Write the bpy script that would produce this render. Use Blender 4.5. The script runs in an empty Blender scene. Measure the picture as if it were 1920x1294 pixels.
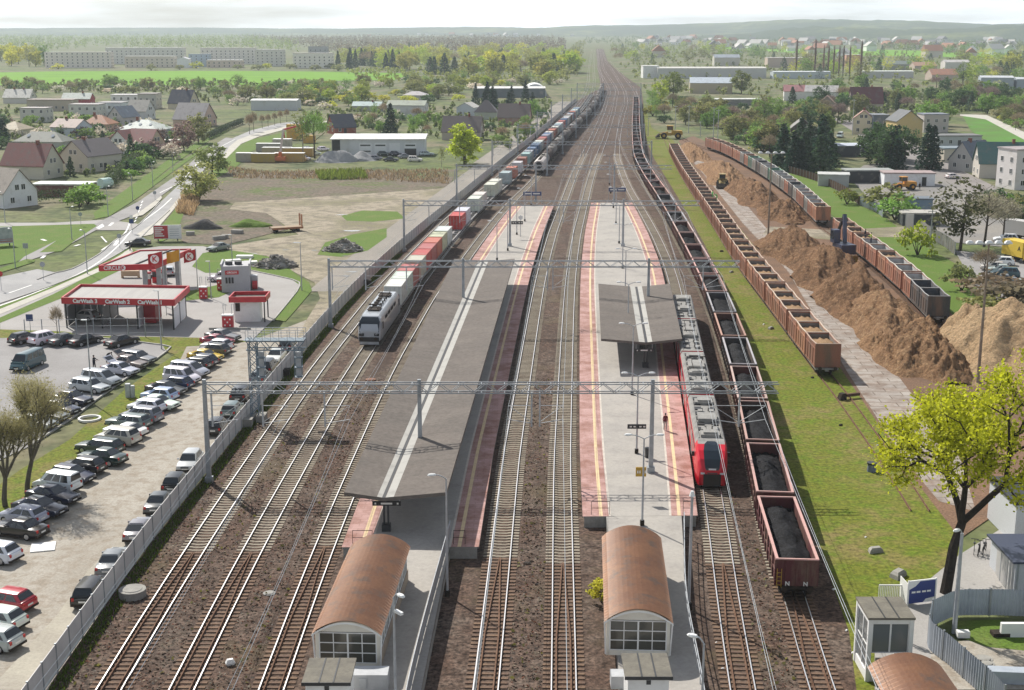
import bpy, math, random
import numpy as np
from mathutils import Vector, Matrix, geometry
random.seed(7); rng = np.random.default_rng(11)
SC = bpy.context.scene; COL = SC.collection
R = math.radians
# ------------------------------------------------------------------ survey: the drone's position, from which photo points become metres on the ground
CH, CF, CT = 39.1, 2550.0, R(13.2)
CTc, CTs = math.cos(CT), math.sin(CT)
def P(px, py, h=0.0):
    u = (px - 960) / CF; v = (py - 647) / CF
    t = (h - CH) / (-CTs - v * CTc)
    return (u * t, (CTc - v * CTs) * t)
def YG(py, h=0.0): return P(960, py, h)[1]
def HT(Y, py):                       # height of a point seen at row py, Y metres away
    return CH - Y * math.tan(CT + math.atan((py - 647) / CF))
def XA(px, Y, h=0.0): return (px - 960) / CF * (Y * CTc + (CH - h) * CTs)
# ------------------------------------------------------------------ meshes
class MB:
    def __init__(s): s.v = []; s.f = []; s.m = []
    def add(s, vs, fs, m=0):
        b = len(s.v); s.v += [tuple(p) for p in vs]
        for f in fs: s.f.append(tuple(i + b for i in f)); s.m.append(m)
    def box(s, x0, y0, z0, x1, y1, z1, m=0):
        s.add([(x0,y0,z0),(x1,y0,z0),(x1,y1,z0),(x0,y1,z0),(x0,y0,z1),(x1,y0,z1),(x1,y1,z1),(x0,y1,z1)],
              [(0,3,2,1),(4,5,6,7),(0,1,5,4),(1,2,6,5),(2,3,7,6),(3,0,4,7)], m)
    def cbox(s, c, d, m=0):
        s.box(c[0]-d[0]/2, c[1]-d[1]/2, c[2]-d[2]/2, c[0]+d[0]/2, c[1]+d[1]/2, c[2]+d[2]/2, m)
    def bar(s, a, b, w, h=None, m=0):     # square bar between two points
        a = Vector(a); b = Vector(b); d = b - a
        if d.length < 1e-6: return
        h = h or w
        up = Vector((0,0,1)) if abs(d.normalized().z) < .95 else Vector((0,1,0))
        sx = d.cross(up).normalized() * (w/2); sy = sx.cross(d).normalized() * (h/2)
        vs = [a-sx-sy, a+sx-sy, a+sx+sy, a-sx+sy, b-sx-sy, b+sx-sy, b+sx+sy, b-sx+sy]
        s.add(vs, [(0,3,2,1),(4,5,6,7),(0,1,5,4),(1,2,6,5),(2,3,7,6),(3,0,4,7)], m)
    def cyl(s, a, b, r0, r1=None, n=8, m=0, caps=True):
        a = Vector(a); b = Vector(b); d = (b - a)
        if d.length < 1e-6: return
        d.normalize(); r1 = r0 if r1 is None else r1
        up = Vector((0,0,1)) if abs(d.z) < .95 else Vector((0,1,0))
        x = d.cross(up).normalized(); y = d.cross(x)
        vs = []
        for c, r in ((a, r0), (b, r1)):
            for i in range(n):
                t = 2*math.pi*i/n; vs.append(c + x*(r*math.cos(t)) + y*(r*math.sin(t)))
        fs = [(i, n+i, n+(i+1)%n, (i+1)%n) for i in range(n)]
        if caps: fs += [tuple(range(n)), tuple(range(2*n-1, n-1, -1))]
        s.add(vs, fs, m)
    def poly(s, pts, m=0):
        pts = [Vector(p) for p in pts]
        tri = geometry.tessellate_polygon([pts])
        b = len(s.v); s.v += [tuple(p) for p in pts]
        for t in tri:
            a = (pts[t[1]]-pts[t[0]]).cross(pts[t[2]]-pts[t[0]])
            t = t if a.z >= 0 else t[::-1]
            s.f.append(tuple(i+b for i in t)); s.m.append(m)
    def prism(s, pts, z0, z1, m=0, mtop=None):     # 2-D outline raised from z0 to z1
        n = len(pts)
        area = sum(pts[i][0]*pts[(i+1)%n][1]-pts[(i+1)%n][0]*pts[i][1] for i in range(n))
        if area < 0: pts = pts[::-1]
        s.poly([(p[0],p[1],z1) for p in pts], m if mtop is None else mtop)
        s.add([(p[0],p[1],z0) for p in pts]+[(p[0],p[1],z1) for p in pts], [(i,(i+1)%n,n+(i+1)%n,n+i) for i in range(n)], m)
    def loft(s, rings, m=0, close=True, caps=True):
        n = len(rings[0]); vs = [p for r in rings for p in r]; fs = []
        for k in range(len(rings)-1):
            for i in range(n if close else n-1):
                j = (i+1) % n; fs.append((k*n+i, k*n+j, (k+1)*n+j, (k+1)*n+i))
        if caps and close: fs += [tuple(range(n-1,-1,-1)), tuple((len(rings)-1)*n+i for i in range(n))]
        s.add(vs, fs, m)
    def strip(s, A, B, m=0):              # quads between two equal polylines
        n = len(A); s.add(list(A)+list(B), [(i, i+1, n+i+1, n+i) for i in range(n-1)], m)
    def xf(s, M):
        s.v = [tuple(M @ Vector(p)) for p in s.v]; return s
    def mesh(s, name, mats, smooth=False):
        me = bpy.data.meshes.new(name); me.from_pydata(s.v, [], s.f)
        for mt in (mats if isinstance(mats, (list, tuple)) else [mats]): me.materials.append(mt)
        me.polygons.foreach_set('material_index', s.m)
        if smooth: me.polygons.foreach_set('use_smooth', [True]*len(s.f))
        me.update(); return me
def qmesh(name, V, mat, n=4, midx=None):         # numpy quads: V is (N, n, 3)
    N = len(V); me = bpy.data.meshes.new(name)
    me.vertices.add(N*n); me.vertices.foreach_set('co', np.ascontiguousarray(V, dtype=np.float32).ravel())
    me.loops.add(N*n); me.loops.foreach_set('vertex_index', np.arange(N*n, dtype=np.int32))
    me.polygons.add(N); me.polygons.foreach_set('loop_start', np.arange(0, N*n, n, dtype=np.int32))
    for mt in (mat if isinstance(mat, (list, tuple)) else [mat]): me.materials.append(mt)
    if midx is not None: me.polygons.foreach_set('material_index', np.asarray(midx, dtype=np.int32))
    me.update(calc_edges=True); return me
# ------------------------------------------------------------------ objects
def link(name, data, parent=None, loc=None, rz=None, scale=None):
    o = bpy.data.objects.new(name, data); COL.objects.link(o)
    if parent: o.parent = parent
    if loc is not None: o.location = loc if len(loc) == 3 else (loc[0], loc[1], 0)
    if rz is not None: o.rotation_euler = (0, 0, rz)
    if scale is not None: o.scale = scale if hasattr(scale, '__len__') else (scale,)*3
    return o
def tag(o, label, cat, group=None, kind=None):
    if label: o['label'] = label
    if cat: o['category'] = cat
    if group: o['group'] = group
    if kind: o['kind'] = kind
    return o
def thing(name, label, cat, loc=(0,0,0), rz=0, group=None, scale=None):
    return tag(link(name, None, None, loc, rz, scale), label, cat, group)
def part(name, mb, mats, parent=None, loc=None, rz=None, smooth=False, label=None, color=None):
    me = mb if isinstance(mb, bpy.types.Mesh) else mb.mesh(name, mats, smooth)
    o = link(name, me, parent, loc, rz)
    if label: o['label'] = label
    if color: o.color = (*color, 1)
    return o
def solid(name, mb, mats, label, cat, loc=(0,0,0), rz=0, group=None, kind=None, smooth=False, color=None, scale=None):
    me = mb if isinstance(mb, bpy.types.Mesh) else mb.mesh(name, mats, smooth)
    o = link(name, me, None, loc, rz, scale)
    if color: o.color = (*color, 1)
    return tag(o, label, cat, group, kind)
def copy_tree(o, parent=None, color=None):
    c = o.copy(); COL.objects.link(c); c.parent = parent
    for ch in o.children: copy_tree(ch, c)
    return c
ORD = ['nearest','second','third','fourth','fifth','sixth','seventh','eighth','ninth','tenth','eleventh','twelfth','thirteenth','fourteenth','fifteenth','sixteenth','seventeenth','eighteenth','nineteenth','twentieth']
def ordw(i):
    if i < 20: return ORD[i]
    t = {2:'twenty',3:'thirty',4:'forty',5:'fifty'}[(i+1)//10]; u = (i+1) % 10
    if u == 0: return {3:'thirtieth',4:'fortieth',5:'fiftieth'}[(i+1)//10]
    return t + '-' + (['first']+ORD[1:])[u-1]
# ------------------------------------------------------------------ materials
def newmat(name):
    m = bpy.data.materials.new(name); m.use_nodes = True
    nt = m.node_tree; nt.nodes.clear()
    out = nt.nodes.new('ShaderNodeOutputMaterial'); b = nt.nodes.new('ShaderNodeBsdfPrincipled')
    nt.links.new(b.outputs[0], out.inputs[0])
    return m, nt, b
def noise(nt, scale, detail=4, rough=.6, obj=False, stretch=None):
    n = nt.nodes.new('ShaderNodeTexNoise'); n.inputs['Scale'].default_value = scale
    n.inputs['Detail'].default_value = detail; n.inputs['Roughness'].default_value = rough
    if obj:
        t = nt.nodes.new('ShaderNodeTexCoord'); src = t.outputs['Object']
    else:
        t = nt.nodes.new('ShaderNodeNewGeometry'); src = t.outputs['Position']
    if stretch:
        mp = nt.nodes.new('ShaderNodeMapping'); mp.inputs['Scale'].default_value = stretch
        nt.links.new(src, mp.inputs['Vector']); src = mp.outputs[0]
    nt.links.new(src, n.inputs['Vector']); return n
def ramp(nt, fac, lo, hi, c0=(0,0,0), c1=(1,1,1)):
    r = nt.nodes.new('ShaderNodeValToRGB'); e = r.color_ramp.elements
    e[0].position = lo; e[1].position = hi; e[0].color = (*c0, 1); e[1].color = (*c1, 1)
    nt.links.new(fac, r.inputs[0]); return r
def mixc(nt, fac, a, b, mode='MIX'):
    x = nt.nodes.new('ShaderNodeMix'); x.data_type = 'RGBA'; x.blend_type = mode
    for sock, val in ((x.inputs[0], fac), (x.inputs[6], a), (x.inputs[7], b)):
        if isinstance(val, bpy.types.NodeSocket): nt.links.new(val, sock)
        elif isinstance(val, (int, float)): sock.default_value = val
        else: sock.default_value = (*val, 1)
    return x.outputs[2]
def bump(nt, b, h, dist=.05, strength=.5):
    bp = nt.nodes.new('ShaderNodeBump'); bp.inputs['Distance'].default_value = dist; bp.inputs['Strength'].default_value = strength
    nt.links.new(h, bp.inputs['Height']); nt.links.new(bp.outputs[0], b.inputs['Normal'])
MATS = {}
def mat(name, c, rough=.8, metal=0, c2=None, ns=1.0, lo=.35, hi=.65, obj=False, fine=None, bmp=0, stretch=None, spec=None, big=None):
    """base colour c, patches of c2 (noise scale ns), fine grain (scale, amount)"""
    if name in MATS: return MATS[name]
    m, nt, b = newmat(name)
    col = c
    if c2 is not None:
        n = noise(nt, ns, 5, .62, obj, stretch); r = ramp(nt, n.outputs[0], lo, hi); col = mixc(nt, r.outputs[0], c, c2)
    if big:
        n = noise(nt, big[0], 3, .6, obj); r = ramp(nt, n.outputs[0], big[2] if len(big) > 2 else .45, big[3] if len(big) > 3 else .62); col = mixc(nt, r.outputs[0], col, big[1])
    if fine:
        n = noise(nt, fine[0], 2, .7, obj); r = ramp(nt, n.outputs[0], .25, .75, (1-fine[1],)*3, (1+fine[1],)*3)
        col = mixc(nt, 1.0, col, r.outputs[0], 'MULTIPLY')
        if bmp: bump(nt, b, n.outputs[0], bmp, .6)
    if isinstance(col, bpy.types.NodeSocket): nt.links.new(col, b.inputs['Base Color'])
    else: b.inputs['Base Color'].default_value = (*col, 1)
    b.inputs['Roughness'].default_value = rough; b.inputs['Metallic'].default_value = metal
    b.inputs['Specular IOR Level'].default_value = spec if spec is not None else (.2 if rough > .75 else .5)
    MATS[name] = m; return m
def objmat(name, rough=.5, metal=0, dirt=None, ns=3.0, lo=.5, hi=.75, coat=0, fine=None, spec=None, stretch=None):
    """colour comes from the object's own colour; dirt = colour of worn patches"""
    m, nt, b = newmat(name)
    oi = nt.nodes.new('ShaderNodeObjectInfo'); col = oi.outputs['Color']
    if dirt:
        n = noise(nt, ns, 6, .65, True, stretch); r = ramp(nt, n.outputs[0], lo, hi); col = mixc(nt, r.outputs[0], col, dirt)
    if fine:
        n = noise(nt, fine[0], 2, .7, True); r = ramp(nt, n.outputs[0], .25, .75, (1-fine[1],)*3, (1+fine[1],)*3)
        col = mixc(nt, 1.0, col, r.outputs[0], 'MULTIPLY')
    nt.links.new(col, b.inputs['Base Color'])
    b.inputs['Roughness'].default_value = rough; b.inputs['Metallic'].default_value = metal; b.inputs['Coat Weight'].default_value = coat
    if spec is not None: b.inputs['Specular IOR Level'].default_value = spec
    MATS[name] = m; return m
def leafmat(name, var=.35):
    m, nt, b = newmat(name)
    oi = nt.nodes.new('ShaderNodeObjectInfo'); g = nt.nodes.new('ShaderNodeNewGeometry')
    r = ramp(nt, g.outputs['Random Per Island'], 0, 1, (1-var,1-var,1-var), (1+var,1+var,1+var*.6))
    col = mixc(nt, 1.0, oi.outputs['Color'], r.outputs[0], 'MULTIPLY')
    nt.links.new(col, b.inputs['Base Color']); b.inputs['Roughness'].default_value = .6
    b.inputs['Specular IOR Level'].default_value = .25
    tr = nt.nodes.new('ShaderNodeBsdfTranslucent'); nt.links.new(col, tr.inputs[0])
    mx = nt.nodes.new('ShaderNodeMixShader'); mx.inputs[0].default_value = .5
    out = [n for n in nt.nodes if n.type == 'OUTPUT_MATERIAL'][0]
    nt.links.new(b.outputs[0], mx.inputs[1]); nt.links.new(tr.outputs[0], mx.inputs[2]); nt.links.new(mx.outputs[0], out.inputs[0])
    MATS[name] = m; return m
def glassmat(name, c=(.02,.025,.03), rough=.08):
    m, nt, b = newmat(name)
    b.inputs['Base Color'].default_value = (*c, 1); b.inputs['Roughness'].default_value = rough; b.inputs['Specular IOR Level'].default_value = .8
    MATS[name] = m; return m
M_PAINT = objmat('vehicle_paint', .28, 0, coat=.6)
M_PLAIN = objmat('painted_surface', .6, 0, (.25,.22,.19), 1.3, .6, .9, fine=(9,.1))
M_WAGON = objmat('worn_wagon_steel', .65, 0, (.16,.1,.07), .9, .45, .7, fine=(12,.18), stretch=(1,1,.25))
M_WALL = objmat('rendered_wall', .85, 0, (.42,.39,.34), .35, .55, .85, fine=(6,.06))
M_ROOF = objmat('roof_covering', .7, 0, (.13,.12,.11), .5, .5, .85, fine=(5,.18))
M_LEAF = leafmat('leaves'); M_NEEDLE = leafmat('needles', .3)
M_GLASS = glassmat('dark_glass'); M_BGLASS = glassmat('blue_grey_glass', (.018,.028,.04), .1); M_BGLASS.node_tree.nodes['Principled BSDF'].inputs['Specular IOR Level'].default_value = .4
M_RUBBER = mat('tyre_rubber', (.012,.012,.013), .9)
M_RIM = mat('wheel_rim', (.45,.46,.48), .35, .8)
M_HEAD = mat('headlamp_lens', (.7,.72,.75), .1)
M_TAIL = mat('tail_lamp_lens', (.4,.015,.015), .2)
M_PLATE = mat('number_plate', (.75,.75,.72), .5)
M_DARK = mat('black_underframe', (.018,.017,.016), .85, c2=(.05,.035,.025), ns=2, obj=True)
M_GALV = mat('galvanised_steel', (.4,.43,.46), .5, .55, c2=(.28,.3,.32), ns=1.2, obj=True)
M_LPOLE = mat('pale_grey_pole', (.5,.52,.54), .5, .2, c2=(.36,.38,.4), ns=1.5, obj=True)
M_BARK = mat('bark', (.085,.065,.05), .95, c2=(.04,.032,.026), ns=5, obj=True, fine=(14,.3))
M_BIRCH = mat('pale_bark', (.32,.3,.27), .9, c2=(.12,.1,.09), ns=4, obj=True)
M_WHITE = mat('white_paint', (.78,.78,.76), .55, c2=(.6,.59,.56), ns=.8, obj=True, lo=.5, hi=.85)
M_RED = mat('red_sign_paint', (.5,.02,.03), .4)
M_CONC = mat('concrete', (.36,.35,.32), .9, c2=(.26,.25,.23), ns=1.1, obj=True, fine=(14,.12))
M_BLACK = mat('black_paint', (.02,.02,.022), .5)
M_YEL = mat('yellow_paint', (.55,.33,.03), .5, c2=(.4,.24,.03), ns=2, obj=True)
# ------------------------------------------------------------------ smooth curves
def spline(pts, step=4.0):
    """Catmull-Rom through 2-D points, resampled"""
    p = [np.array(q, float) for q in pts]; p = [2*p[0]-p[1]] + p + [2*p[-1]-p[-2]]
    out = []
    for i in range(1, len(p)-2):
        L = np.linalg.norm(p[i+1]-p[i]); n = max(2, int(L/step))
        for k in range(n):
            t = k/n; a,b,c,d = p[i-1],p[i],p[i+1],p[i+2]
            out.append(.5*((2*b)+(-a+c)*t+(2*a-5*b+4*c-d)*t*t+(-a+3*b-3*c+d)*t**3))
    out.append(p[-2]); return np.array(out)
class Path:
    """arc-length curve in the ground plane"""
    def __init__(s, pts, step=3.0, smooth=3):
        q = spline(pts, step)
        for _ in range(smooth):
            q[1:-1] = .25*q[:-2]+.5*q[1:-1]+.25*q[2:]
        s.q = q; d = np.linalg.norm(np.diff(q, axis=0), axis=1); s.s = np.concatenate([[0], np.cumsum(d)]); s.L = s.s[-1]
    def at(s, t): return np.array([np.interp(t, s.s, s.q[:,0]), np.interp(t, s.s, s.q[:,1])])
    def dir(s, t):
        d = s.at(min(t+1, s.L))-s.at(max(t-1, 0)); return d/np.linalg.norm(d)
    def ang(s, t): d = s.dir(t); return math.atan2(d[1], d[0])
    def off(s, t, o):                       # o to the right of travel
        d = s.dir(t); p = s.at(t); return (p[0]+d[1]*o, p[1]-d[0]*o)
    def sY(s, Y): return float(np.interp(Y, s.q[:,1], s.s))
    def xY(s, Y): return float(np.interp(Y, s.q[:,1], s.q[:,0]))
def offp(pts, o):
    q = np.array(pts, float); d = np.gradient(q, axis=0); d /= np.linalg.norm(d, axis=1)[:,None]
    return np.stack([q[:,0]+d[:,1]*o, q[:,1]-d[:,0]*o], 1)
def text_mesh(body, size, mat_, extrude=.01, bold=0.0):
    c = bpy.data.curves.new('lettering', 'FONT'); c.body = body; c.size = size; c.extrude = extrude; c.offset = bold
    c.align_x = 'CENTER'; c.align_y = 'CENTER'
    o = bpy.data.objects.new('lettering', c); COL.objects.link(o)
    dg = bpy.context.evaluated_depsgraph_get(); dg.update()
    me = bpy.data.meshes.new_from_object(o.evaluated_get(dg)); bpy.data.objects.remove(o)
    me.materials.clear(); me.materials.append(mat_); return me
def lettering(body, size, mat_, parent, loc, rot=(R(90),0,0), bold=0.0, name='lettering'):
    o = link(name, text_mesh(body, size, mat_, .008, bold), parent, loc); o.rotation_euler = rot; return o
# ------------------------------------------------------------------ tracks as curves
T4 = [(-2.3,56),(-1.6,74.9),(-.3,113.8),(.4,130.2),(4.1,204),(7.2,251.8),(9.5,280.7),(16.4,363.2),(22.3,424.9),(30.6,511.3),(42.4,640.5),(52.3,759.8),(62,890),(80,1280),(99,1600),(150,2450)]
T1 = [(-24.3,56),(-24.3,74.9),(-24.2,98.2),(-23.0,147.5),(-21.4,179.1),(-19.6,208),(-14.9,261.9),(-10.2,306),(-3.8,356.7),(3.2,425),(12.9,511.3),(24.9,617.2),(33,700),(44,830),(55,1000),(71,1280),(90,1600),(141,2450)]
T6 = [(12.4,56),(13.9,74.9),(15.1,88.6),(17.2,111),(21.2,160),(25.2,208),(27,245.4),(27.9,280.7),(28.9,338.4),(30.9,391.7),(32.7,424.9),(39.8,511.3),(50,620),(60.6,732.6),(72,900),(92,1280),(108,1600),(158,2450)]
T7 = [(18.0,56),(18.66,74.9),(19.6,86),(20.7,101),(23.8,130),(26.3,157),(29.2,199),(31.6,254),(33.2,300),(34.2,340),(36,385),(39,427),(46,510),(54,600),(62,690),(76,860),(97,1280),(112,1600)]
pT1 = Path(T1); pT2 = Path([tuple(q) for q in offp(Path(T1).q, 4.4)][::4]); pT3 = Path([tuple(q) for q in offp(Path(T1).q, 9.8)][::4])
pT4 = Path(T4); pT5 = Path([tuple(q) for q in offp(pT4.q, 4.72)][::4]); pT6 = Path(T6); pT7 = Path(T7)
TH8 = 4.0
T8 = [P(1725,960),P(1670,872),P(1604,780),P(1558,715)] + [P(x,y,TH8) for x,y in [(1553,646),(1498,582),(1448,522),(1410,478),(1377,435),(1353,400),(1318,352),(1285,306),(1265,272)]] + [P(1240,246),P(1222,236),P(1205,228)]
pT8 = Path(T8, 3, 10)
T9 = [P(1790,640)] + [P(x,y,4.0) for x,y in [(1759,554),(1704,503),(1653,463),(1606,430),(1573,405),(1543,388),(1520,366),(1497,346),(1474,330),(1430,302),(1360,267),(1295,247)]] + [P(1250,243),P(1222,238)]
pT9 = Path(T9, 3, 10)
# ------------------------------------------------------------------ materials of the ground
G_LAND = mat('meadow_and_scrub', (.12,.15,.05), .95, c2=(.18,.16,.1), ns=.02, lo=.42, hi=.6, big=(.09,(.075,.095,.04),.48,.62), fine=(.5,.4))
G_BALLAST = mat('ballast', (.108,.067,.049), .95, c2=(.13,.1,.08), ns=.16, lo=.38, hi=.66, big=(.9,(.045,.028,.02),.42,.7), fine=(3.2,.95), bmp=.1)
G_GRASS = mat('grass', (.135,.15,.018), .95, c2=(.2,.16,.06), ns=.13, lo=.46, hi=.66, big=(.6,(.11,.16,.012),.45,.68), fine=(2.6,.55), bmp=.08)
G_LAWN = mat('green_lawn', (.1,.165,.025), .95, c2=(.15,.17,.05), ns=.25, lo=.5, hi=.75, fine=(5,.35), bmp=.04)
G_FIELD = mat('young_crop', (.14,.3,.012), .95, c2=(.1,.22,.015), ns=.012, lo=.5, hi=.7, stretch=(1,4,1))
G_DIRT = mat('dirt_yard', (.4,.37,.32), .95, c2=(.29,.26,.215), ns=.09, lo=.42, hi=.66, big=(.9,(.29,.25,.2),.45,.65), fine=(5,.2), stretch=(1,.35,1))
G_WASTE = mat('bare_waste_ground', (.33,.285,.215), .95, c2=(.2,.185,.11), ns=.05, lo=.46, hi=.6, big=(.4,(.19,.165,.125),.45,.65), fine=(3,.3))
G_SCRUB = mat('rough_grass', (.135,.115,.085), .95, c2=(.1,.13,.04), ns=.05, lo=.45, hi=.62, big=(.3,(.17,.13,.1),.45,.65), fine=(1.2,.5))
G_ASPH = mat('asphalt', (.36,.355,.35), .9, c2=(.27,.27,.27), ns=.12, lo=.4, hi=.7, fine=(9,.15), spec=.3)
G_PAVE = mat('concrete_pavers', (.36,.345,.33), .9, c2=(.3,.285,.27), ns=.13, lo=.4, hi=.7, fine=(5,.12), spec=.3)
G_LOT = mat('parking_pavers', (.3,.29,.285), .9, c2=(.24,.23,.225), ns=.15, lo=.4, hi=.7, fine=(5,.14), spec=.3)
G_WALK = mat('pale_pavement', (.52,.5,.44), .9, c2=(.44,.42,.37), ns=.4, fine=(5,.1))
G_CHIPG = mat('chip_strewn_ground', (.2,.12,.075), .95, c2=(.13,.085,.06), ns=.15, lo=.4, hi=.65, fine=(5,.5))
G_KERB = mat('kerb_stone', (.45,.44,.41), .9, c2=(.33,.32,.3), ns=1.2)
G_LINE = mat('road_marking', (.72,.72,.7), .7, c2=(.5,.5,.48), ns=1.2, lo=.5, hi=.8)
def ballast_streaks():
    m = MATS['ballast']; nt = m.node_tree; b = nt.nodes['Principled BSDF']; src = b.inputs['Base Color'].links[0].from_socket
    n = noise(nt, .55, 4, .6, False, (1,.05,1)); r = ramp(nt, n.outputs[0], .52, .74); c = mixc(nt, r.outputs[0], src, (.058,.038,.029))          # oil and brake dust along the tracks
    n = noise(nt, .07, 6, .7); r = ramp(nt, n.outputs[0], .54, .72, (0,0,0), (.75,.75,.75)); c = mixc(nt, r.outputs[0], c, (.125,.1,.055))       # weedy patches
    n = noise(nt, .8, 6, .8); r = ramp(nt, n.outputs[0], .63, .7, (0,0,0), (.8,.8,.8)); c = mixc(nt, r.outputs[0], c, (.17,.145,.12))            # fresh pale stone
    nt.links.new(c, b.inputs['Base Color'])
ballast_streaks()
def brickmat(name, a, b, mortar, scale, rot=0, bw=.5, rh=.25, msz=.02):
    m, nt, bs = newmat(name); g = nt.nodes.new('ShaderNodeNewGeometry'); mp = nt.nodes.new('ShaderNodeMapping'); mp.inputs['Rotation'].default_value = (0,0,rot)
    br = nt.nodes.new('ShaderNodeTexBrick'); nt.links.new(g.outputs['Position'], mp.inputs[0]); nt.links.new(mp.outputs[0], br.inputs['Vector'])
    br.inputs['Color1'].default_value = (*a,1); br.inputs['Color2'].default_value = (*b,1); br.inputs['Mortar'].default_value = (*mortar,1)
    br.inputs['Scale'].default_value = scale; br.inputs['Mortar Size'].default_value = msz; br.inputs['Brick Width'].default_value = bw; br.inputs['Row Height'].default_value = rh
    n = noise(nt, .5, 5, .65); r = ramp(nt, n.outputs[0], .4, .68, (1,1,1), (.55,.42,.34))
    c = mixc(nt, 1.0, br.outputs[0], r.outputs[0], 'MULTIPLY'); nt.links.new(c, bs.inputs['Base Color']); bs.inputs['Roughness'].default_value = .9
    MATS[name] = m; return m
G_SLAB = brickmat('concrete_road_slabs', (.38,.34,.3), (.3,.27,.24), (.17,.135,.105), .5, R(2), 1.5, .75, .03)
# ------------------------------------------------------------------ sheets of ground
def sheet(name, px, z, m, world=None, label=None):
    mb = MB(); pts = [P(*q) for q in px] if world is None else world
    mb.poly([(a, b, z) for a, b in pts]); o = mb.mesh(name, m); o = link(name, o); o['kind'] = 'structure'
    if label: o['label'] = label
    return o
g = MB(); g.add([(-7000,-300,-.06),(7000,-300,-.06),(7000,9000,-.06),(-7000,9000,-.06)], [(0,1,2,3)]); o = link('ground', g.mesh('ground', G_LAND)); o['kind'] = 'structure'
FEN = [(-28.2,50),(-28.2,75.3),(-28.1,98),(-27.4,117.4),(-26.8,134.7),(-25.6,165),(-23.8,196.6),(-20.0,240.6),(-13.1,303.8),(-3.1,393.7),(6,473),(15.1,556.1),(34.2,736.3)]
pF = Path(FEN)
RB = [(24.5,50),P(1606,1294),P(1592,1185),P(1545,1050),P(1492,910),P(1440,770),P(1402,650),P(1362,545),P(1322,460),P(1280,385),P(1250,335),P(1228,300),P(1214,270),P(1208,235),P(1206,190)]
bed = [tuple(q) for q in pF.q if q[1] < 735] + [(58,900),(79,1280),(98,1600),(148,2450),(161,2450),(110,1600),(96,1280),(84,900)] + RB[::-1]
sheet('ballast', None, 0, G_BALLAST, bed)
sheet('grass_verge', None, .012, G_GRASS, RB + [P(1222,240),P(1262,262),P(1290,318),P(1385,420),P(1470,515),P(1600,705),P(1665,810),P(1720,890),P(1800,1010),P(1800,1100),P(1700,1140),P(1640,1150),P(1640,1294),(33,50)])
sheet('chip_yard', [(1272,264),(1304,318),(1372,408),(1455,515),(1582,700),(1650,800),(1700,880),(1800,1010),(1960,900),(1990,640),(1800,600),(1700,525),(1560,412),(1480,345),(1400,300),(1300,255)], .016, G_CHIPG)
sheet('loading_road', [(1290,292),(1330,340),(1392,418),(1478,510),(1590,700),(1645,785),(1690,855),(1760,940),(1830,960),(1800,860),(1680,700),(1600,600),(1525,505),(1440,432),(1372,352),(1330,300)], .03, G_SLAB)
sheet('grass_meadow', [(1430,300),(1500,350),(1562,405),(1650,470),(1760,560),(1800,606),(1960,690),(2000,560),(1800,500),(1700,440),(1660,408),(1600,380),(1540,340),(1470,300)], .02, G_LAWN)
sheet('wood_yard_crossing', [(1430,440),(1440,425),(1560,432),(1700,425),(1730,428),(1730,445),(1640,445),(1560,450)], .034, G_WASTE)
sheet('works_yard', [(1590,330),(1640,385),(1700,420),(1790,455),(1960,470),(1990,440),(1880,385),(1800,335),(1690,300),(1620,310)], .022, mat('grey_yard', (.2,.195,.19), .9, c2=(.27,.25,.22), ns=.08, fine=(3,.2)))
sheet('street', [(1560,222),(1590,222),(1700,262),(1800,318),(1870,352),(1970,400),(1970,432),(1880,392),(1790,345),(1700,305),(1640,272)], .03, mat('worn_street', (.27,.25,.235), .9, c2=(.22,.2,.19), ns=.06, fine=(3,.12)))
sheet('car_park', [(1790,470),(1990,490),(1990,640),(1900,600),(1830,540)], .024, G_LOT)
sheet('green_bank', [(1805,217),(1850,222),(1930,268),(1960,300),(1880,285),(1820,245)], .03, mat('bright_bank_grass', (.09,.24,.03), .95, c2=(.1,.17,.04), ns=.05))
sheet('footpath', [(1800,214),(1850,216),(1930,252),(1980,285),(1960,285),(1920,262),(1848,224),(1800,217)], .036, G_WALK)
sheet('station_path', [(1700,1130),(1745,1085),(1800,1040),(1880,990),(1990,960),(1990,1120),(1760,1130),(1745,1294),(1640,1294),(1640,1160)], .03, G_PAVE)
sheet('building_plot', [(1745,1210),(1990,1180),(1990,1294),(1745,1294)], .034, G_DIRT)
# left of the railway
RK = [(-60,1330),(75,1330),(100,1275),(160,1190),(270,1030),(390,880),(470,780),(560,680),(612,618)]
sheet('dirt_car_park', RK + [(640,586),(600,560),(575,600),(470,640),(430,645),(350,650),(330,690),(285,735),(225,795),(165,850),(105,893),(30,955),(-60,1010)], .01, G_DIRT)
sheet('paved_strip', [(-20,1294),(110,1150),(165,1070),(235,1000),(265,1000),(150,1180),(85,1294)], .018, mat('old_pavers', (.42,.39,.32), .9, c2=(.34,.31,.26), ns=.3, fine=(4,.14)))
sheet('grass_strip', [(-60,1010),(30,955),(105,893),(165,850),(225,795),(285,735),(330,690),(350,650),(430,645),(470,640),(470,622),(330,625),(180,632),(230,640),(300,655),(328,665),(235,730),(130,825),(40,880),(-60,950)], .02, G_GRASS)
sheet('parking_lot', [(-80,628),(40,632),(190,634),(305,648),(312,660),(235,712),(172,757),(140,782),(60,835),(-80,900)], .028, G_LOT)
sheet('grass_edge', [(-80,622),(0,618),(120,622),(190,634),(60,634),(-80,634)], .032, G_GRASS)
sheet('forecourt', [(-80,622),(-80,590),(0,568),(110,535),(180,505),(245,470),(300,462),(380,462),(420,470),(480,475),(560,520),(562,535),(545,560),(512,600),(470,640),(400,634),(190,630),(40,624)], .024, G_PAVE)
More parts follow.
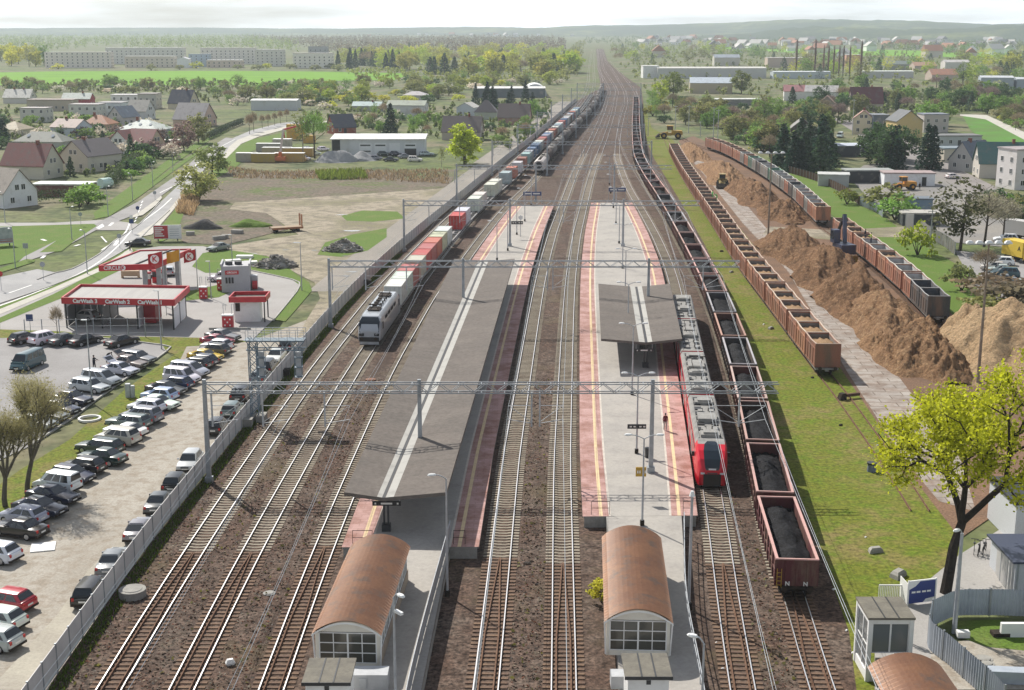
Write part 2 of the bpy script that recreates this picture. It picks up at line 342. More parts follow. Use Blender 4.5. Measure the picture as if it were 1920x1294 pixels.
sheet('grass_island', [(360,500),(380,475),(420,468),(470,475),(520,485),(562,520),(580,530),(585,545),(560,575),(535,603),(512,600),(545,560),(562,535),(548,525),(480,508),(420,512),(385,512)], .036, G_LAWN)
sheet('grass_by_wash', [(275,560),(275,550),(360,545),(430,530),(470,530),(440,545),(410,558),(340,565)], .036, G_LAWN)
sheet('dirt_track', None, .018, G_WASTE, [P(*q) for q in [(575,600),(600,560),(590,530),(560,515),(500,480),(430,470),(420,462),(560,440),(500,400),(430,392),(440,380),(560,372),(850,352)]] + [tuple(q) for q in pF.q[::-1] if 140 < q[1] < 345])
sheet('service_road', None, .026, mat('service_lane', (.3,.27,.235), .9, c2=(.23,.215,.19), ns=.12, fine=(3,.2), stretch=(1,.3,1)), [(p[0]-7.5-(1.5 if p[1]>400 else 0), p[1]) for p in pF.q if 200 < p[1] < 735] + [(p[0]-1, p[1]) for p in pF.q[::-1] if 200 < p[1] < 735])
sheet('waste_ground', [(330,400),(352,345),(420,310),(500,322),(860,318),(842,348),(700,380),(560,372),(440,380),(430,392),(500,400),(540,430),(480,445),(420,460),(345,455),(330,440),(285,435)], .014, G_SCRUB)
sheet('grass_patch', [(660,440),(725,428),(725,445),(690,470),(640,482),(595,478),(610,455)], .034, G_LAWN)
sheet('green_patch', [(640,405),(680,395),(745,397),(760,410),(700,416),(650,414)], .034, G_LAWN)
sheet('crop_field', [(-80,137),(100,134),(400,133),(560,134),(700,136),(775,138),(740,150),(600,152),(555,158),(400,160),(140,160),(0,160),(-80,160)], .03, G_FIELD)
for px in ([(1440,92),(1600,92),(1800,97),(1990,100),(1990,108),(1800,108),(1600,104),(1440,97)],[(1360,88),(1440,90),(1440,95),(1360,93)]): sheet('far_field', px, .05, G_FIELD)
# main road: left kerb, right kerb in the photo
RL = [(-90,640),(0,586-0),(70,566-3),(110,541),(200,506),(270,474),(318,436),(352,405),(375,380),(392,352),(420,318),(470,282),(510,257),(560,240),(640,226)]
LL = [(-90,590),(0,560),(68,523),(75,508),(130,504),(175,470),(228,436),(255,425),(268,412),(320,368),(360,330),(390,292),(430,258),(470,240),(520,228),(600,219)]
road_r = [(-90,596),(0,570),(120,528),(180,500),(236,468),(262,448),(285,425),(318,395),(345,370),(360,345),(390,310),(432,282),(476,255),(520,240),(600,228)]
road_l = [(-90,580),(0,560),(70,525),(105,512),(135,505),(185,478),(215,452),(262,420),(300,380),(330,352),(360,325),(392,290),(430,262),(470,245),(520,232),(600,222)]
sheet('road', road_r + road_l[::-1], .04, G_ASPH)
sheet('side_road', [(-80,545),(-80,505),(0,520),(70,505),(110,512),(70,527),(0,560)], .036, G_ASPH)
sheet('cross_road', [(-60,452),(-60,418),(100,418),(200,412),(258,420),(262,432),(180,432),(110,424)], .038, G_PAVE)
sheet('pavement', [(-60,610),(0,590),(100,548),(186,510),(250,472),(246,466),(180,500),(100,538),(0,576),(-60,596)], .052, G_WALK)
sheet('cycle_path', [(28,498),(110,470),(180,432),(260,400),(310,362),(342,338),(380,300),(420,270),(440,260),(424,258),(380,285),(330,330),(260,378),(180,420),(105,452),(45,482)], .056, G_LOT)
sheet('grass_bank', [(-80,512),(30,492),(105,452),(180,420),(110,422),(0,425),(-80,430)], .044, G_LAWN)
sheet('grass_median', [(72,475),(120,470),(180,425),(182,421),(176,420),(125,445)], .06, G_LAWN, None) if False else sheet('grass_median', [(74,474),(115,472),(140,452),(182,424),(176,421),(140,428)], .06, G_LAWN)
sheet('grass_median', [(0,512),(64,492),(66,488),(50,486),(0,504),(-60,520),(-60,532)], .06, G_LAWN)
sheet('grass_median', [(172,412),(205,406),(260,370),(330,318),(400,268),(394,268),(322,315),(250,368)], .06, G_LAWN)
sheet('roadside_grass', [(-80,640),(0,618),(0,606),(120,558),(230,505),(262,470),(236,468),(186,508),(100,552),(0,596),(-80,620)], .046, G_LAWN)
sheet('roadside_grass', [(-60,596),(0,574),(120,528),(180,500),(236,470),(230,476),(186,502),(100,540),(0,580),(-60,600)], .058, G_LAWN)
sheet('pavement', [(262,445),(285,440),(320,400),(352,362),(345,360),(318,392),(290,418),(256,440)], .058, G_WALK)
sheet('pavement', [(430,275),(446,262),(480,250),(560,232),(640,224),(640,226),(560,236),(486,256),(452,270),(425,297),(418,296)], .05, G_WALK)
sheet('roadside_grass', [(290,440),(352,364),(420,300),(445,275),(470,262),(600,234),(620,240),(520,262),(470,285),(445,312),(400,338),(362,372),(345,400),(330,440),(300,455)], .042, G_LAWN)
sheet('roadside_grass', [(180,412),(262,360),(330,305),(395,262),(430,245),(400,250),(330,290),(250,345),(175,400)], .04, G_LAWN)
sheet('traffic_island', [(244,408),(262,398),(290,378),(302,368),(304,372),(292,386),(268,404),(250,409)], .12, G_WALK)
# road markings
def line(px, w, z=.066):
    q = spline([P(*p) for p in px], 4); mb = MB()
    A = offp(q, -w/2); B = offp(q, w/2); mb.strip([(a[0],a[1],z) for a in A], [(b[0],b[1],z) for b in B]); return mb
mk = MB()
def addmb(d, s): d.add(s.v, s.f)
for px in ([(-40,588),(60,552),(160,508),(215,468),(247,432)],[(190,470),(232,440),(245,415)],[(300,362),(340,340),(372,305),(410,278),(440,262)],[(262,420),(300,392),(322,372)],[(12,552),(60,535)],[(190,444),(200,455)]): addmb(mk, line(px, .3))
for a, b in (((78,485),(84,480)),((205,424),(212,418)),((215,461),(221,452)),((140,462),(150,459)),((86,452),(78,449))): addmb(mk, line([a,b], .6))
for i in range(7): addmb(mk, line([(252+i*2.2,417-i*6),(255+i*2.2,413-i*6)], .25))
mk.add([(x,y,.066) for x,y in (P(196,425),P(192,420),P(180,428),P(186,430))], [(0,1,2,3)])
o = link('road_markings', mk.mesh('road_markings', G_LINE)); o['kind'] = 'structure'
# kerbs
kb = MB()
for px in (road_l[2:9], road_r[:8], [(60,835),(140,782),(172,757),(235,712),(312,660),(305,648),(190,635)], [(470,508),(548,525),(562,537),(545,562),(512,602)]):
    q = spline([P(*p) for p in px], 4); A = offp(q, -.1); B = offp(q, .1)
    kb.loft([[(a[0],a[1],0),(a[0],a[1],.17),(b[0],b[1],.17),(b[0],b[1],0)] for a, b in zip(A, B)])
o = link('kerb', kb.mesh('kerb', G_KERB)); o['kind'] = 'structure'
# hills along the horizon
def hills(name, pts, depth, m):
    mb = MB(); q = np.array(pts, float); n = 140; t = np.linspace(0, 1, n); xs = np.interp(t, np.linspace(0,1,len(q)), q[:,0]); ys = np.interp(t, np.linspace(0,1,len(q)), q[:,1]); zs = np.interp(t, np.linspace(0,1,len(q)), q[:,2])
    zs = zs + np.convolve(rng.normal(0, 5, n+4), np.ones(5)/5, 'valid')
    rings = []
    for i in range(n):
        rings.append([(xs[i],ys[i]-depth,-1),(xs[i],ys[i]-depth*.62,zs[i]*.38+rng.normal(0,1.2)),(xs[i],ys[i]-depth*.3,zs[i]*.78+rng.normal(0,1.5)),(xs[i],ys[i],max(zs[i],1)),(xs[i],ys[i]+depth,-1)])
    mb.loft(rings, 0, False, False); o = link(name, mb.mesh(name, m, True)); o['kind'] = 'structure'
G_HILL = mat('wooded_hillside', (.05,.07,.04), .95, c2=(.13,.15,.06), ns=.0025, lo=.48, hi=.58, big=(.02,(.04,.06,.035),.42,.6))
hills('hill', [(-2600,6500,29),(-1500,6800,31),(-300,7000,33),(200,6200,35),(900,6000,52),(1250,5600,66),(1600,5500,58),(2000,5600,45),(2500,5800,50),(3200,6000,36)], 900, G_HILL)
hills('hill', [(560,4300,6),(760,4300,22),(900,4200,38),(1080,4100,33),(1250,4000,31),(1420,4000,42),(1550,4100,40),(1750,4200,22),(2000,4300,14)], 600, G_HILL)
# ------------------------------------------------------------------ railway tracks
M_RAIL = mat('polished_rail', (.88,.87,.86), .4, .9); M_RAILSIDE = mat('rusty_rail', (.12,.06,.035), .85, c2=(.2,.12,.08), ns=1.5)
M_SLEEP = mat('concrete_sleeper', (.36,.32,.25), .9, c2=(.22,.18,.14), ns=.35, lo=.4, hi=.7, fine=(6,.15)); M_WOOD = mat('timber_sleeper', (.13,.085,.065), .9, c2=(.2,.13,.085), ns=.8, fine=(8,.3))
def rail_mb(q, o, top=.2, rust=False):
    mb = MB()
    if len(q) < 2: return mb
    def off(d): return offp(q, o+d)
    a, b, c, d = off(-.036), off(.036), off(-.07), off(.07)
    L = lambda A, z: [(p[0],p[1],z) for p in A]
    mb.strip(L(a,top), L(b,top), 1 if rust else 0)
    mb.strip(L(a,top-.045), L(a,top), 1); mb.strip(L(b,top), L(b,top-.045), 1)
    mb.strip(L(off(-.012),top-.13), L(off(-.012),top-.045), 1); mb.strip(L(off(.012),top-.045), L(off(.012),top-.13), 1)
    mb.strip(L(c,top-.14), L(d,top-.14), 1)
    return mb
def sleeper_mesh(wood):
    mb = MB()
    if wood: mb.box(-1.3,-.13,-.1,1.3,.13,.06)
    else:
        rings = [[(x,-w,-.1),(x,w,-.1),(x,w*.8,z),(x,-w*.8,z)] for x,w,z in ((-1.3,.15,.05),(-.55,.15,.07),(-.3,.12,.03),(.3,.12,.03),(.55,.15,.07),(1.3,.15,.05))]
        mb.loft(rings)
    return mb
SLC = sleeper_mesh(False).mesh('sleeper', M_SLEEP); SLW = sleeper_mesh(True).mesh('sleeper', M_WOOD)
def track(path, label, y0=60, y1=2400, wood_to=97.5, tie_to=430, guard=True, rust=False, wood_all=False):
    s0, s1 = path.sY(y0), path.sY(y1)
    ss = np.concatenate([np.arange(s0, min(s1, s0+900), 3.0), np.arange(min(s1, s0+900), s1+1, 15)]); q = np.array([path.at(s) for s in ss])
    c = path.at(s0); t = thing('railway_track', label, 'railway track', (c[0],c[1],0)); inv = Matrix.Translation((-c[0],-c[1],0))
    for o in (-.752, .752): part('rail', rail_mb(q, o, rust=rust).xf(inv), [M_RAIL, M_RAILSIDE], t)
    if guard:                                            # inner guard rails over the subway, meeting in a point
        for sg in (-1, 1):
            g = []
            for s in np.arange(s0, path.sY(wood_to), 1.0):
                k = min(1, max(0, (path.sY(wood_to)-s)/13)); p = path.off(s, sg*(.03+.43*k)); g.append(p)
            part('guard_rail', rail_mb(np.array(g), 0, .19, True).xf(inv), [M_RAIL, M_RAILSIDE], t)
    n = 0; rest = MB(); s = max(s0, path.sY(72))
    while s < path.sY(tie_to):
        p = path.at(s); a = path.ang(s)-math.pi/2; wood = wood_all or p[1] < wood_to
        if n < 100:
            part('sleeper', SLW if wood else SLC, None, t, (p[0]-c[0], p[1]-c[1], 0), a + random.uniform(-.01,.01))
        else:
            m = Matrix.Translation((p[0]-c[0],p[1]-c[1],0)) @ Matrix.Rotation(a,4,'Z'); rest.add([m @ Vector(v) for v in ((-1.3,-.14,.05),(1.3,-.14,.05),(1.3,.14,.05),(-1.3,.14,.05))], [(0,1,2,3)])
        n += 1; s += .6
    if rest.f: o = part('sleeper', rest, M_WOOD if wood_all else M_SLEEP, t); o['kind'] = 'stuff'
    return t
track(pT1, 'leftmost main track, free along the whole pale boundary fence')
track(pT2, 'track that carries the grey locomotive and its containers')
track(pT3, 'track along the left edge of the long-roofed platform', wood_to=98.5)
track(pT4, 'left one of the two free tracks between the platforms', wood_to=96)
track(pT5, 'right one of the two free tracks between the platforms', wood_to=95.3)
track(pT6, 'track under the red passenger train', wood_to=95)
track(pT7, 'track under the train of open coal wagons', wood_to=92)
track(pT8, 'grass-grown siding under the rust-brown woodchip wagons beside the slab road', y0=96, y1=510, guard=False, rust=True, wood_all=True, tie_to=0)
track(pT9, 'rusty siding behind the woodchip heaps', y0=155, y1=500, guard=False, rust=True, wood_all=True, tie_to=300)
# ------------------------------------------------------------------ platforms
PZ = .95
M_RPAVE = brickmat('red_platform_pavers', (.5,.31,.285), (.45,.275,.25), (.38,.235,.21), 1.0, 0, 1.0, .5, .03)
M_GPAVE = mat('grey_platform_pavers', (.39,.365,.33), .85, c2=(.34,.32,.295), ns=.25, lo=.4, hi=.65, fine=(3.5,.1), big=(.5,(.31,.29,.265),.55,.75))
M_YLINE = mat('yellow_line', (.72,.56,.3), .7, c2=(.58,.43,.26), ns=1.5); M_TACT = mat('pale_guide_strip', (.6,.55,.48), .8, c2=(.47,.42,.37), ns=1.2)
def platform(label, pl, pr, y0, y1):
    ys = np.linspace(y0, y1, 70); L = np.array([pl.off(pl.sY(y), 1.72) for y in ys]); Rr = np.array([pr.off(pr.sY(y), -1.72) for y in ys])
    c = ((L[0][0]+Rr[0][0])/2, y0); t = thing('station_platform', label, 'platform', (c[0],c[1],0))
    D = Rr-L; D /= np.linalg.norm(D, axis=1)[:,None]
    l = lambda P_, z: [(p[0]-c[0],p[1]-c[1],z) for p in P_]
    mb = MB(); mb.strip(l(L+D*2.15,PZ), l(Rr-D*2.15,PZ)); part('paving', mb, M_GPAVE, t)
    for E, s in ((L,1),(Rr,-1)):
        def st(name, a, b, z, m):
            k = MB(); A, B = l(E+D*s*a, z), l(E+D*s*b, z); k.strip(A, B) if s > 0 else k.strip(B, A); part(name, k, m, t)
        st('edge_paving', -.12, 2.15, PZ+.004, M_RPAVE); st('safety_line', 1.22, 1.5, PZ+.01, M_YLINE); st('guide_strip', 1.98, 2.16, PZ+.01, M_TACT)
    w = MB()
    for E, s in ((L,1),(Rr,-1)):
        A = E+D*s*.12; w.strip(l(A,-.05), l(A,PZ-.12)); B = E-D*s*.14; w.strip(l(B,PZ-.12), l(B,PZ+.002)); w.strip(l(B,PZ-.12), l(A,PZ-.12))
    for i in (0,-1):
        a, b = L[i], Rr[i]; w.add([(a[0]-c[0],a[1]-c[1],-.05),(b[0]-c[0],b[1]-c[1],-.05),(b[0]-c[0],b[1]-c[1],PZ),(a[0]-c[0],a[1]-c[1],PZ)], [(0,1,2,3)])
    part('platform_wall', w, M_CONC, t)
    return t
platform('long platform between the grey freight train and the free tracks, under the long roof', pT3, pT4, YG(1026,PZ), YG(386,PZ))
platform('wide platform beside the red train, with lamps along its middle', pT5, pT6, YG(968,PZ), YG(380,PZ))
def walkway(label, pts, drop=0):
    mb = MB(); mb.prism(pts, -.05, PZ-.01, 1, 0); return solid('platform_walkway', mb, [M_GPAVE, M_CONC], label, 'walkway')
W1 = [P(600,1294,PZ), P(772,1294,PZ), P(846,1012,PZ), (P(846,1012,PZ)[0], YG(1026,PZ)+.1), (P(700,1026,PZ)[0], YG(1026,PZ)+.1), P(640,1150,PZ)]
W1[0] = (W1[0][0], 55); W1[1] = (W1[1][0], 55); walkway('grey paved walkway past the stair house of the long-roofed platform', W1)
W2 = [(P(1150,1294,PZ)[0]-.4,55), (P(1318,1294,PZ)[0]-1.2,55), P(1318,1294,PZ), P(1288,1130,PZ), (P(1284,985,PZ)[0], YG(968,PZ)+.1), (P(1140,985,PZ)[0], YG(968,PZ)+.1), P(1141,1000,PZ)]
walkway('grey paved walkway past the stair house of the red train platform', W2)
# boundary fence of pale metal sheets
def fence_panels(name, label, path, s0, s1, step, h, m, mpost, x0=0, thick=.05, group=None):
    c = path.at(s0); t = thing(name, label, 'fence', (c[0],c[1],0), group=group); n = 0; mb = MB(); far = MB(); s = s0; pm = MB(); pm.box(-.06,-.06,0,.06,.06,h+.06); pm = pm.mesh('post', mpost)
    pl = MB(); pl.box(0,-thick/2,.08,step-.1,thick/2,h); plm = pl.mesh('panel', m)
    while s < s1:
        p = path.at(s); a = path.ang(s)
        if n < 100:
            part('panel', plm, None, t, (p[0]-c[0]+.05*math.cos(a), p[1]-c[1]+.05*math.sin(a), 0), a); part('post', pm, None, t, (p[0]-c[0],p[1]-c[1],0), a)
        else:
            q = path.at(s+step-.1); far.bar((p[0]-c[0],p[1]-c[1],h/2+.04),(q[0]-c[0],q[1]-c[1],h/2+.04), thick, h-.08)
        n += 1; s += step
    if far.f: o = part('panel', far, m, t); o['kind'] = 'stuff'
    return t
M_FENCE = mat('pale_fence_sheet', (.62,.61,.59), .7, c2=(.52,.51,.5), ns=.5, fine=(4,.06))
fence_panels('fence', 'long fence of pale grey panels between the railway and the dirt car park', pF, pF.sY(70), pF.sY(736), 2.5, 1.95, M_FENCE, M_GALV)
# ------------------------------------------------------------------ rolling stock (x along the track, z from the ground; rail top .2)
def bogie_mesh():
    mb = MB()
    for x in (-.9,.9):
        for y in (-.76,.76): mb.cyl((x,y-.06,.66),(x,y+.06,.66),.46,n=12)
        mb.cyl((x,-.8,.66),(x,.8,.66),.08,n=6)
    for y in (-1.0,1.0): mb.box(-1.5,y-.08,.62,1.5,y+.08,.92); mb.box(-1.15,y-.1,.5,-.65,y+.1,.8); mb.box(.65,y-.1,.5,1.15,y+.1,.8)
    mb.box(-.25,-1,.7,.25,1,1.0); return mb.mesh('bogie', M_DARK)
BOGIE = bogie_mesh()
def buffer_mesh():
    mb = MB(); mb.cyl((0,0,1.26),(.42,0,1.26),.1,n=8); mb.cyl((.42,0,1.26),(.5,0,1.26),.22,n=10); return mb.mesh('buffer', M_DARK)
BUFF = buffer_mesh()
def running_gear(t, L, bx):
    for x in (-bx, bx): part('bogie', BOGIE, None, t, (x,0,0))
    for sx in (-1,1):
        for y in (-.87,.87): part('buffer', BUFF, None, t, (sx*L/2, y, 0), 0 if sx > 0 else math.pi)
def open_body(L, w, z0, z1, th=.09, ribs=8, floor=True):
    mb = MB(); h = w/2
    mb.box(-L/2,-h,z0,L/2,-h+th,z1); mb.box(-L/2,h-th,z0,L/2,h,z1); mb.box(-L/2,-h+th,z0,-L/2+th,h-th,z1); mb.box(L/2-th,-h+th,z0,L/2,h-th,z1)
    if floor: mb.box(-L/2+th,-h+th,z0+.02,L/2-th,h-th,z0+.1)
    for i in range(ribs+1):
        x = -L/2+.12+(L-.24)*i/ribs
        for s in (-1,1): mb.box(x-.07, s*h-(.0 if s>0 else .09), z0, x+.07, s*h+(.09 if s>0 else 0), z1-.06)
    for s in (-1,1):
        for y in (-.75,0,.75): mb.box(s*L/2-(0 if s>0 else .07), y-.06, z0, s*L/2+(.07 if s>0 else 0), y+.06, z1-.06)
        mb.box(-L/2, s*h-(.0 if s>0 else .07), z0+.85, L/2, s*h+(.07 if s>0 else 0), z0+.97)
    return mb
def rim_mb(L, w, z, t=.14, hh=.1):
    mb = MB(); h = w/2
    mb.box(-L/2-.06,-h-.06,z,L/2+.06,-h+t,z+hh); mb.box(-L/2-.06,h-t,z,L/2+.06,h+.06,z+hh)
    mb.box(-L/2-.06,-h+t,z,-L/2+t-.06,h-t,z+hh); mb.box(L/2-t+.06,-h+t,z,L/2+.06,h-t,z+hh); return mb
M_RIMS = objmat('faded_top_rim', .75, 0, (.3,.24,.2), 1.4, .5, .8)
M_INNER = mat('wagon_inside', (.1,.075,.06), .9, c2=(.2,.14,.1), ns=.9, obj=True)
M_MARK = mat('white_stencil', (.75,.74,.7), .8)
def coal_wagon():
    t = thing('coal_wagon', 'x', 'coal wagon', group='open coal wagons of the long coal train')
    part('body', open_body(12.8,2.84,1.32,3.24), M_WAGON, t); part('top_rim', rim_mb(12.8,2.84,3.24), M_RIMS, t)
    u = MB(); u.box(-6.4,-1.2,1.05,6.4,1.2,1.3); u.box(-4,-.3,.75,4,.3,1.05); u.cyl((-1.4,.5,.85),(1.0,.5,.85),.22,n=8); part('underframe', u, M_DARK, t)
    l = MB()
    for y in (1.05,1.35): l.bar((-6.5,y,1.2),(-6.5,y,2.6),.04)
    for z in (1.4,1.7,2.0,2.3): l.bar((-6.5,1.05,z),(-6.5,1.35,z),.035)
    part('ladder', l, M_YEL, t)
    running_gear(t, 12.8, 4.6); return t
M_COAL = mat('coal', (.007,.007,.0085), .8, c2=(.016,.016,.019), ns=2.2, obj=True, fine=(5,.8), bmp=.12, spec=.12)
def load_mesh(name, m, L, w, z0, amp, mounds, seed, rough=.05):
    r = np.random.default_rng(seed); nx, ny = int(L*3), int(w*5); x = np.linspace(-L/2,L/2,nx); y = np.linspace(-w/2,w/2,ny); X, Y = np.meshgrid(x,y,indexing='ij')
    Z = z0 + amp*np.exp(-(Y/(w*.36))**2)*(.35+.65*sum(np.exp(-((X-cx)/(L/len(mounds)*.36))**2) for cx in mounds)) + r.normal(0,rough,X.shape)
    mb = MB(); mb.add([(X[i,j],Y[i,j],Z[i,j]) for i in range(nx) for j in range(ny)], [(i*ny+j,(i+1)*ny+j,(i+1)*ny+j+1,i*ny+j+1) for i in range(nx-1) for j in range(ny-1)])
    b = len(mb.v); edge = [(0,j) for j in range(ny)]+[(i,ny-1) for i in range(1,nx)]+[(nx-1,j) for j in range(ny-2,-1,-1)]+[(i,0) for i in range(nx-2,0,-1)]
    n = len(edge); mb.v += [(X[e],Y[e],z0-.75) for e in edge]
    for k in range(n):
        a, c = edge[k], edge[(k+1)%n]; mb.f.append((a[0]*ny+a[1], c[0]*ny+c[1], b+(k+1)%n, b+k)); mb.m.append(0)
    return mb.mesh(name, m, True)
COAL = [load_mesh('coal_load', M_COAL, 12.5, 2.58, 2.3, a, mo, sd, .07) for a, mo, sd in ((.75,(-3.9,.2,4.1),1),(.55,(-4.3,-1,2.6),2),(.35,(-2,3.3),3),(.65,(-4,0,4),4))]
def place(o, path, s, flip=False):
    p = path.at(s); o.location = (p[0],p[1],0); o.rotation_euler = (0,0,path.ang(s)+(math.pi if flip else 0))
cw = coal_wagon(); first = True
for sx in (.62,-.62): lettering('N', .42, M_MARK, cw, (-6.49, sx, 1.5), (R(90),0,R(-90)), .015, 'marking')
CWC = [(.09,.016,.02),(.085,.02,.02),(.05,.025,.022),(.1,.025,.02),(.045,.04,.04),(.09,.03,.022),(.05,.05,.055),(.08,.028,.022)]
s = pT7.sY(87.9)+6.45; i = 0
while pT7.at(s)[1] < 720:
    o = cw if i == 0 else copy_tree(cw); place(o, pT7, s)
    c = CWC[i % 8]; rc = [(.55,.32,.29),(.5,.3,.27),(.45,.28,.24),(.5,.36,.32),(.4,.38,.4),(.45,.26,.2),(.36,.35,.37),(.42,.26,.22)][i % 8]
    for ch in o.children: ch.color = (*(rc if ch.name.startswith('top_rim') else c), 1)
    o['label'] = 'open-topped coal wagon, %s from the near end of the coal train' % ordw(i) if i else 'dark red open coal wagon with white end marks, nearest of the coal train'
    solid('coal_load', COAL[i % 4], None, 'black coal heaped in the %s coal wagon from the near end' % (ordw(i) if i else 'very first'), 'coal', group='coal loads in the wagons')
    ld = COL.objects[-1]; place(ld, pT7, s); i += 1; s += 14.0
# ---- flat wagons, closed containers, open woodchip containers
def flat_wagon():
    t = thing('flat_wagon', 'x', 'flat wagon', group='container flat wagons'); L = 18.6
    f = MB(); f.box(-L/2,-1.3,.98,L/2,-1.05,1.2); f.box(-L/2,1.05,.98,L/2,1.3,1.2); f.box(-L/2,-.2,.8,L/2,.2,1.15)
    for x in np.linspace(-L/2+.15,L/2-.15,9): f.box(x-.14,-1.05,1.0,x+.14,1.05,1.18)
    part('frame', f, M_FRAME, t); running_gear(t, L, 6.9); return t
M_FRAME = mat('flat_wagon_frame', (.3,.3,.3), .7, c2=(.14,.12,.1), ns=1.2, obj=True)
def corrug(name, rough=.5):
    m, nt, b = newmat(name); oi = nt.nodes.new('ShaderNodeObjectInfo'); tc = nt.nodes.new('ShaderNodeTexCoord')
    wv = nt.nodes.new('ShaderNodeTexWave'); wv.inputs['Scale'].default_value = 1.1; wv.bands_direction = 'X'; nt.links.new(tc.outputs['Object'], wv.inputs['Vector'])
    n = noise(nt, 1.1, 5, .65, True); r = ramp(nt, n.outputs[0], .5, .8); c = mixc(nt, r.outputs[0], oi.outputs['Color'], (.3,.24,.19))
    nt.links.new(c, b.inputs['Base Color']); b.inputs['Roughness'].default_value = rough; bump(nt, b, wv.outputs[0], .04, .8); MATS[name] = m; return m
M_CONT = corrug('corrugated_container')
def container(L):
    t = thing('shipping_container', 'x', 'container', group='shipping containers on the grey freight train'); h = L/2-.02
    b = MB(); b.box(-h,-1.2,1.24,h,1.2,3.8)
    for sx in (-1,1):
        for sy in (-1,1): b.cbox((sx*(h-.04),sy*1.17,2.52),(.16,.13,2.6))
    b.box(-h,-1.22,3.74,h,-1.1,3.84); b.box(-h,1.1,3.74,h,1.22,3.84); b.box(-h,-1.1,3.74,-h+.12,1.1,3.84); b.box(h-.12,-1.1,3.74,h,1.1,3.84)
    part('box', b, M_CONT, t)
    for y in (-.6,.6):
        d = MB(); d.box(-h-.05,y-.54,1.36,-h-.003,y+.54,3.68); dd = part('door', d, M_CONT, t)
        k = MB()
        for q in (-.3,.3): k.cyl((-h-.09,y+q,1.36),(-h-.09,y+q,3.68),.025,n=5)
        part('lock_rod', k, M_GALV, dd)
    return t
fw = flat_wagon(); c20 = container(6.06); c40 = container(12.19)
used = set()
def put(src, path, s, label, group=None, color=None, flip=False):
    if src in used: o = copy_tree(src)
    else: used.add(src); o = src
    place(o, path, s, flip); o['label'] = label
    if group: o['group'] = group
    if color:
        def rec(q):
            for ch in q.children: ch.color = (*color,1); rec(ch)
        rec(o)
    return o
CC = {'w':('white',(.62,.62,.6)),'r':('bright red',(.48,.035,.03)),'p':('faded red',(.42,.09,.075)),'o':('orange-red',(.5,.12,.06)),'c':('cream',(.52,.5,.4)),'t':('pale teal',(.34,.45,.46)),'b':('blue',(.07,.14,.3)),'g':('grey',(.33,.35,.37)),'n':('rust-brown',(.25,.085,.05))}
# row of each near top edge in the photo, kind, length
FRT = [(538,'w',6),(524,'w',6),(508.5,'p',6),(491,'c',6),(479,'r',6),(467,'p',6),(455.5,'o',6),(444.5,'c',6),(433.5,'w',6),(405.5,'r',6),(396,'w',6),(373.5,'w',6),(365.8,'w',6),(347,'w',6),(340.5,'w',6),(325,'t',6),(315.5,'o',6),(306,'w',6),(297.5,'n',6),(289,'t',6)]
cl = []
for py, k, L in FRT: cl.append((YG(py,3.8)+.2, k, 6.06))
y = cl[-1][0]+7.5
for k in 'gbbtwnpgbwonwgtwpbwgnwbogwbt':
    cl.append((y, k, 6.06)); y += 6.9 if random.random() < .7 else 10.5
LOCOY = YG(648,.3)
cnt = {}
prev = 0
for y, k, L in cl:
    if y < prev: y = prev
    s = pT2.sY(y)+L/2; prev = pT2.at(s+L/2)[1]+.1; nm, c = CC[k]; i = cnt.get(k,0); cnt[k] = i+1
    put(c20, pT2, s, '%s container on the grey freight train, %s %s one behind the locomotive' % (nm, ordw(i) if i else 'the first', nm), None, tuple(v*random.uniform(.88,1.08) for v in c))
s = pT2.sY(YG(540,3.8))+9.4; i = 0
while pT2.at(s)[1] < 800:
    put(fw, pT2, s, 'container flat wagon, %s behind the grey locomotive' % (ordw(i) if i else 'directly'), 'flat wagons of the grey freight train'); s += 19.75; i += 1
bpy.data.objects.remove(c40.children[0].children[0]) if False else None
for o in list(c40.children): 
    for q in list(o.children): bpy.data.objects.remove(q)
    bpy.data.objects.remove(o)
bpy.data.objects.remove(c40)
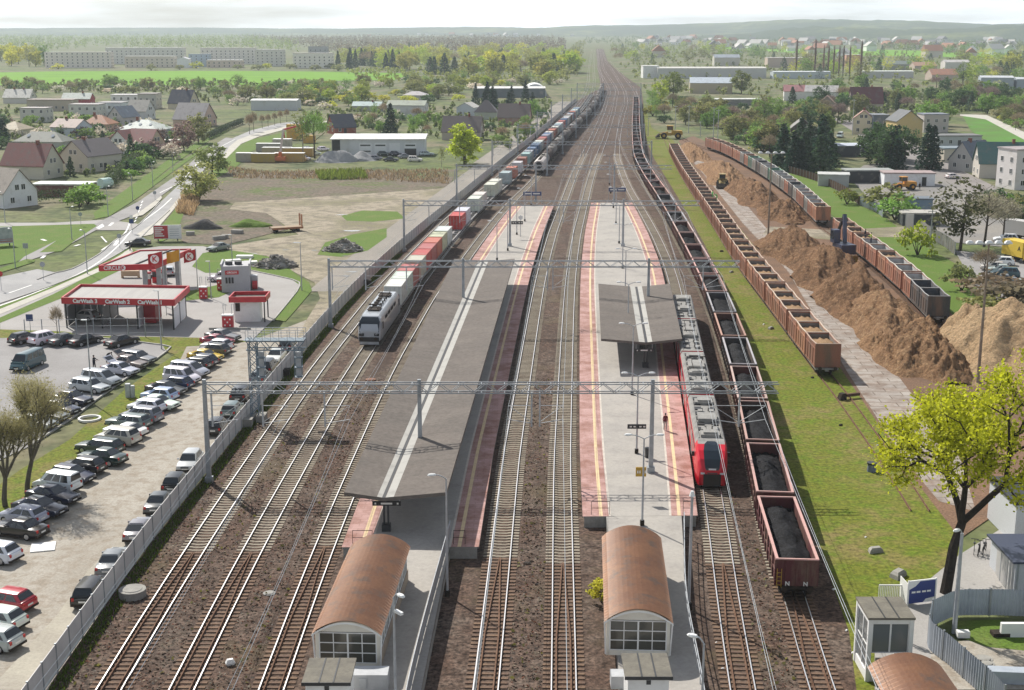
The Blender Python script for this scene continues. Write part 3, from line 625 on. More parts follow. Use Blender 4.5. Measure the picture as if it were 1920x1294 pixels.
def chip_container(empty):
    t = thing('woodchip_container', 'x', 'chip container'); L = 5.98; h = L/2; w = 1.38
    b = MB(); z0, z1 = 1.24, 3.98
    for s in (-1,1):
        b.add([(-h,s*w,z0),(h,s*w,z0),(h,s*w,z1),(0,s*w,z1-.14),(-h,s*w,z1),(-h,s*(w-.1),z0),(h,s*(w-.1),z0),(h,s*(w-.1),z1),(0,s*(w-.1),z1-.14),(-h,s*(w-.1),z1)],
              [(0,1,2,3,4),(9,8,7,6,5),(4,3,8,9),(3,2,7,8),(0,4,9,5),(1,6,7,2)])
        b.box(s*h-(.1 if s>0 else 0),-w+.1,z0,s*h+(0 if s>0 else .1),w-.1,z1-.02)
        for x in (-h+.1,h-.1): b.box(x-.1,s*w-(0 if s>0 else .09),z0,x+.1,s*w+(.09 if s>0 else 0),z1-.03)
        b.box(-h+.2,s*w-(0 if s>0 else .05),z1-.75,h-.2,s*w+(.05 if s>0 else 0),z1-.6); b.box(-h+.2,s*w-(0 if s>0 else .05),z0,h-.2,s*w+(.05 if s>0 else 0),z0+.2)
        for x in (-1.5,0,1.5): b.box(x-.05,s*w-(0 if s>0 else .06),z0+.2,x+.05,s*w+(.06 if s>0 else 0),z1-.75)
    part('box', b, M_WAGON, t)
    f = MB(); f.box(-h+.1,-w+.1,z0+.02,h-.1,w-.1,z0+.1)
    for s in (-1,1): f.box(-h+.1,s*(w-.115)-.008,z0+.1,h-.1,s*(w-.115)+.008,z1-.25); f.box(s*(h-.115)-.008,-w+.12,z0+.1,s*(h-.115)+.008,w-.12,z1-.15)
    part('lining', f, M_LINING, t)
    r = MB()
    for s in (-1,1):
        r.bar((-h,s*(w-.03),z1+.02),(0,s*(w-.03),z1-.12),.15,.07); r.bar((0,s*(w-.03),z1-.12),(h,s*(w-.03),z1+.02),.15,.07); r.bar((s*(h-.05),-w,z1+.02),(s*(h-.05),w,z1+.02),.11,.07)
    part('top_rim', r, M_RIMS, t)
    return t
M_LINING = objmat('chip_container_lining', .85, 0, (.2,.17,.14), .9, .5, .8)
M_CHIP = mat('woodchips', (.33,.215,.12), .95, c2=(.24,.15,.085), ns=1.1, obj=True, fine=(11,.5), bmp=.06)
M_CHIPD = mat('dark_woodchips', (.19,.115,.07), .95, c2=(.28,.175,.1), ns=.9, obj=True, fine=(11,.5), bmp=.06)
CHL = [load_mesh('woodchip_load', m, 5.7, 2.55, 3.28, .25, (0,), sd, .05) for m, sd in ((M_CHIP,5),(M_CHIPD,6))]
cc_ = chip_container(False); ccn = 0
def chip_train(path, y0, y1, where, spec, gname):
    s = path.sY(y0)+9.3; w = 0; n = 0
    while path.at(s)[1] < y1:
        put(fw, path, s, 'flat wagon under chip containers, %s of the row %s' % (ordw(w), where), 'flat wagons of the row '+where)
        for k in range(3):
            sp = spec[n] if n < len(spec) else random.choice('bbbogd'); q = s+(k-1)*6.1
            c, lin, rim, nm = {'b':((.33,.14,.085),(.2,.17,.15),(.5,.38,.3),'rust-brown'),'o':((.4,.18,.1),(.22,.2,.18),(.55,.44,.34),'orange-brown'),'g':((.26,.26,.24),(.42,.42,.42),(.5,.5,.48),'grey'),'k':((.06,.06,.062),(.07,.075,.09),(.3,.3,.3),'black'),'n':((.06,.17,.13),(.1,.25,.18),(.3,.45,.36),'green'),
              'e':((.34,.14,.085),(.44,.44,.44),(.55,.5,.44),'empty rust-brown'),'d':((.27,.11,.07),(.2,.17,.15),(.45,.32,.25),'dark brown')}[sp]
            o = put(cc_, path, q, '%s chip container, %s from the near end, row %s' % (nm, ordw(n) if n else 'first', where), gname)
            f_ = random.uniform(.88,1.1)
            for ch in o.children: ch.color = (*([v*f_ for v in c] if ch.name.startswith('box') else lin if ch.name.startswith('lining') else rim),1)
            if sp in 'bod' :
                solid('woodchip_load', CHL[0 if n < 12 else (n*7 % 3 == 0)], None, 'woodchips in the %s chip container from the near end, row %s' % (ordw(n) if n else 'first', where), 'woodchips', group='woodchip loads of the row '+where)
                place(COL.objects[-1], path, q)
            n += 1
        w += 1; s += 19.4
for ch in cc_.children: pass
chip_train(pT8, 150.0, 430, 'beside the grass strip', 'dobbobbbobbbobbbbbbbbbobbbbobbbbbbbbbbbbbbb', 'woodchip containers beside the grass strip')
chip_train(pT9, YG(556,4.0), YG(402,4.0)-9, 'in front of the meadow', 'kkeeeoeebbbb', 'woodchip containers in front of the meadow')
chip_train(pT9, YG(388,4.0), 452, 'curving away beyond the heaps', 'oegeegkegggnggkgnbgbobbbbbbbbb', 'woodchip containers curving away beyond the heaps')
# ---- tank train
M_TANK = objmat('tank_steel', .85, 0, (.12,.085,.065), .5, .45, .7, spec=.15)
def tank_wagon():
    t = thing('tank_wagon', 'x', 'tank wagon', group='tank wagons of the tank train'); L = 14.2
    b = MB(); rings = []
    for x, r in ((-L/2,.25),(-L/2+.08,.9),(-L/2+.35,1.3),(-L/2+.8,1.42),(L/2-.8,1.42),(L/2-.35,1.3),(L/2-.08,.9),(L/2,.25)):
        rings.append([(x, r*math.cos(a), 2.62+r*math.sin(a)) for a in np.linspace(0,2*math.pi,17)[:-1]])
    b.loft(rings); part('tank', b, M_TANK, t, smooth=True)
    d = MB(); d.cyl((0,0,3.9),(0,0,4.25),.4,n=10); d.box(-1.6,-.4,4.03,1.6,.4,4.07)
    for y in (-.42,.42): d.bar((-1.6,y,4.5),(1.6,y,4.5),.04); [d.bar((x,y,4.05),(x,y,4.5),.04) for x in (-1.6,0,1.6)]
    part('walkway', d, M_DARK, t)
    u = MB(); u.box(-L/2-.3,-1.1,1.0,L/2+.3,1.1,1.22)
    for x in (-4.5,4.5): u.box(x-.3,-1,1.2,x+.3,1,1.75)
    part('frame', u, M_DARK, t); running_gear(t, L+.6, 5.0); return t
tk = tank_wagon(); s = pT3.sY(YG(327,.3))+16; i = 0
TC = [(.45,.43,.4),(.12,.09,.085),(.38,.36,.34),(.17,.15,.14),(.42,.42,.4),(.1,.1,.11),(.3,.28,.26),(.2,.15,.13),(.5,.5,.5),(.12,.11,.11)]
while pT3.at(s)[1] < 860:
    o = put(tk, pT3, s, '%s tank wagon, %s from the near end of the tank train' % (['pale','dark','grey','brownish'][i % 4], ordw(i))); [setattr(ch,'color',(*[v*.6 for v in TC[i % 10]], 1)) for ch in o.children if ch.name.startswith('tank')]; i += 1; s += 15.9
t = thing('hopper_wagon', 'white round-ended covered wagon leading the tank train', 'hopper wagon'); L = 13
b = MB()
b.loft([[(x,y*k,1.3+(z-1.3)*k2) for y, z in ((-1.35,1.3),(-1.4,2.9),(-1.15,3.6),(-.6,3.95),(.6,3.95),(1.15,3.6),(1.4,2.9),(1.35,1.3))] for x, k, k2 in ((-L/2,.92,.95),(-L/2+.4,1,1),(L/2-.4,1,1),(L/2,.92,.95))])
part('body', b, M_PLAIN, t, color=(.55,.5,.47))
d = MB(); d.cyl((-L/2-.03,0,2.65),(-L/2+.02,0,2.65),.95,n=14); part('end_panel', d, M_BLACK, t)
r = MB(); [r.cyl((x,0,3.9),(x,0,4.12),.45,n=10) for x in (-4,-1.3,1.3,4)]; part('hatch', r, M_DARK, t)
u = MB(); u.box(-L/2,-1.1,1.0,L/2,1.1,1.28); part('frame', u, M_DARK, t); running_gear(t, L+.4, 4.6); place(t, pT3, pT3.sY(YG(327,.3))+7)
# ---- grey electric locomotive (nose towards -x)
def loco():
    t = thing('locomotive', 'silver-grey electric locomotive with dark windscreen hauling containers', 'locomotive'); L = 18.6
    prof = [(-1.42,.9),(-1.47,1.6),(-1.47,2.6),(-1.3,3.5),(-1.05,3.92),(1.05,3.92),(1.3,3.5),(1.47,2.6),(1.47,1.6),(1.42,.9)]
    def ring(x, ky, zt, zb=.9): return [(x, y*ky, zb+(min(z,99)-.9)*(zt-zb)/3.02) for y, z in prof]
    b = MB(); b.loft([ring(-9.3,.86,2.1),ring(-9.2,.93,2.35),ring(-8.6,.97,3.3),ring(-8.1,1,3.8),ring(-7.4,1,3.92),ring(7.4,1,3.92),ring(8.1,1,3.8),ring(8.6,.97,3.3),ring(9.2,.93,2.35),ring(9.3,.86,2.1)])
    part('body', b, M_PAINT, t, color=(.42,.45,.48))
    for sg in (-1,1):
        w = MB(); pts = [(-9.26,-1.22,1.95),(-9.26,1.22,1.95),(-8.66,1.3,3.2),(-8.2,1.02,3.68),(-8.2,-1.02,3.68),(-8.66,-1.3,3.2)]
        w.add([(sg*(abs(x)+.03)*(1), y, z+.03) for x, y, z in pts], [(0,1,2,5),(5,2,3,4)]); part('windscreen', w, M_BGLASS, t)
        for y in (-.95,.95):
            h = MB(); h.cyl((sg*9.28,y,1.75),(sg*9.36,y,1.75),.16,n=10); part('headlight', h, M_HEAD, t)
        k = MB(); k.box(sg*9.33-.05,-1.24,.8,sg*9.33+.05,1.24,1.36); k.box(sg*9.28-.05,-1.2,.35,sg*9.28+.05,1.2,.82); part('front_apron', k, M_BLACK, t)
        k = MB(); [k.cbox((sg*9.3,y,1.68),(.12,.62,.34)) for y in (-.95,.95)]; part('lamp_surround', k, M_BLACK, t)
        k = MB(); k.box(sg*9.32-.04,-1.3,1.38,sg*9.32+.04,1.3,1.5); k.box(sg*9.32-.05,-1.2,.45,sg*9.32+.05,1.2,.9); part('bumper_beam', k, M_LPOLE, t)
    for y in (-1.475,1.475):
        for x in (-4,-1.5,1,3.5): g = MB(); g.cbox((x,y*.97,3.0),(1.7,.05,.4)); part('side_grille', g, M_DARK, t)
        for x in (-7.3,7.3): g = MB(); g.cbox((x,y,2.5),(.8,.02,.9)); part('side_window', g, M_DARK, t); g = MB(); g.cbox((x+(-.8 if x<0 else .8),y*.995,2.0),(.55,.02,1.9)); part('cab_door', g, M_LPOLE, t)
    for x in (-4.6,4.6):
        r = MB(); r.box(x-1.1,-.8,4.05,x+1.1,.8,4.1); sg = 1 if x > 0 else -1
        for y in (-.5,.5): r.bar((x-sg*.9,y*.6,4.1),(x+sg*.9,y,4.28),.07); r.bar((x+sg*.9,y,4.28),(x-sg*.6,y*1.2,4.42),.05)
        r.bar((x-sg*.6,-.85,4.44),(x-sg*.6,.85,4.44),.09); r.bar((x-sg*.85,-.85,4.44),(x-sg*.85,.85,4.44),.09)
        for xx in (x-.9,x+.9):
            for y in (-.6,.6): r.cyl((xx,y,3.9),(xx,y,4.08),.09,n=6)
        part('pantograph', r, M_DARK, t)
    r = MB()
    for x in (-2.2,-.7,.9,2.3):
        r.cbox((x,.35,4.02),(.8,.5,.22)); r.cyl((x,-.5,3.92),(x,-.5,4.3),.1,n=6); r.bar((x-.6,-.5,4.3),(x+.6,-.2,4.22),.05)
    r.bar((-3.6,-.1,4.25),(3.6,-.1,4.25),.05); part('roof_equipment', r, M_DARK, t)
    u = MB(); u.box(-2.2,-1.2,.45,2.2,1.2,.95); part('underfloor_box', u, M_DARK, t); running_gear(t, L, 5.3)
    return t
lo = loco(); place(lo, pT2, pT2.sY(LOCOY)+9.3)
# ---- red electric multiple unit
def emu():
    s0 = pT6.sY(111.3); cars = [(0,18.6,'n'),(18.6,37.0,''),(37.0,54.5,''),(54.5,73.2,'f')]
    c0 = pT6.at(s0); t = thing('passenger_train', 'bright red electric passenger train standing at the platform', 'passenger train', (c0[0],c0[1],0))
    M_ER = mat('train_red', (.62,.012,.03), .25); M_EG = mat('train_roof_grey', (.3,.29,.27), .7, c2=(.19,.185,.175), ns=1.1, obj=True, fine=(6,.15)); M_ED = mat('train_black', (.015,.016,.02), .25)
    prof = [(-1.38,.75,0),(-1.43,1.5,0),(-1.43,2.6,0),(-1.36,3.25,0),(-1.18,3.62,1),(1.18,3.62,0),(1.36,3.25,0),(1.43,2.6,0),(1.43,1.5,0),(1.38,.75,0)]
    for a, e, kind in cars:
        sc = s0+(a+e)/2; p = pT6.at(sc); ang = pT6.ang(sc); L = e-a-.5; h = L/2
        car = MB(); xs = [-h,h]; rr = lambda x, ky=1, zt=3.62, zb=.75: [(x,y*ky,zb+(z-.75)*(zt-zb)/2.87) for y,z,_ in prof]
        fl = -1 if kind == 'n' else 1
        if kind in ('n','f') and kind:
            nose = [(h,.62,1.75,.5),(h-.12,.78,2.05,.42),(h-.6,.9,2.65,.4),(h-1.4,.97,3.2,.45),(h-2.3,1,3.5,.6),(h-3.2,1,3.62,.75)]
            rings = [rr(x*1,k,zt,zb) for x,k,zt,zb in nose]+[rr(-h)]
            if fl < 0: rings = [[(-x,y,z) for x,y,z in r_][::-1] for r_ in rings]
            else: rings = rings[::-1] if False else [[(x,y,z) for x,y,z in r_] for r_ in rings][::-1]
            if fl < 0: pass
        else: rings = [rr(-h),rr(h)]
        car.loft(rings)
        # grey roof, red flanks
        for i, f in enumerate(car.f):
            zz = [car.v[j][2] for j in f]; yy = [abs(car.v[j][1]) for j in f]; xx = [abs(car.v[j][0]) for j in f]
            if len(f) == 4 and min(zz) > 3.2 and (not kind or min([fl*car.v[j][0] for j in f]) < h-3): car.m[i] = 1
        co_ = part('car_body', car, [M_ER, M_EG], t, (p[0]-c0[0],p[1]-c0[1],0), ang, smooth=False)
        lo_, hi = (-h+.6, h-.6) if not kind else ((-h+3.6,h-.6) if fl < 0 else (-h+.6,h-3.6))
        for sy in (-1,1):
            w = MB(); w.box(lo_,sy*1.43-.012,2.05,hi,sy*1.43+.012,2.95); part('window_band', w, M_GLASS, co_)
            for k in (.3,.7):
                x = lo_+(hi-lo_)*k; d = MB(); d.box(x-.65,sy*1.435-.014,.95,x+.65,sy*1.435+.014,2.98); part('door', d, M_EG, co_)
        rf = MB(); n = 0; x = lo_+.2
        while x < hi-1.6:
            ln = random.choice([1.4,2.2,2.9]); kind2 = random.random()
            if kind2 < .65: rf.box(x,-.85,3.6,x+ln,.85,3.85+random.random()*.2); rf.box(x+.2,-.6,3.85,x+ln-.2,.6,4.02+random.random()*.06)
            else:
                for y in (-.55,.5): rf.cbox((x+.5,y,3.72),(.7,.4,.28)); rf.cyl((x+1.0,y*.6,3.6),(x+1.0,y*.6,3.95),.1,n=6)
            x += ln+random.choice([.3,.6,.9])
        rf.box(lo_,-1.06,3.62,hi,-.98,3.7); rf.box(lo_,.98,3.62,hi,1.06,3.7); part('roof_unit', rf, M_EG, co_)
        for xx in np.linspace(lo_+1,hi-1,8):
            for yy in (-.62,.62):
                if random.random() < .85: dk = MB(); dk.cbox((xx,yy,3.67),(.9,.6,.12)); part('roof_recess', dk, M_BLACK, co_)
        for xb in (-h+2.6,h-2.6): part('bogie', BOGIE, None, co_, (xb,0,-.05))
        if kind == '':
            pg = MB(); sg = 1; x = 0
            for y in (-.5,.5): pg.bar((x-.9,y*.6,3.9),(x+.9,y,4.4),.06); pg.bar((x+.9,y,4.4),(x-.3,y*1.2,5.3),.05)
            pg.bar((x-.3,-.85,5.32),(x-.3,.85,5.32),.08); part('pantograph', pg, M_DARK, co_)
        if kind == 'n':
            w = MB(); A = [(h-.02,.42,1.5),(h-.1,.62,2.0),(h-.58,.7,2.62),(h-1.36,.72,3.17),(h-2.2,.62,3.49),(h-2.75,.35,3.6)]
            L_ = [(-x-.035,-y,z+.035) for x,y,z in A]; R_ = [(-x-.035,y,z+.035) for x,y,z in A]; w.strip(R_, L_); part('windscreen', w, M_BGLASS, co_)
            m = MB(); m.box(-h-.06,-.75,.45,-h-.0,.75,1.5); m.box(-h-.1,-.3,.7,-h-.05,.3,1.2); part('coupler_panel', m, M_ED, co_)
            for y in (-.82,.82):
                q = MB(); q.cbox((-h+.02,y,1.55),(.12,.34,.16)); part('headlight', q, M_HEAD, co_)
                for zz in (2.4,): q = MB(); q.cbox((-h+2.6,y/.82*1.55,2.5),(.18,.22,.4)); part('mirror', q, M_ED, co_)
            sgn = MB(); sgn.box(-h-.02,-.32,1.86,-h+.0,.32,2.0); part('destination_display', sgn, M_HEAD, co_)
    g = MB()
    for a, e, k in cars[1:]:
        p = pT6.at(s0+a); ang = pT6.ang(s0+a); q = MB(); q.box(-.32,-1.25,.9,.32,1.25,3.5); part('gangway', q, M_BLACK, t, (p[0]-c0[0],p[1]-c0[1],0), ang)
    return t
emu()
# ------------------------------------------------------------------ platform roofs
M_FELT = mat('grey_brown_roof_felt', (.15,.13,.115), .9, c2=(.13,.115,.102), ns=.35, lo=.4, hi=.65, fine=(2.5,.2), stretch=(.25,1.6,1), big=(.22,(.17,.148,.13),.5,.7))
M_GUTB = mat('pale_roof_band', (.42,.41,.38), .85, c2=(.31,.3,.28), ns=.8, lo=.5, hi=.75); M_STEEL = mat('dark_steel_column', (.03,.032,.035), .5)
M_BLUE = mat('blue_sign', (.02,.045,.16), .4)
def canopy(label, near, far, he, hv, cols):
    (nl, nv, nr, ny), (fl, fv, fr, fy) = near, far
    y0 = YG(ny, he); y1 = YG(fy, he); n = 12; rows = []
    for i in range(n+1):
        k = i/n; y = y0+(y1-y0)*k; rows.append(y)
    xs = [[XA(a, y0, h)*(1-i/n)+XA(b, y1, h)*(i/n) for i in range(n+1)] for a, b, h in ((nl,fl,he),(nv,fv,hv),(nr,fr,he))]
    c = (xs[1][0], y0); t = thing('platform_roof', label, 'platform roof', (c[0],c[1],0))
    L = lambda X, z: [(X[i]-c[0], rows[i]-c[1], z) for i in range(n+1)]
    th = .28; mb = MB()
    l, v, r = L(xs[0],he), L(xs[1],hv), L(xs[2],he)
    lo = lambda A: [(p[0],p[1],p[2]-th) for p in A]
    mb.strip(v, l); mb.strip(r, v); mb.strip(lo(l), lo(v)); mb.strip(lo(v), lo(r)); mb.strip(l, lo(l)); mb.strip(lo(r), r)
    for i in (0, n): mb.add([l[i],v[i],r[i],lo(r)[i],lo(v)[i],lo(l)[i]], [(0,1,4,5),(1,2,3,4)])
    part('roof', mb, M_FELT, t)
    for s, E in ((-1,l),(1,r)):
        def lerp(a, b, z): return [tuple(v[i][k]+(E[i][k]-v[i][k])*a + (z if k == 2 else 0) for k in range(3)) for i in range(n+1)]
        b = MB(); A, B = lerp(.035,0,.012), lerp(.165,0,.012); b.strip(A, B) if s > 0 else b.strip(B, A); part('pale_band', b, M_GUTB, t)
    g = MB(); A = [(p[0]-.12,p[1],p[2]+.02) for p in v]; B = [(p[0]+.12,p[1],p[2]+.02) for p in v]; g.strip(B, A); part('gutter', g, M_BLACK, t)
    for yy in np.arange(y0+1.2, y1-1, cols):
        k = (yy-y0)/(y1-y0); x = xs[1][0]*(1-k)+xs[1][-1]*k - c[0]; cb = MB()
        for d in (-.16,.16): cb.box(x+d-.07,yy-c[1]-.1,PZ,x+d+.07,yy-c[1]+.1,hv-.2)
        cb.box(x-.34,yy-c[1]-.3,PZ,x+.34,yy-c[1]+.3,PZ+.55); cb.bar((x-.2,yy-c[1],hv-.6),(x-2.6,yy-c[1],hv+.02),.12); cb.bar((x+.2,yy-c[1],hv-.6),(x+2.6,yy-c[1],hv+.02),.12); part('column', cb, M_STEEL, t)
    for d in (-1,1): pass
    return t, c
def hang_sign(label, x, y, w, h, z, top):
    t = thing('hanging_sign', label, 'sign', (x,y,0)); b = MB(); b.box(-w/2,-.06,z,w/2,.06,z+h); part('board', b, M_BLACK, t)
    m = MB()
    for a, e in ((-.42,-.36),(-.2,.2),(.36,.42)): m.box(a*w,-.068,z+h*.3,e*w,-.062,z+h*.7)
    part('marking', m, M_MARK, t); r = MB(); [r.bar((q*w,0,z+h),(q*w,0,top),.04) for q in (-.46,.46)]; part('hanger', r, M_LPOLE, t); return t
canopy('long grey butterfly roof with pale centre bands over the left platform', (645,719,837,923), (852,906,965,485), 4.5, 4.05, 11.5)
canopy('short grey butterfly roof on the right platform beside the red train', (1127,1212,1279,635), (1122,1193,1256,532), 4.6, 4.15, 9)
hang_sign('black platform number sign hanging under the near end of the long roof', XA(725,YG(992,PZ)-.6,3), YG(992,PZ)-.6, 2.2, .36, 3.1, 3.9)
hang_sign('black platform number sign hanging under the short roof', XA(1210,YG(700,PZ),3.3), YG(690,PZ)-1, 2.0, .35, 3.1, 4)
# ------------------------------------------------------------------ stair houses with arched roofs, lift towers
M_CREAM = mat('cream_paint', (.76,.73,.64), .6, c2=(.62,.58,.5), ns=.9, obj=True, lo=.5, hi=.8)
M_STAIRG = glassmat('stair_house_glass', (.07,.068,.055), .12)
M_ARCH = mat('brown_corrugated_roof', (.36,.185,.1), .55, c2=(.27,.135,.08), ns=.45, lo=.4, hi=.7, fine=(5,.1), big=(.8,(.24,.155,.11),.52,.66))
def arch_roof(L, w, ze, rise, ribs=36):
    mb = MB(); n = 14; rings = []
    for k in range(ribs*2+1):
        y = L*k/(ribs*2); r = 0 if k % 2 else .075
        rings.append([(-w/2*math.cos(math.pi*i/n) if False else -w/2+w*i/n, y, ze+(rise+r)*(1-(2*i/n-1)**2)+(r if 0<i<n else 0)) for i in range(n+1)])
    mb.loft(rings, 0, False, False); mb.f = [f[::-1] for f in mb.f]; return mb
def window_panel(t, x0, x1, z0, z1, y, nx, nz, name='window', side=None, glass=M_BGLASS):
    """framed window standing in the plane y (or the plane x = side)"""
    f = MB(); d = .05; q = .055
    tr = (lambda a, z, e: (a, e, z)) if side is None else (lambda a, z, e: (side+e, a, z))
    def bx(a, c, b, e, dd, m=0):
        p, r = tr(a, c, -dd+y if side is None else -dd), tr(b, e, dd+y if side is None else dd)
        f.box(min(p[0],r[0]),min(p[1],r[1]),min(p[2],r[2]),max(p[0],r[0]),max(p[1],r[1]),max(p[2],r[2]),m)
    for i in range(nx+1): a = x0+(x1-x0)*i/nx; wd = q*1.9 if i in (0,nx) or (nx % 2 == 0 and i == nx//2) else q; bx(a-wd/2, z0, a+wd/2, z1, d)
    for i in range(nz+1): c = z0+(z1-z0)*i/nz; bx(x0, c-q/2, x1, c+q/2, d*.9)
    w = part(name, f, M_WHITE, t); g = MB(); f2 = f; f = g; bx(x0, z0, x1, z1, .01); part('pane', g, glass, w); return w
def stair_house(label, x, y, rz, L, w, z0, hw, low=True):
    t = thing('stair_house', label, 'stair house', (x,y,z0), rz); ze = hw
    part('roof', arch_roof(L, w+.5, ze, .78), M_ARCH, t)
    e = MB()
    for yy in (0.02, L-.1): e.add([(-w/2-.27+(w+.54)*i/14, yy-.03, ze-.03+.84*(1-(2*i/14-1)**2)) for i in range(15)]+[(-w/2-.27+(w+.54)*i/14, yy-.03, ze-.15+.84*(1-(2*i/14-1)**2)) for i in range(15)], [(i,15+i,16+i,i+1) for i in range(14)])
    part('roof_edge', e, M_WHITE, t)
    f = MB(); yf = .45
    f.add([(-w/2,yf,ze-.02)]+[(-w/2+w*i/12,yf,ze-.02+.7*(1-(2*i/12-1)**2)) for i in range(13)]+[(w/2,yf,ze-.02)], [tuple(range(15))])
    for s in (-1,1): f.box(s*w/2-.1,yf-.06,0,s*w/2+.1,yf+.1,ze)
    f.box(-w/2,yf-.06,0,w/2,yf+.06,.32); part('gable', f, M_CREAM, t)
    window_panel(t, -w/2+.12, w/2-.12, .36, ze-.08, yf, 4, 3, glass=M_STAIRG)
    for s in (-1,1):
        b = MB(); b.box(s*w/2-.09,yf+.1,0,s*w/2+.09,L-.3,.85); part('side_wall', b, M_SIDEW, t)
        n = int((L-1)/2.2)
        for i in range(n): window_panel(t, yf+.2+i*2.2, yf+2.3+i*2.2, .9, ze-.05, 0, 3, 2, side=s*w/2, glass=M_STAIRG)
        p = MB(); p.cyl((s*(w/2+.22),.25,ze-.05),(s*(w/2+.12),.32,.1),.05,n=6); part('downpipe', p, M_WHITE, t)
    return t
M_SIDEW = mat('beige_panel_wall', (.4,.33,.26), .8, c2=(.3,.24,.19), ns=.8, obj=True)
def heading(x0, y0, x1, y1): return math.atan2(y1-y0, x1-x0)-math.pi/2
stair_house('white stair house with brown arched roof on the left platform walkway', -10.0, 75.9, heading(-10,76,-9.3,90), 14.4, 3.75, PZ, 2.38)
stair_house('white stair house with brown arched roof on the red train platform walkway', 7.8, 77.6, heading(7.8,78,8.56,92), 14.4, 3.75, PZ, 2.38)
stair_house('arched stair house beside the glass lift at the right edge', 23.3, 58, heading(23.3,58,23.1,73), 15.6, 3.9, 0, 2.38)
def lift_tower(label, x, y, w, d, z0, h, glass=False):
    t = thing('lift_tower', label, 'lift tower', (x,y,z0)); r = MB(); r.box(-w/2-.18,-.18,h,w/2+.18,d+.18,h+.14); part('roof', r, M_FELTG, t)
    s = MB(); [s.box(q*w-.04,-.15,h+.142,q*w+.04,d+.15,h+.165) for q in (-.17,.17)]; part('roof_seam', s, M_STEEL, t)
    b = MB()
    if glass:
        for a in (-w/2,w/2):
            for e in (0,d): b.box(a-.13,e-.13,0,a+.13,e+.13,h)
        b.box(-w/2,-.08,0,w/2,.08,.5); b.box(-w/2,-.1,h-.3,w/2,.1,h); b.box(-w/2-.1,0,h-.3,-w/2+.1,d,h); b.box(-w/2-.08,0,0,-w/2+.08,d,.6)
        part('frame', b, M_WHITE, t)
        G2 = glassmat('lift_glass', (.15,.165,.17), .12); window_panel(t, -w/2+.13, w/2-.13, 1.9, h-.3, 0, 2, 1, glass=G2); window_panel(t, .13, d-.13, .6, h-.3, 0, 2, 2, side=-w/2, glass=G2); window_panel(t, .13, d-.13, .6, h-.3, 0, 2, 2, side=w/2, glass=G2)
        k = MB(); k.box(-w/2+.4,-.9,.1,w/2-.15,-.1,1.6); part('lower_porch', k, M_SIDEW, t)
    else:
        b.box(-w/2,0,0,w/2,d,h); part('wall', b, M_WHITE, t); v = MB(); v.box(-.12,-.02,h-.42,.14,-.003,h-.16); part('vent', v, M_STEEL, t)
        e = MB(); e.box(-w/2-.2,-.2,h-.05,w/2+.2,-.16,h+.15); part('fascia', e, M_STEEL, t)
    return t
M_FELTG = mat('lift_roof_grey', (.2,.185,.15), .85, c2=(.14,.13,.11), ns=.9, obj=True, fine=(5,.12))
lift_tower('white lift tower with flat olive-grey roof in front of the left stair house', -10.3, 69.2, 2.35, 2.7, PZ, 2.62)
lift_tower('white lift tower with flat olive-grey roof in front of the middle stair house', 7.65, 69.9, 2.3, 2.6, PZ, 2.62)
lift_tower('tall glazed lift tower with dark flat roof beside the coal track', 23.0, 76.5, 2.5, 2.8, 0, 4.1, True)
M_PALEW = mat('pale_grey_wall', (.5,.51,.52), .8, c2=(.4,.41,.42), ns=1.2, obj=True)
b = MB(); b.box(-1.45,0,0,1.45,1.2,1.1); t = solid('stair_wall', b, M_PALEW, 'low white wall with grey hatch between left lift tower and stair house', 'wall', (-8.75,73.2,PZ))
h = MB(); h.box(-.22,-.05,.25,.22,-.004,.9); part('hatch', h, M_LPOLE, t)
b = MB(); b.box(-1.0,0,0,1.0,1.0,.8); solid('stair_wall', b, M_PALEW, 'low white wall beside the middle lift tower', 'wall', (6.85,73.6,PZ))
# railings
def rail_fence(label, pts, h, z, infill, name='railing'):
    p = Path(pts, 1, 0); c = p.at(0); t = thing(name, label, 'railing', (c[0],c[1],z)); n = max(1,int(p.L/2.0)); st = p.L/n
    for i in range(n+1):
        a = p.at(i*st)-c; q = MB(); q.box(a[0]-.035,a[1]-.035,-.2,a[0]+.035,a[1]+.035,h); part('post', q, M_LPOLE, t)
    tp = MB()
    for i in range(n):
        a = p.at(i*st)-c; b = p.at((i+1)*st)-c
        for zz in ([h-.03,.12] if infill else [h-.03,h*.55]): tp.bar((a[0],a[1],zz),(b[0],b[1],zz),.05)
    part('handrail', tp, M_LPOLE, t)
    if infill:
        for i in range(n):
            a = p.at(i*st+.06)-c; b = p.at((i+1)*st-.06)-c; q = MB(); q.bar((a[0],a[1],h/2+.05),(b[0],b[1],h/2+.05),.02,h-.22); part('panel', q, M_PANEL, t)
    return t
M_PANEL = mat('perforated_railing_panel', (.36,.37,.38), .6, c2=(.27,.28,.29), ns=2, obj=True)
WA, WB = P(846,1005,PZ), P(772,1294,PZ)
rail_fence('pale panelled railing along the walkway beside the left stair house', [(WB[0]-.1,58),(WB[0]-.08,WB[1]),(WA[0]-.08,WA[1])], 1.25, PZ, True)
rail_fence('pale panelled railing along the walkway of the red train platform', [(P(1318,1294,PZ)[0]-1.0,58),(P(1318,1294,PZ)[0]-.1,P(1318,1294,PZ)[1]),(P(1288,1130,PZ)[0]-.08,P(1288,1130,PZ)[1]),(P(1284,985,PZ)[0]-.08,P(1284,985,PZ)[1])], 1.1, PZ, False)
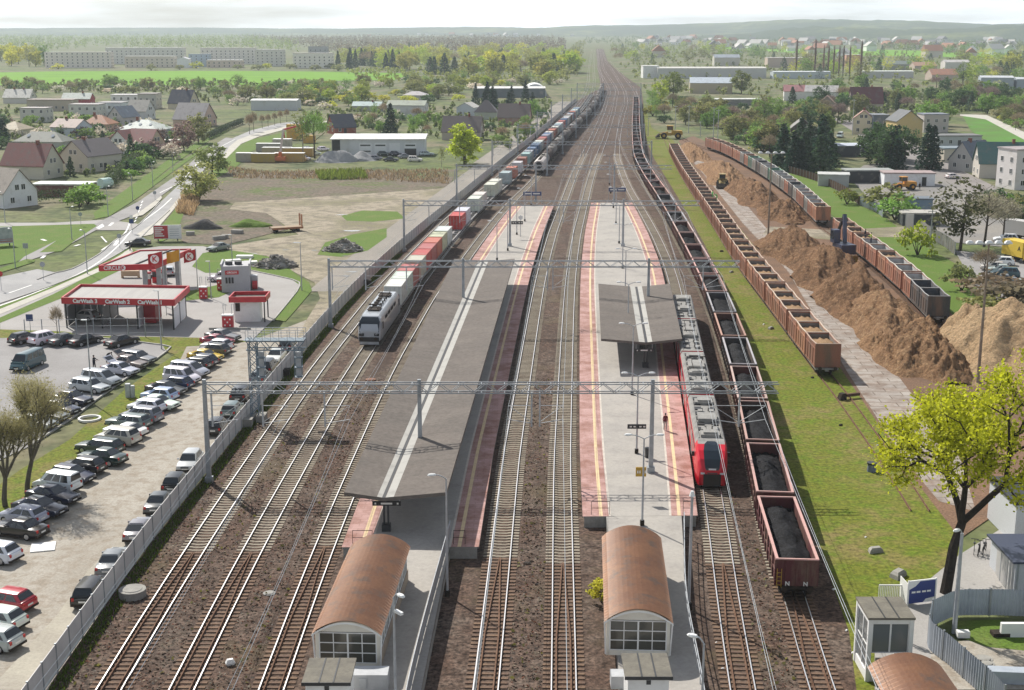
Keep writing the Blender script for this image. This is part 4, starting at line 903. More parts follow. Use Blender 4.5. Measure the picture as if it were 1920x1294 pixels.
for lab, x0, x1, py in (('thin dark end railing at the left near corner of the left platform',661,698,1022),('thin dark end railing at the right near corner of the left platform',850,872,1022),('thin dark end railing at the left near corner of the red train platform',1109,1143,966),('thin dark end railing at the right near corner of the red train platform',1281,1295,966)):
    a, b_ = P(x0,py,PZ), P(x1,py,PZ); q = MB(); w = b_[0]-a[0]; [q.bar((k*w,0,0),(k*w,0,1.1),.035) for k in (0,1)]; q.bar((0,0,1.1),(w,0,1.1),.035); q.bar((0,0,.55),(w,0,.55),.03); solid('railing', q, M_DARK, lab, 'railing', (a[0],a[1]+.15,PZ))
# ------------------------------------------------------------------ overhead line portals
def truss(mb, x0, x1, z0, z1, d=.35, step=1.0, w=.09):
    for y in (-d,d):
        mb.bar((x0,y,z0),(x1,y,z0),w); mb.bar((x0,y,z1),(x1,y,z1),w)
        n = int((x1-x0)/step); s = (x1-x0)/n
        for i in range(n): a = x0+i*s; mb.bar((a,y,z0 if i%2 else z1),(a+s,y,z1 if i%2 else z0),w*.6)
    for i in range(0, int((x1-x0)/2)+1): x = x0+min(i*2, x1-x0); mb.bar((x,-d,z0),(x,d,z0),w*.6); mb.bar((x,-d,z1),(x,d,z1),w*.6)
def portal(i, Y):
    gx = [p.xY(Y) for p in (pT1,pT2,pT3,pT4,pT5,pT6,pT7)]
    xl = pF.xY(Y)+.9; xr = gx[6]+(2.2 if i else 1.0)
    t = thing('catenary_portal', 'x', 'overhead line portal', (xl,Y,0), group='grey lattice portals carrying the overhead line')
    t['label'] = 'grey lattice overhead line portal, %s from the near end of the station' % ordw(i) if i else 'nearest grey lattice portal spanning all tracks above the platforms'
    m1 = gx[2]+(gx[3]-gx[2])*.5; m2 = gx[4]+(gx[5]-gx[4])*.55
    if i == 0: m1, m2 = XA(788,Y,3), XA(1220,Y,1)
    if i == 1: m1, m2 = XA(869,Y,3), XA(1215,Y,3)
    ms = [0, m1-xl, m2-xl] if Y < 330 else [0, gx[2]+2.4-xl, xr-xl]
    for k, x in enumerate(ms):
        z = PZ if k and Y < 330 else 0; q = MB(); q.add(*tap(x,z,9.35,.2,.15)); q.box(x-.32,-.32,z-.1,x+.32,.32,z+.5); part('mast', q, M_GALV, t)
    b = MB(); truss(b, 0, xr-xl, 8.2, 9.0); part('beam', b, M_GALV, t)
    for x, tg in ((gx[0]-2.2,[gx[0]]),((gx[0]+gx[1])/2,[gx[1]]),(gx[2]-2.2,[gx[2]]),((gx[3]+gx[4])/2-.35,[gx[3]]),((gx[3]+gx[4])/2+.35,[gx[4]]),((gx[5]+gx[6])/2,[gx[5],gx[6]])):
        x -= xl; q = MB(); q.box(x-.07,-.07,5.1,x+.07,.07,8.2)
        for g in tg: g -= xl; q.bar((x,0,5.4),(g,0,5.75),.05); q.bar((x,0,7.0),(g,0,7.0),.05); q.bar((x,0,5.5),(g,0,7.0),.045)
        part('drop_post', q, M_LPOLE, t)
    return t
def tap(x, z0, z1, r0, r1): return ([(x-r0,-r0,z0),(x+r0,-r0,z0),(x+r0,r0,z0),(x-r0,r0,z0),(x-r1,-r1,z1),(x+r1,-r1,z1),(x+r1,r1,z1),(x-r1,r1,z1)], [(0,3,2,1),(4,5,6,7),(0,1,5,4),(1,2,6,5),(2,3,7,6),(3,0,4,7)])
PYS = [113.8+63*k for k in range(11)]
for i, Y in enumerate(PYS): portal(i, Y)
for i, p, nm in ((0,pT1,'leftmost track'),(1,pT2,'freight train track'),(2,pT3,'track left of the long roof'),(3,pT4,'left middle track'),(4,pT5,'right middle track'),(5,pT6,'red train track'),(6,pT7,'coal train track')):
    t = thing('overhead_wire', 'thin contact and carrier wires over the '+nm, 'overhead wire', (0,0,0)); ys = [50.8]+PYS; cw_, mw = MB(), MB()
    for a, e in zip(ys[:-1], ys[1:]):
        pa, pe = (p.xY(a),a), (p.xY(e),e); cw_.cyl((*pa,5.75),(*pe,5.75),.017,n=4,caps=False); N = 6; prev = None
        for k in range(N+1):
            f = k/N; q = (pa[0]+(pe[0]-pa[0])*f, a+(e-a)*f, 7.0-1.0*4*f*(1-f))
            if prev: mw.cyl(prev, q, .014, n=4, caps=False)
            if 0 < k < N: mw.cyl(q, (q[0],q[1],5.75), .008, n=3, caps=False)
            prev = q
    part('contact_wire', cw_, M_WIRE if 'M_WIRE' in globals() else M_GALV, t); part('carrier_wire', mw, M_GALV, t)
# signal gantry
GY = 133.0; xa, xb = XA(463,GY,8.2), XA(572,GY,8.2)
t = thing('signal_gantry', 'blue-grey lattice signal gantry with railed walkway beside the fence', 'signal gantry', (xa,GY,0)); M_BG = mat('blue_grey_paint', (.2,.27,.33), .6, c2=(.13,.17,.2), ns=2, obj=True); w = xb-xa
b = MB()
for x in (.15,.95):
    for y in (-.4,.4): b.bar((x,y,0),(x,y,8.2),.1)
z = 0
while z < 8: 
    for y in (-.4,.4): b.bar((.15,y,z),(.95,y,z+.8),.05); b.bar((.95,y,z),(.15,y,z+.8),.05)
    z += .8
part('tower', b, M_BG, t); b = MB(); b.box(-.3,-.9,-.1,.5,.9,.6); b.box(.7,-.8,-.1,1.6,.8,.7); part('footing', b, M_CONC, t)
b = MB(); truss(b, 0, w, 7.5, 8.4, .55, .7, .11); part('beam', b, M_BG, t)
b = MB(); b.box(-.2,-.7,8.46,w,.7,8.52); part('walkway', b, M_BG, t)
b = MB()
for y in (-.68,.68):
    for zz in (9.0,9.55): b.bar((0,y,zz),(w,y,zz),.045)
    for x in np.linspace(0,w,8): b.bar((x,y,8.5),(x,y,9.55),.045)
part('railing', b, M_LPOLE, t)
for x in (1.35, w-.75):
    b = MB()
    for dx in (-.35,.35):
        for y in (-.35,.35): b.bar((x+dx,y,4.6),(x+dx,y,7.6),.06)
    for zz in (4.6,5.6,6.6): b.box(x-.4,-.4,zz,x+.4,.4,zz+.06)
    c_ = part('signal_cage', b, M_BG, t); q = MB(); q.box(x-.25,-.1,4.7,x+.25,.25,7.2); part('signal_head', q, M_LPOLE, c_)
# ------------------------------------------------------------------ lamps
def lamp_mesh_parts(t, h, arms, m=None, armlen=.95, base=True, w=.075):
    m = m or M_LPOLE
    q = MB(); q.cyl((0,0,0),(0,0,h*.45),w*1.2,w*1.05,8); q.cyl((0,0,h*.45),(0,0,h),w,w*.75,8)
    for a in arms:
        pr = (0,0,h)
        for k in range(1,5):
            f = k/4; p = (a*armlen*f, 0, h+.32*math.sin(f*math.pi/2)); q.cyl(pr, p, .04, n=6); pr = p
    part('pole', q, m, t)
    for a in arms:
        L = MB(); x = a*(armlen+.28); L.loft([[(x-a*.34*c*r_,s_*.16*r_,h+.32+z) for c, s_ in [(math.cos(u),math.sin(u)) for u in np.linspace(0,2*math.pi,9)[:-1]]] for r_, z in ((.2,.12),(.75,.09),(1,.0),(.8,-.06))]); part('lamp_head', L, M_LAMP, t)
    if base: b = MB(); b.box(-.16,-.16,0,.16,.16,.42); part('base', b, M_DARK, t)
M_LAMP = mat('white_lamp_housing', (.78,.79,.78), .35)
def lamp(label, x, y, z, h, arms, rz=0, group=None, **k):
    t = thing('street_lamp', label, 'lamp', (x,y,z), rz, group); lamp_mesh_parts(t, h, arms, **k); return t
x, y = P(1204,985,PZ)
PL = [(P(1204,985,PZ),823),(P(1193.5,850,PZ),706),(P(1185,740,PZ),612)]
for i, ((x,y),py) in enumerate(PL): lamp('double-armed platform lamp, %s along the red train platform' % ordw(i) if i else 'double-armed lamp at the near end of the red train platform', x, y, PZ, HT(y,py)-PZ, (-1,1), 0, 'double lamps on the red train platform')
for i, y in enumerate([166,192,217,243,268,292,318,336]):
    x = (pT5.xY(y)+pT6.xY(y))/2+.2; lamp('double-armed platform lamp, %s along the red train platform' % ordw(i+3), x, y, PZ, 6.9, (-1,1), 0, 'double lamps on the red train platform')
for i, (px, py, pt) in enumerate([(932,488,436),(952,470,405),(969,440,395),(984,415,375),(996,386,340)]):
    x, y = P(px,py,PZ); lamp('single-armed lamp on the far open part of the left platform, %s one' % ordw(i), x, y, PZ, 6.3, (-1,), 0, 'single lamps on the left platform')
x, y = P(839,1117,0); lamp('tall pale lamp with one arm over the near end of the long roof', x, y, 0, HT(y,898), (-1,), .15, armlen=.7)
Y_ = 70.8; t = lamp('pale lamp pole with two heads in front of the left stair house', XA(738,Y_,8), Y_, PZ, 7.05, (-1,), 2.3, armlen=.4); q = MB(); q.cbox((-.45,0,6.3),(.6,.2,.16)); part('lamp_head', q, M_LAMP, t)
Y_ = 64.9; lamp('pale lamp pole standing by the walkway railing near the bottom right rails', XA(1320,Y_,8), Y_, 0, 8, (-1,), -.5, armlen=.35)
x, y = P(1291,1142,0); q = thing('mast', 'slim grey mast beside the walkway of the red train platform', 'mast', (x,y,0)); k = MB(); k.cyl((0,0,0),(0,0,HT(y,930)),.12,.09,8); part('pole', k, M_LPOLE, q); k = MB(); k.box(-.2,-.2,0,.2,.2,.5); part('base', k, M_DARK, q); k = MB(); k.cyl((0,0,HT(y,930)),(0,0,HT(y,930)+.35),.22,.1,8); part('cap', k, M_LAMP, q)
x, y = P(1789,1187,0); lamp('white lamp post inside the bend of the corrugated metal fence', x, y, 0, HT(y,1000), (-1,), .6, armlen=.3, base=False, w=.14)
# signs and boards on the platforms
def info_board(label, x, y, z, zc, w, h, m, n=2):
    t = thing('platform_sign', label, 'sign', (x,y,z)); b = MB(); [b.box(a-.02,-.05,zc,a+w/n-.06,.05,zc+h) for a in [-w/2+i*w/n for i in range(n)]]; part('board', b, m, t)
    k = MB(); [k.box(-w/2+w*a,-.058,zc+h*.35,-w/2+w*(a+.12),-.052,zc+h*.65) for a in (.1,.3,.6,.8)]; part('marking', k, M_MARK, t); return t
x, y = P(1193.5,850,PZ); info_board('black two-part display on the second double lamp of the red train platform', x, y-.15, PZ, HT(y,803)-PZ, 1.75, .42, M_BLACK)
x, y = P(1204,985,PZ); info_board('yellow timetable board behind the nearest platform lamp', x+.45, y+6, PZ, 4.0 if False else 2.0, .9, .8, M_YEL, 1)
x, y = P(1214,858,PZ); b = MB(); b.cyl((0,0,0),(0,0,.95),.22,.26,10); t = solid('litter_bin', b, M_STEEL, 'dark litter bin on the red train platform beside the portal mast', 'bin', (x,y,PZ))
def bx_(a, e): k = MB(); k.box(a,-.058,2.18,e,-.052,2.48); return k
for lab, px, py, wpx, pl_ in (('blue station name board at the far end of the red train platform',1157,375,32,0),('blue station name board at the far end of the left platform',998,383,34,0)):
    x, y = P(px,py,PZ); w = wpx/2550*(y*CTc+38*CTs); t = thing('name_board', lab, 'name board', (x,y,PZ)); b = MB(); b.box(-w/2,-.05,1.9,w/2,.05,2.75); part('board', b, M_BLUE, t)
    [part('lettering', q_, M_MARK, t) for q_ in (bx_(-w*.42,-w*.02), bx_(w*.04,w*.42))]
    k = MB(); [k.bar((s*w/2,0,0),(s*w/2,0,2.8),.08) for s in (-1,1)]; part('post', k, M_LPOLE, t)
x, y = P(970,447,PZ); info_board('dark information display on the far part of the left platform', x, y, PZ, 2.6, 2.2, .6, M_BLACK); t = COL.objects[-1].parent or COL.objects[-1]
t = thing('platform_clock', 'round white clock on a post at the far part of the left platform', 'clock', (x+.6,y+2,PZ)); b = MB(); b.cyl((0,-.08,3.6),(0,.08,3.6),.42,n=16); part('face', b, M_LAMP, t); b = MB(); b.cyl((0,0,0),(0,0,3.3),.06,n=6); part('post', b, M_LPOLE, t)
# small things along the tracks
def lid(label, px, py, r=.45, m=None, h=.06, name='manhole_cover', cat='manhole cover'):
    x, y = P(px,py,0); b = MB(); b.cyl((0,0,0),(0,0,h),r,n=16); b.cyl((0,0,h),(0,0,h+.04),r*.75,r*.7,16); return solid(name, b, m or M_CONC, label, cat, (x,y,0))
lid('grey concrete lid in the ballast between the left tracks', 505, 1113)
lid('big round concrete ring and lid beside the fence', 249, 1118, .95, None, .55, 'concrete_shaft', 'shaft')
lid('round dark cover between the two free middle tracks', 988, 1057, .3, M_DARK)
lid('concrete lid on the ballast left of the long roof', 695, 713, .6, mat('rusty_lid', (.25,.14,.1), .9), .12)
x, y = P(432,1247,0); b = MB(); b.loft([[(-.3*k,-.15*k,z),(.3*k,-.15*k,z),(.3*k,.2*k,z),(-.3*k,.2*k,z)] for k, z in ((.7,0),(1,.15),(.6,.4))]); solid('rubbish_bag', b, M_WHITE, 'white plastic bag lying on the ballast near the bottom', 'rubbish', (x,y,0), .4)
for lab, px, py, dx, dy, m in (('brown concrete box on the grass beside the fence and gantry',533,705,1.2,.9,M_DARK),('pale concrete block at the foot of the signal gantry',464,800,1.0,.8,M_CONC),('dark trackside box at the fence near the second portal',690,535,1.0,.7,M_DARK)):
    x, y = P(px,py,0); b = MB(); b.box(-dx/2,-dy/2,0,dx/2,dy/2,.75); b.box(-dx/2-.05,-dy/2-.05,.75,dx/2+.05,dy/2+.05,.85); solid('trackside_box', b, m, lab, 'box', (x,y,0))
# ------------------------------------------------------------------ cars (x forward, unit metres)
CT_ = {  # L, W, H, bonnet z, belt z, windscreen base, windscreen top, roof end, rear window base, boot z
 'hatch':(4.0,1.72,1.47,.86,.93,.98,.3,-1.4,-1.86,.95),'sedan':(4.55,1.76,1.43,.84,.93,.98,.25,-.9,-1.6,.98),'estate':(4.6,1.76,1.47,.85,.93,1.05,.35,-1.85,-2.2,.96),
 'suv':(4.45,1.82,1.68,.98,1.05,1.05,.42,-1.75,-2.1,1.08),'minivan':(4.6,1.82,1.72,.95,1.02,1.5,.6,-1.95,-2.2,1.0),'boxcar':(4.1,1.74,1.8,.98,1.05,1.2,.62,-1.95,-2.03,1.05),
 'van':(5.0,1.95,1.98,1.05,1.15,1.95,1.35,-2.35,-2.45,1.1),'coupe':(4.3,1.76,1.34,.8,.88,.9,.15,-.85,-1.75,.95)}
CARM = {}
def wheel_meshes():
    w = MB(); w.cyl((0,-.1,.32),(0,.1,.32),.32,n=16); r = MB(); r.cyl((0,-.115,.32),(0,-.1,.32),.2,.21,10); r.cyl((0,.1,.32),(0,.115,.32),.21,.2,10); return w.mesh('wheel', M_RUBBER), r.mesh('rim', M_RIM)
WHEEL, RIM = wheel_meshes()
def car_meshes(k):
    if k in CARM: return CARM[k]
    L,W,H,zh,zb,wb,wt,rt,rb,zt = CT_[k]; h = L/2; w = W/2; b = MB()
    st = [(h,.8,.36,.66),(h-.07,.9,.28,.76),(h-.5,.98,.22,zh-.03),(wb+.1,1,.2,zb-.02),(wb-.5,1,.2,zb+.01),(rb+.3,1,.2,zb+.03),(rb,.99,.22,zt),(-h+.3,.95,.25,zt-.04),(-h+.05,.92,.3,zt-.1),(-h,.86,.36,zt-.28)]
    rings = []
    for x,kw,z0,z1 in st:
        zm = z0+(z1-z0)*.55
        rings.append([(x,-w*kw*.9,z0),(x,-w*kw,z0+(z1-z0)*.25),(x,-w*kw,zm),(x,-w*kw*.95,z1-.05),(x,-w*kw*.82,z1),(x,w*kw*.82,z1),(x,w*kw*.95,z1-.05),(x,w*kw,zm),(x,w*kw,z0+(z1-z0)*.25),(x,w*kw*.9,z0)])
    b.loft(rings)
    wr = w*.72; wl = w*.93
    def cab(x, kz): return None
    lo = [(wb,-wl*.92),(wb-.55,-wl),(rb+.35,-wl),(rb,-wl*.9)]; up = [(wt,-wr*.92),(wt-.35,-wr),(rt+.3,-wr),(rt,-wr*.9)]
    A = [(x,y,zb-.03) for x,y in lo]+[(x,-y,zb-.03) for x,y in lo[::-1]]; B = [(x,y,H-.05) for x,y in up]+[(x,-y,H-.05) for x,y in up[::-1]]; C_ = [(x*.97+(wt+rt)/2*.03,y*.82,H) for x,y,_ in B]
    b.loft([A,B,C_])
    body = b.mesh('car_body', M_PAINT, True); body.set_sharp_from_angle(angle=R(38))
    def lerp(p,q,t): return tuple(p[i]+(q[i]-p[i])*t for i in range(3))
    def pane(a0,a1,b1,b0,name,off):
        m = MB(); pts = [a0,a1,b1,b0]; m.add([(p[0]+off[0],p[1]+off[1],p[2]+off[2]) for p in pts],[(0,1,2,3)]); return m.mesh(name, M_GLASS)
    t0,t1 = .1,.93
    ws = pane(lerp(A[0],B[0],t0),lerp(A[7],B[7],t0),lerp(A[7],B[7],t1),lerp(A[0],B[0],t1),'windscreen',(.018,0,.012))
    rw = pane(lerp(A[4],B[4],.25),lerp(A[3],B[3],.25),lerp(A[3],B[3],.92),lerp(A[4],B[4],.92),'rear_window',(-.018,0,.012))
    sw = []
    n = 3 if k in ('estate','minivan','suv','boxcar','van') else 2
    for s in (1,-1):
        P0, P1, Q0, Q1 = A[0], A[3], B[0], B[3]
        p0,p1 = lerp(A[1],B[1],.12),lerp(A[2],B[2],.12); q0,q1 = lerp(A[1],B[1],.9),lerp(A[2],B[2],.9)
        p0 = (p0[0]+.28,p0[1]*.985,p0[2]); p1 = (p1[0]-.12,p1[1],p1[2]) 
        for i in range(n):
            a, e = i/n+.025, (i+1)/n-.025
            pts = [lerp(p0,p1,a),lerp(p0,p1,e),lerp(q0,q1,e),lerp(q0,q1,a)]; pts = [(x,s*(abs(y)+.014)*1,z) for x,y,z in pts]
            m = MB(); m.add(pts,[(0,1,2,3) if s < 0 else (3,2,1,0)]); sw.append(m.mesh('side_window', M_GLASS))
    hl, tl = [], []
    for s in (-1,1):
        m = MB(); m.cbox((h-.13,s*w*.68,.66),(.16,.34,.15)); hl.append(m.mesh('headlight', M_HEAD)); m = MB(); m.cbox((-h+.07,s*w*.74,zt-.2),(.14,.2,.22)); tl.append(m.mesh('tail_light', M_TAIL))
    mi = []
    for s in (-1,1): m = MB(); m.cbox((wb-.45,s*(w+.07),zb+.07),(.12,.18,.13)); mi.append(m.mesh('wing_mirror', M_PAINT))
    bp = []
    for s in (-1,1): m = MB(); m.cbox((s*(h-.04),0,.36),(.14,W*.93,.16)); bp.append(m.mesh('bumper', M_DARK))
    m = MB(); m.cbox((h-.03,0,.62),(.08,W*.42,.12)); bp.append(m.mesh('grille', M_DARK))
    for s in (-1,1): m = MB(); m.box(-L*.36,s*w-.012,.16,L*.36,s*w+.012,.27); bp.append(m.mesh('side_sill', M_DARK))
    pl = []
    for s in (-1,1): m = MB(); m.cbox((s*(h+.005),0,.48 if s>0 else .62),(.03,.5,.12)); pl.append(m.mesh('number_plate', M_PLATE))
    CARM[k] = (body,ws,rw,sw,hl,tl,mi,pl,bp); return CARM[k]
FG = "cars parked along the boundary fence"
COLS = {'black':(.012,.012,.014),'white':(.78,.78,.77),'silver':(.48,.5,.52),'grey':(.22,.23,.25),'dark grey':(.07,.075,.08),'navy':(.018,.024,.055),'dark blue':(.02,.035,.1),'red':(.42,.02,.04),'wine':(.3,.02,.045),'yellow':(.7,.48,.05),'light blue':(.4,.5,.66),'dark green':(.02,.045,.04),'grey-green':(.16,.2,.19),'beige':(.6,.57,.5),'brown-grey':(.2,.17,.16),'teal':(.03,.09,.11),'green':(.06,.3,.08),'orange':(.6,.2,.03)}
def car(px, py, ang, kind, colour, label, group='cars in the dirt car park', boot=False, name='parked_car', xy=None):
    x, y = xy or P(px,py,0); x = min(x, pF.xY(y)-1.3) if group == FG else x; t = thing(name, label, "car" if kind != 'van' else 'van', (x,y,.02), R(ang), group); M_ = car_meshes(kind); c = COLS[colour]; c = tuple(v*random.uniform(.92,1.08) for v in c)
    L,W = CT_[kind][:2]
    part('body', M_[0], None, t, color=c); part('windscreen', M_[1], None, t)
    if not boot: part('rear_window', M_[2], None, t)
    for m in M_[3]: part('side_window', m, None, t)
    for m in M_[4]: part('headlight', m, None, t)
    for m in M_[5]: part('tail_light', m, None, t)
    for m in M_[6]: part('wing_mirror', m, None, t, color=c)
    for m in M_[7]: part('number_plate', m, None, t)
    for m in M_[8]: part(m.name.split('.')[0], m, None, t)
    for sx in (L*.3,-L*.29):
        for sy in (-1,1): wh = part('wheel', WHEEL, None, t, (sx,sy*(W/2-.1),0)); part('rim', RIM, None, wh)
    if boot:
        m = MB(); rt, H = CT_[kind][7], CT_[kind][2]; m.bar((rt-.1,0,H-.02),(rt-1.0,0,H+.55),1.25,.06); part('boot_lid', m, M_PAINT, t, color=c); m = MB(); m.bar((rt-.2,0,H+.06),(rt-.85,0,H+.5),1.05,.02); part('rear_window', m, M_GLASS, t)
    return t
LOT = 'cars in the paved car park'
N_ = 57
car(46,643,N_,'hatch','black','black hatchback at the left end of the row under the petrol station', LOT)
car(86,644,N_,'suv','white','white car between two dark ones in the row under the petrol station', LOT)
car(123,645,N_,'sedan','dark grey','dark grey saloon right of the white car under the petrol station', LOT)
car(160,646,N_,'sedan','black','black saloon fourth in the row under the petrol station', LOT)
car(229,648,N_,'sedan','black','black saloon standing alone at the corner of the paved car park', LOT)
car(53,690,-102,'van','teal','dark teal van with white side lettering driving in the paved car park', None, name='van')
S_ = -24
car(259,680,S_,'estate','grey','grey estate car at the top of the slanted row by the lawn', LOT)
car(243,689,S_,'sedan','brown-grey','brownish grey saloon with open boot beside the grey estate', LOT, True)
car(226,702,S_,'sedan','silver','pale silver saloon with open boot and a man behind it', LOT, True)
car(190,721,S_,'minivan','silver','silver people carrier behind the lamp pole in the paved car park', LOT)
car(169,734,S_,'estate','silver','silver estate car between the people carrier and a dark blue saloon', LOT)
car(136,757,S_,'sedan','navy','dark blue saloon beside the foot of the car park lamp pole', LOT)
car(115,776,S_,'hatch','navy','dark blue hatchback half behind the bare willow branches', LOT)
car(90,788,S_,'estate','grey-green','grey-green estate car seen through the bare willow branches', LOT)
car(68,802,S_,'sedan','grey','grey saloon nearest in the slanted row, seen through the willow', LOT)
F_, B_ = -21, 160
for px,py,a,k,c,l in [(418,638,F_,'sedan','grey','grey-blue saloon at the far end of the dirt car park row'),(408,647,F_,'coupe','wine','wine-red coupe second from the far end of the dirt row'),(407,657,B_,'hatch','white','white hatchback between the wine-red coupe and a dark hatchback'),(402,665,B_,'hatch','dark grey','dark grey hatchback behind the yellow coupe'),(386,676,F_,'coupe','yellow','yellow coupe, the only yellow car in the dirt car park'),(378,686,B_,'hatch','navy','dark blue hatchback in front of the yellow coupe'),(366,692,B_,'hatch','black','black hatchback between the silver people carrier and a blue hatchback'),(355,705,F_,'minivan','silver','long silver people carrier in the dirt row beside the white boxy van'),(342,718,F_,'boxcar','white','white boxy van-like car in the dirt row'),(330,729,B_,'hatch','dark blue','dark blue hatchback in front of the white boxy car'),(312,739,F_,'sedan','dark grey','dark grey saloon next to the light blue hatchback'),(300,751,B_,'hatch','light blue','light blue hatchback, the only light blue car in the row'),(297,766,F_,'sedan','white','white saloon facing the track, in front of the light blue hatchback'),(276,773,B_,'hatch','white','small white hatchback between the white saloon and a grey SUV'),(265,791,B_,'suv','grey','grey compact SUV in the dirt row'),(242,802,B_,'estate','grey-green','grey-green estate car behind the white coupe'),(236,818,B_,'coupe','white','white coupe beside the beige-white SUV'),(221,832,B_,'suv','beige','beige-white SUV with spare wheel on its tail'),(188,849,B_,'estate','dark green','dark green estate car in front of the beige-white SUV'),(193,868,B_,'sedan','dark green','dark green old saloon with square boot'),(158,885,B_,'hatch','black','black hatchback with red tail lamps next to the old green saloon'),(136,903,F_,'hatch','navy','navy hatchback facing the track between the black hatchback and white estate'),(108,920,B_,'boxcar','white','white small estate car with big side windows'),(100,941,F_,'sedan','navy','navy saloon facing the track next to the white small estate'),(75,964,F_,'sedan','navy','dark navy low saloon beside the silver hatchback near the left edge'),(44,980,B_,'hatch','silver','silver hatchback between two dark saloons at the left edge'),(38,1004,B_,'sedan','black','black old saloon nearest the pale slab in the dirt'),(-8,1050,B_,'hatch','white','white car cut by the left edge beside the grass patch'),(14,1141,B_,'hatch','red','bright red hatchback at the left edge'),(-4,1176,B_,'hatch','white','white hatchback below the red one at the left edge'),(-12,1212,B_,'hatch','silver','silver car lowest at the left edge')]: car(px,py,a,k,c,l)
FG = 'cars parked along the boundary fence'
for px,py,a,k,c,l in [(541,655,86,'hatch','black','black hatchback farthest along the fence under the signal gantry'),(518,677,-94,'sedan','white','bright white car facing the camera along the fence'),(503,698,87,'suv','black','black SUV along the fence right behind the bright white car'),(489,716,87,'hatch','grey','grey car along the fence hidden behind the gantry tower'),(454,749,88,'suv','black','black SUV with roof rack along the fence left of the gantry tower'),(436,778,88,'hatch','grey-green','grey-green hatchback along the fence'),(408,809,89,'hatch','black','black round hatchback along the fence near the first portal mast'),(357,877,-91,'hatch','silver','pale silver hatchback facing the camera beside the first portal mast'),(331,916,89,'hatch','black','black hatchback along the fence in front of the pale silver one'),(301,953,89,'sedan','dark grey','dark saloon along the fence between the black hatchback and grey coupe'),(266,1004,90,'coupe','grey','dark grey coupe with battered bumper along the fence'),(228,1065,90,'sedan','grey','grey saloon second nearest along the fence'),(188,1120,90,'estate','black','black small estate car nearest along the fence')]: car(px,py,a,k,c,l,FG)
car(259,461,187,'sedan','black','black saloon leaving the petrol station at the road', None)
car(410,470,-125,'sedan','grey','silver-grey saloon driving on the dirt road past the stone slabs', None)
car(418,528,170,'suv','white','white car beyond the grey kiosk of the petrol station', None)
car(160,600,160,'hatch','silver','silver car in the left bay of the car wash', None)
for px,py,c,l in [(290,517,'white','white car at the pumps under the petrol station roof'),(318,516,'silver','silver car at the pumps right of the white one')]: car(px,py,100,'hatch',c,l,None)
YG_ = 'cars around the workshop yard'
for px,py,a,k,c,l in [(568,301,-10,'minivan','white','white van in front of the grey gravel heap'),(590,291,30,'hatch','white','white car standing left of the workshop'),(606,283,40,'hatch','white','small white car behind the white van by the birches'),(577,283,40,'hatch','silver','pale car between the yellow skips and the birches'),(705,300,5,'hatch','grey','grey scrap car in front of the workshop, leftmost'),(733,303,-5,'sedan','black','black scrap car with pale roof in front of the workshop'),(760,297,10,'sedan','grey','grey scrap car in front of the middle workshop gate'),(778,303,0,'suv','white','white scrap jeep in the workshop yard'),(742,292,8,'hatch','navy','dark scrap car behind the black one'),(800,292,12,'estate','silver','long pale scrap vehicle right of the open workshop gate'),(720,292,5,'hatch','dark green','green scrap car close to the workshop wall'),(700,289,0,'suv','dark green','dark green jeep beside the blue cabin')]: car(px,py,a,k,c,l,YG_)
RG = 'cars in the car park by the lorry'
for px,py,a,k,c,l in [(1879,497,160,'hatch','white','white hatchback next to the yellow lorry'),(1862,507,165,'hatch','beige','pale car behind bare twigs left of the yellow lorry'),(1876,512,165,'sedan','silver','silver saloon below the white hatchback by the yellow lorry'),(1884,520,165,'suv','teal','dark teal SUV below the yellow lorry'),(1878,531,165,'sedan','grey','grey car behind twigs under the dark teal SUV'),(1908,541,165,'hatch','silver','silver car at the right edge behind brown twigs'),(1885,455,170,'suv','white','white SUV beside the grey lorry at the right edge'),(1912,556,165,'sedan','dark grey','dark car lowest at the right edge car park')]: car(px,py,a,k,c,l,RG)
car(1575,258,-112,'van','white','white van driving down the street on the right', None, name='van')
car(1733,346,-100,'suv','green','green and white car beside the white yard building', None); car(1677,338,10,'van','white','white pickup van in front of the white yard building', None, name='van')
car(1786,335,20,'hatch','white','white car in the front garden below the green gable', None)
car(1588,337,0,'hatch','white','white car under the open yard shed', None)
# lorries
def lorry(px, py, ang, cab, box, label, txt=None):
    x, y = P(px,py,0); t = thing('lorry', label, 'lorry', (x,y,.02), R(ang)); b = MB(); b.box(-3.4,-1.22,1.0,2.0,1.22,3.6); part('cargo_box', b, M_PLAIN, t, color=box)
    c = MB(); c.loft([[(x_,s*1.12,z) for s,z in ((-1,.6),(-1,z1),(1,z1),(1,.6))] for x_,z1 in ((2.1,2.6),(3.0,2.6),(3.5,1.6),(3.6,1.5))]); part('cab', c, M_PAINT, t, color=cab)
    g = MB(); g.add([(3.06,-1.0,2.5),(3.06,1.0,2.5),(3.52,1.02,1.62),(3.52,-1.02,1.62)],[(3,2,1,0)]); part('windscreen', g, M_GLASS, t); f = MB(); f.box(-3.4,-.5,.6,2.8,.5,1.0); part('chassis', f, M_DARK, t)
    for sx in (2.7,-1.6,-2.4):
        for sy in (-1,1): w = MB(); w.cyl((sx,sy*1.0-.14,.48),(sx,sy*1.0+.14,.48),.48,n=14); part('wheel', w, M_RUBBER, t)
    return t
t = lorry(1912,491,-72,(.68,.46,.04),(.68,.48,.05),'yellow box lorry with dark letters in the car park on the right')
lettering('AW', .95, M_BLACK, t, (2.02,-.1,2.9), (R(90),0,R(90)), .02); lettering('A', 1.1, M_BLACK, t, (1.1,-1.235,2.4), (R(90),0,0), .02)
lorry(1918,450,-60,(.5,.5,.5),(.5,.49,.47),'grey box lorry at the right edge beyond the yellow one')
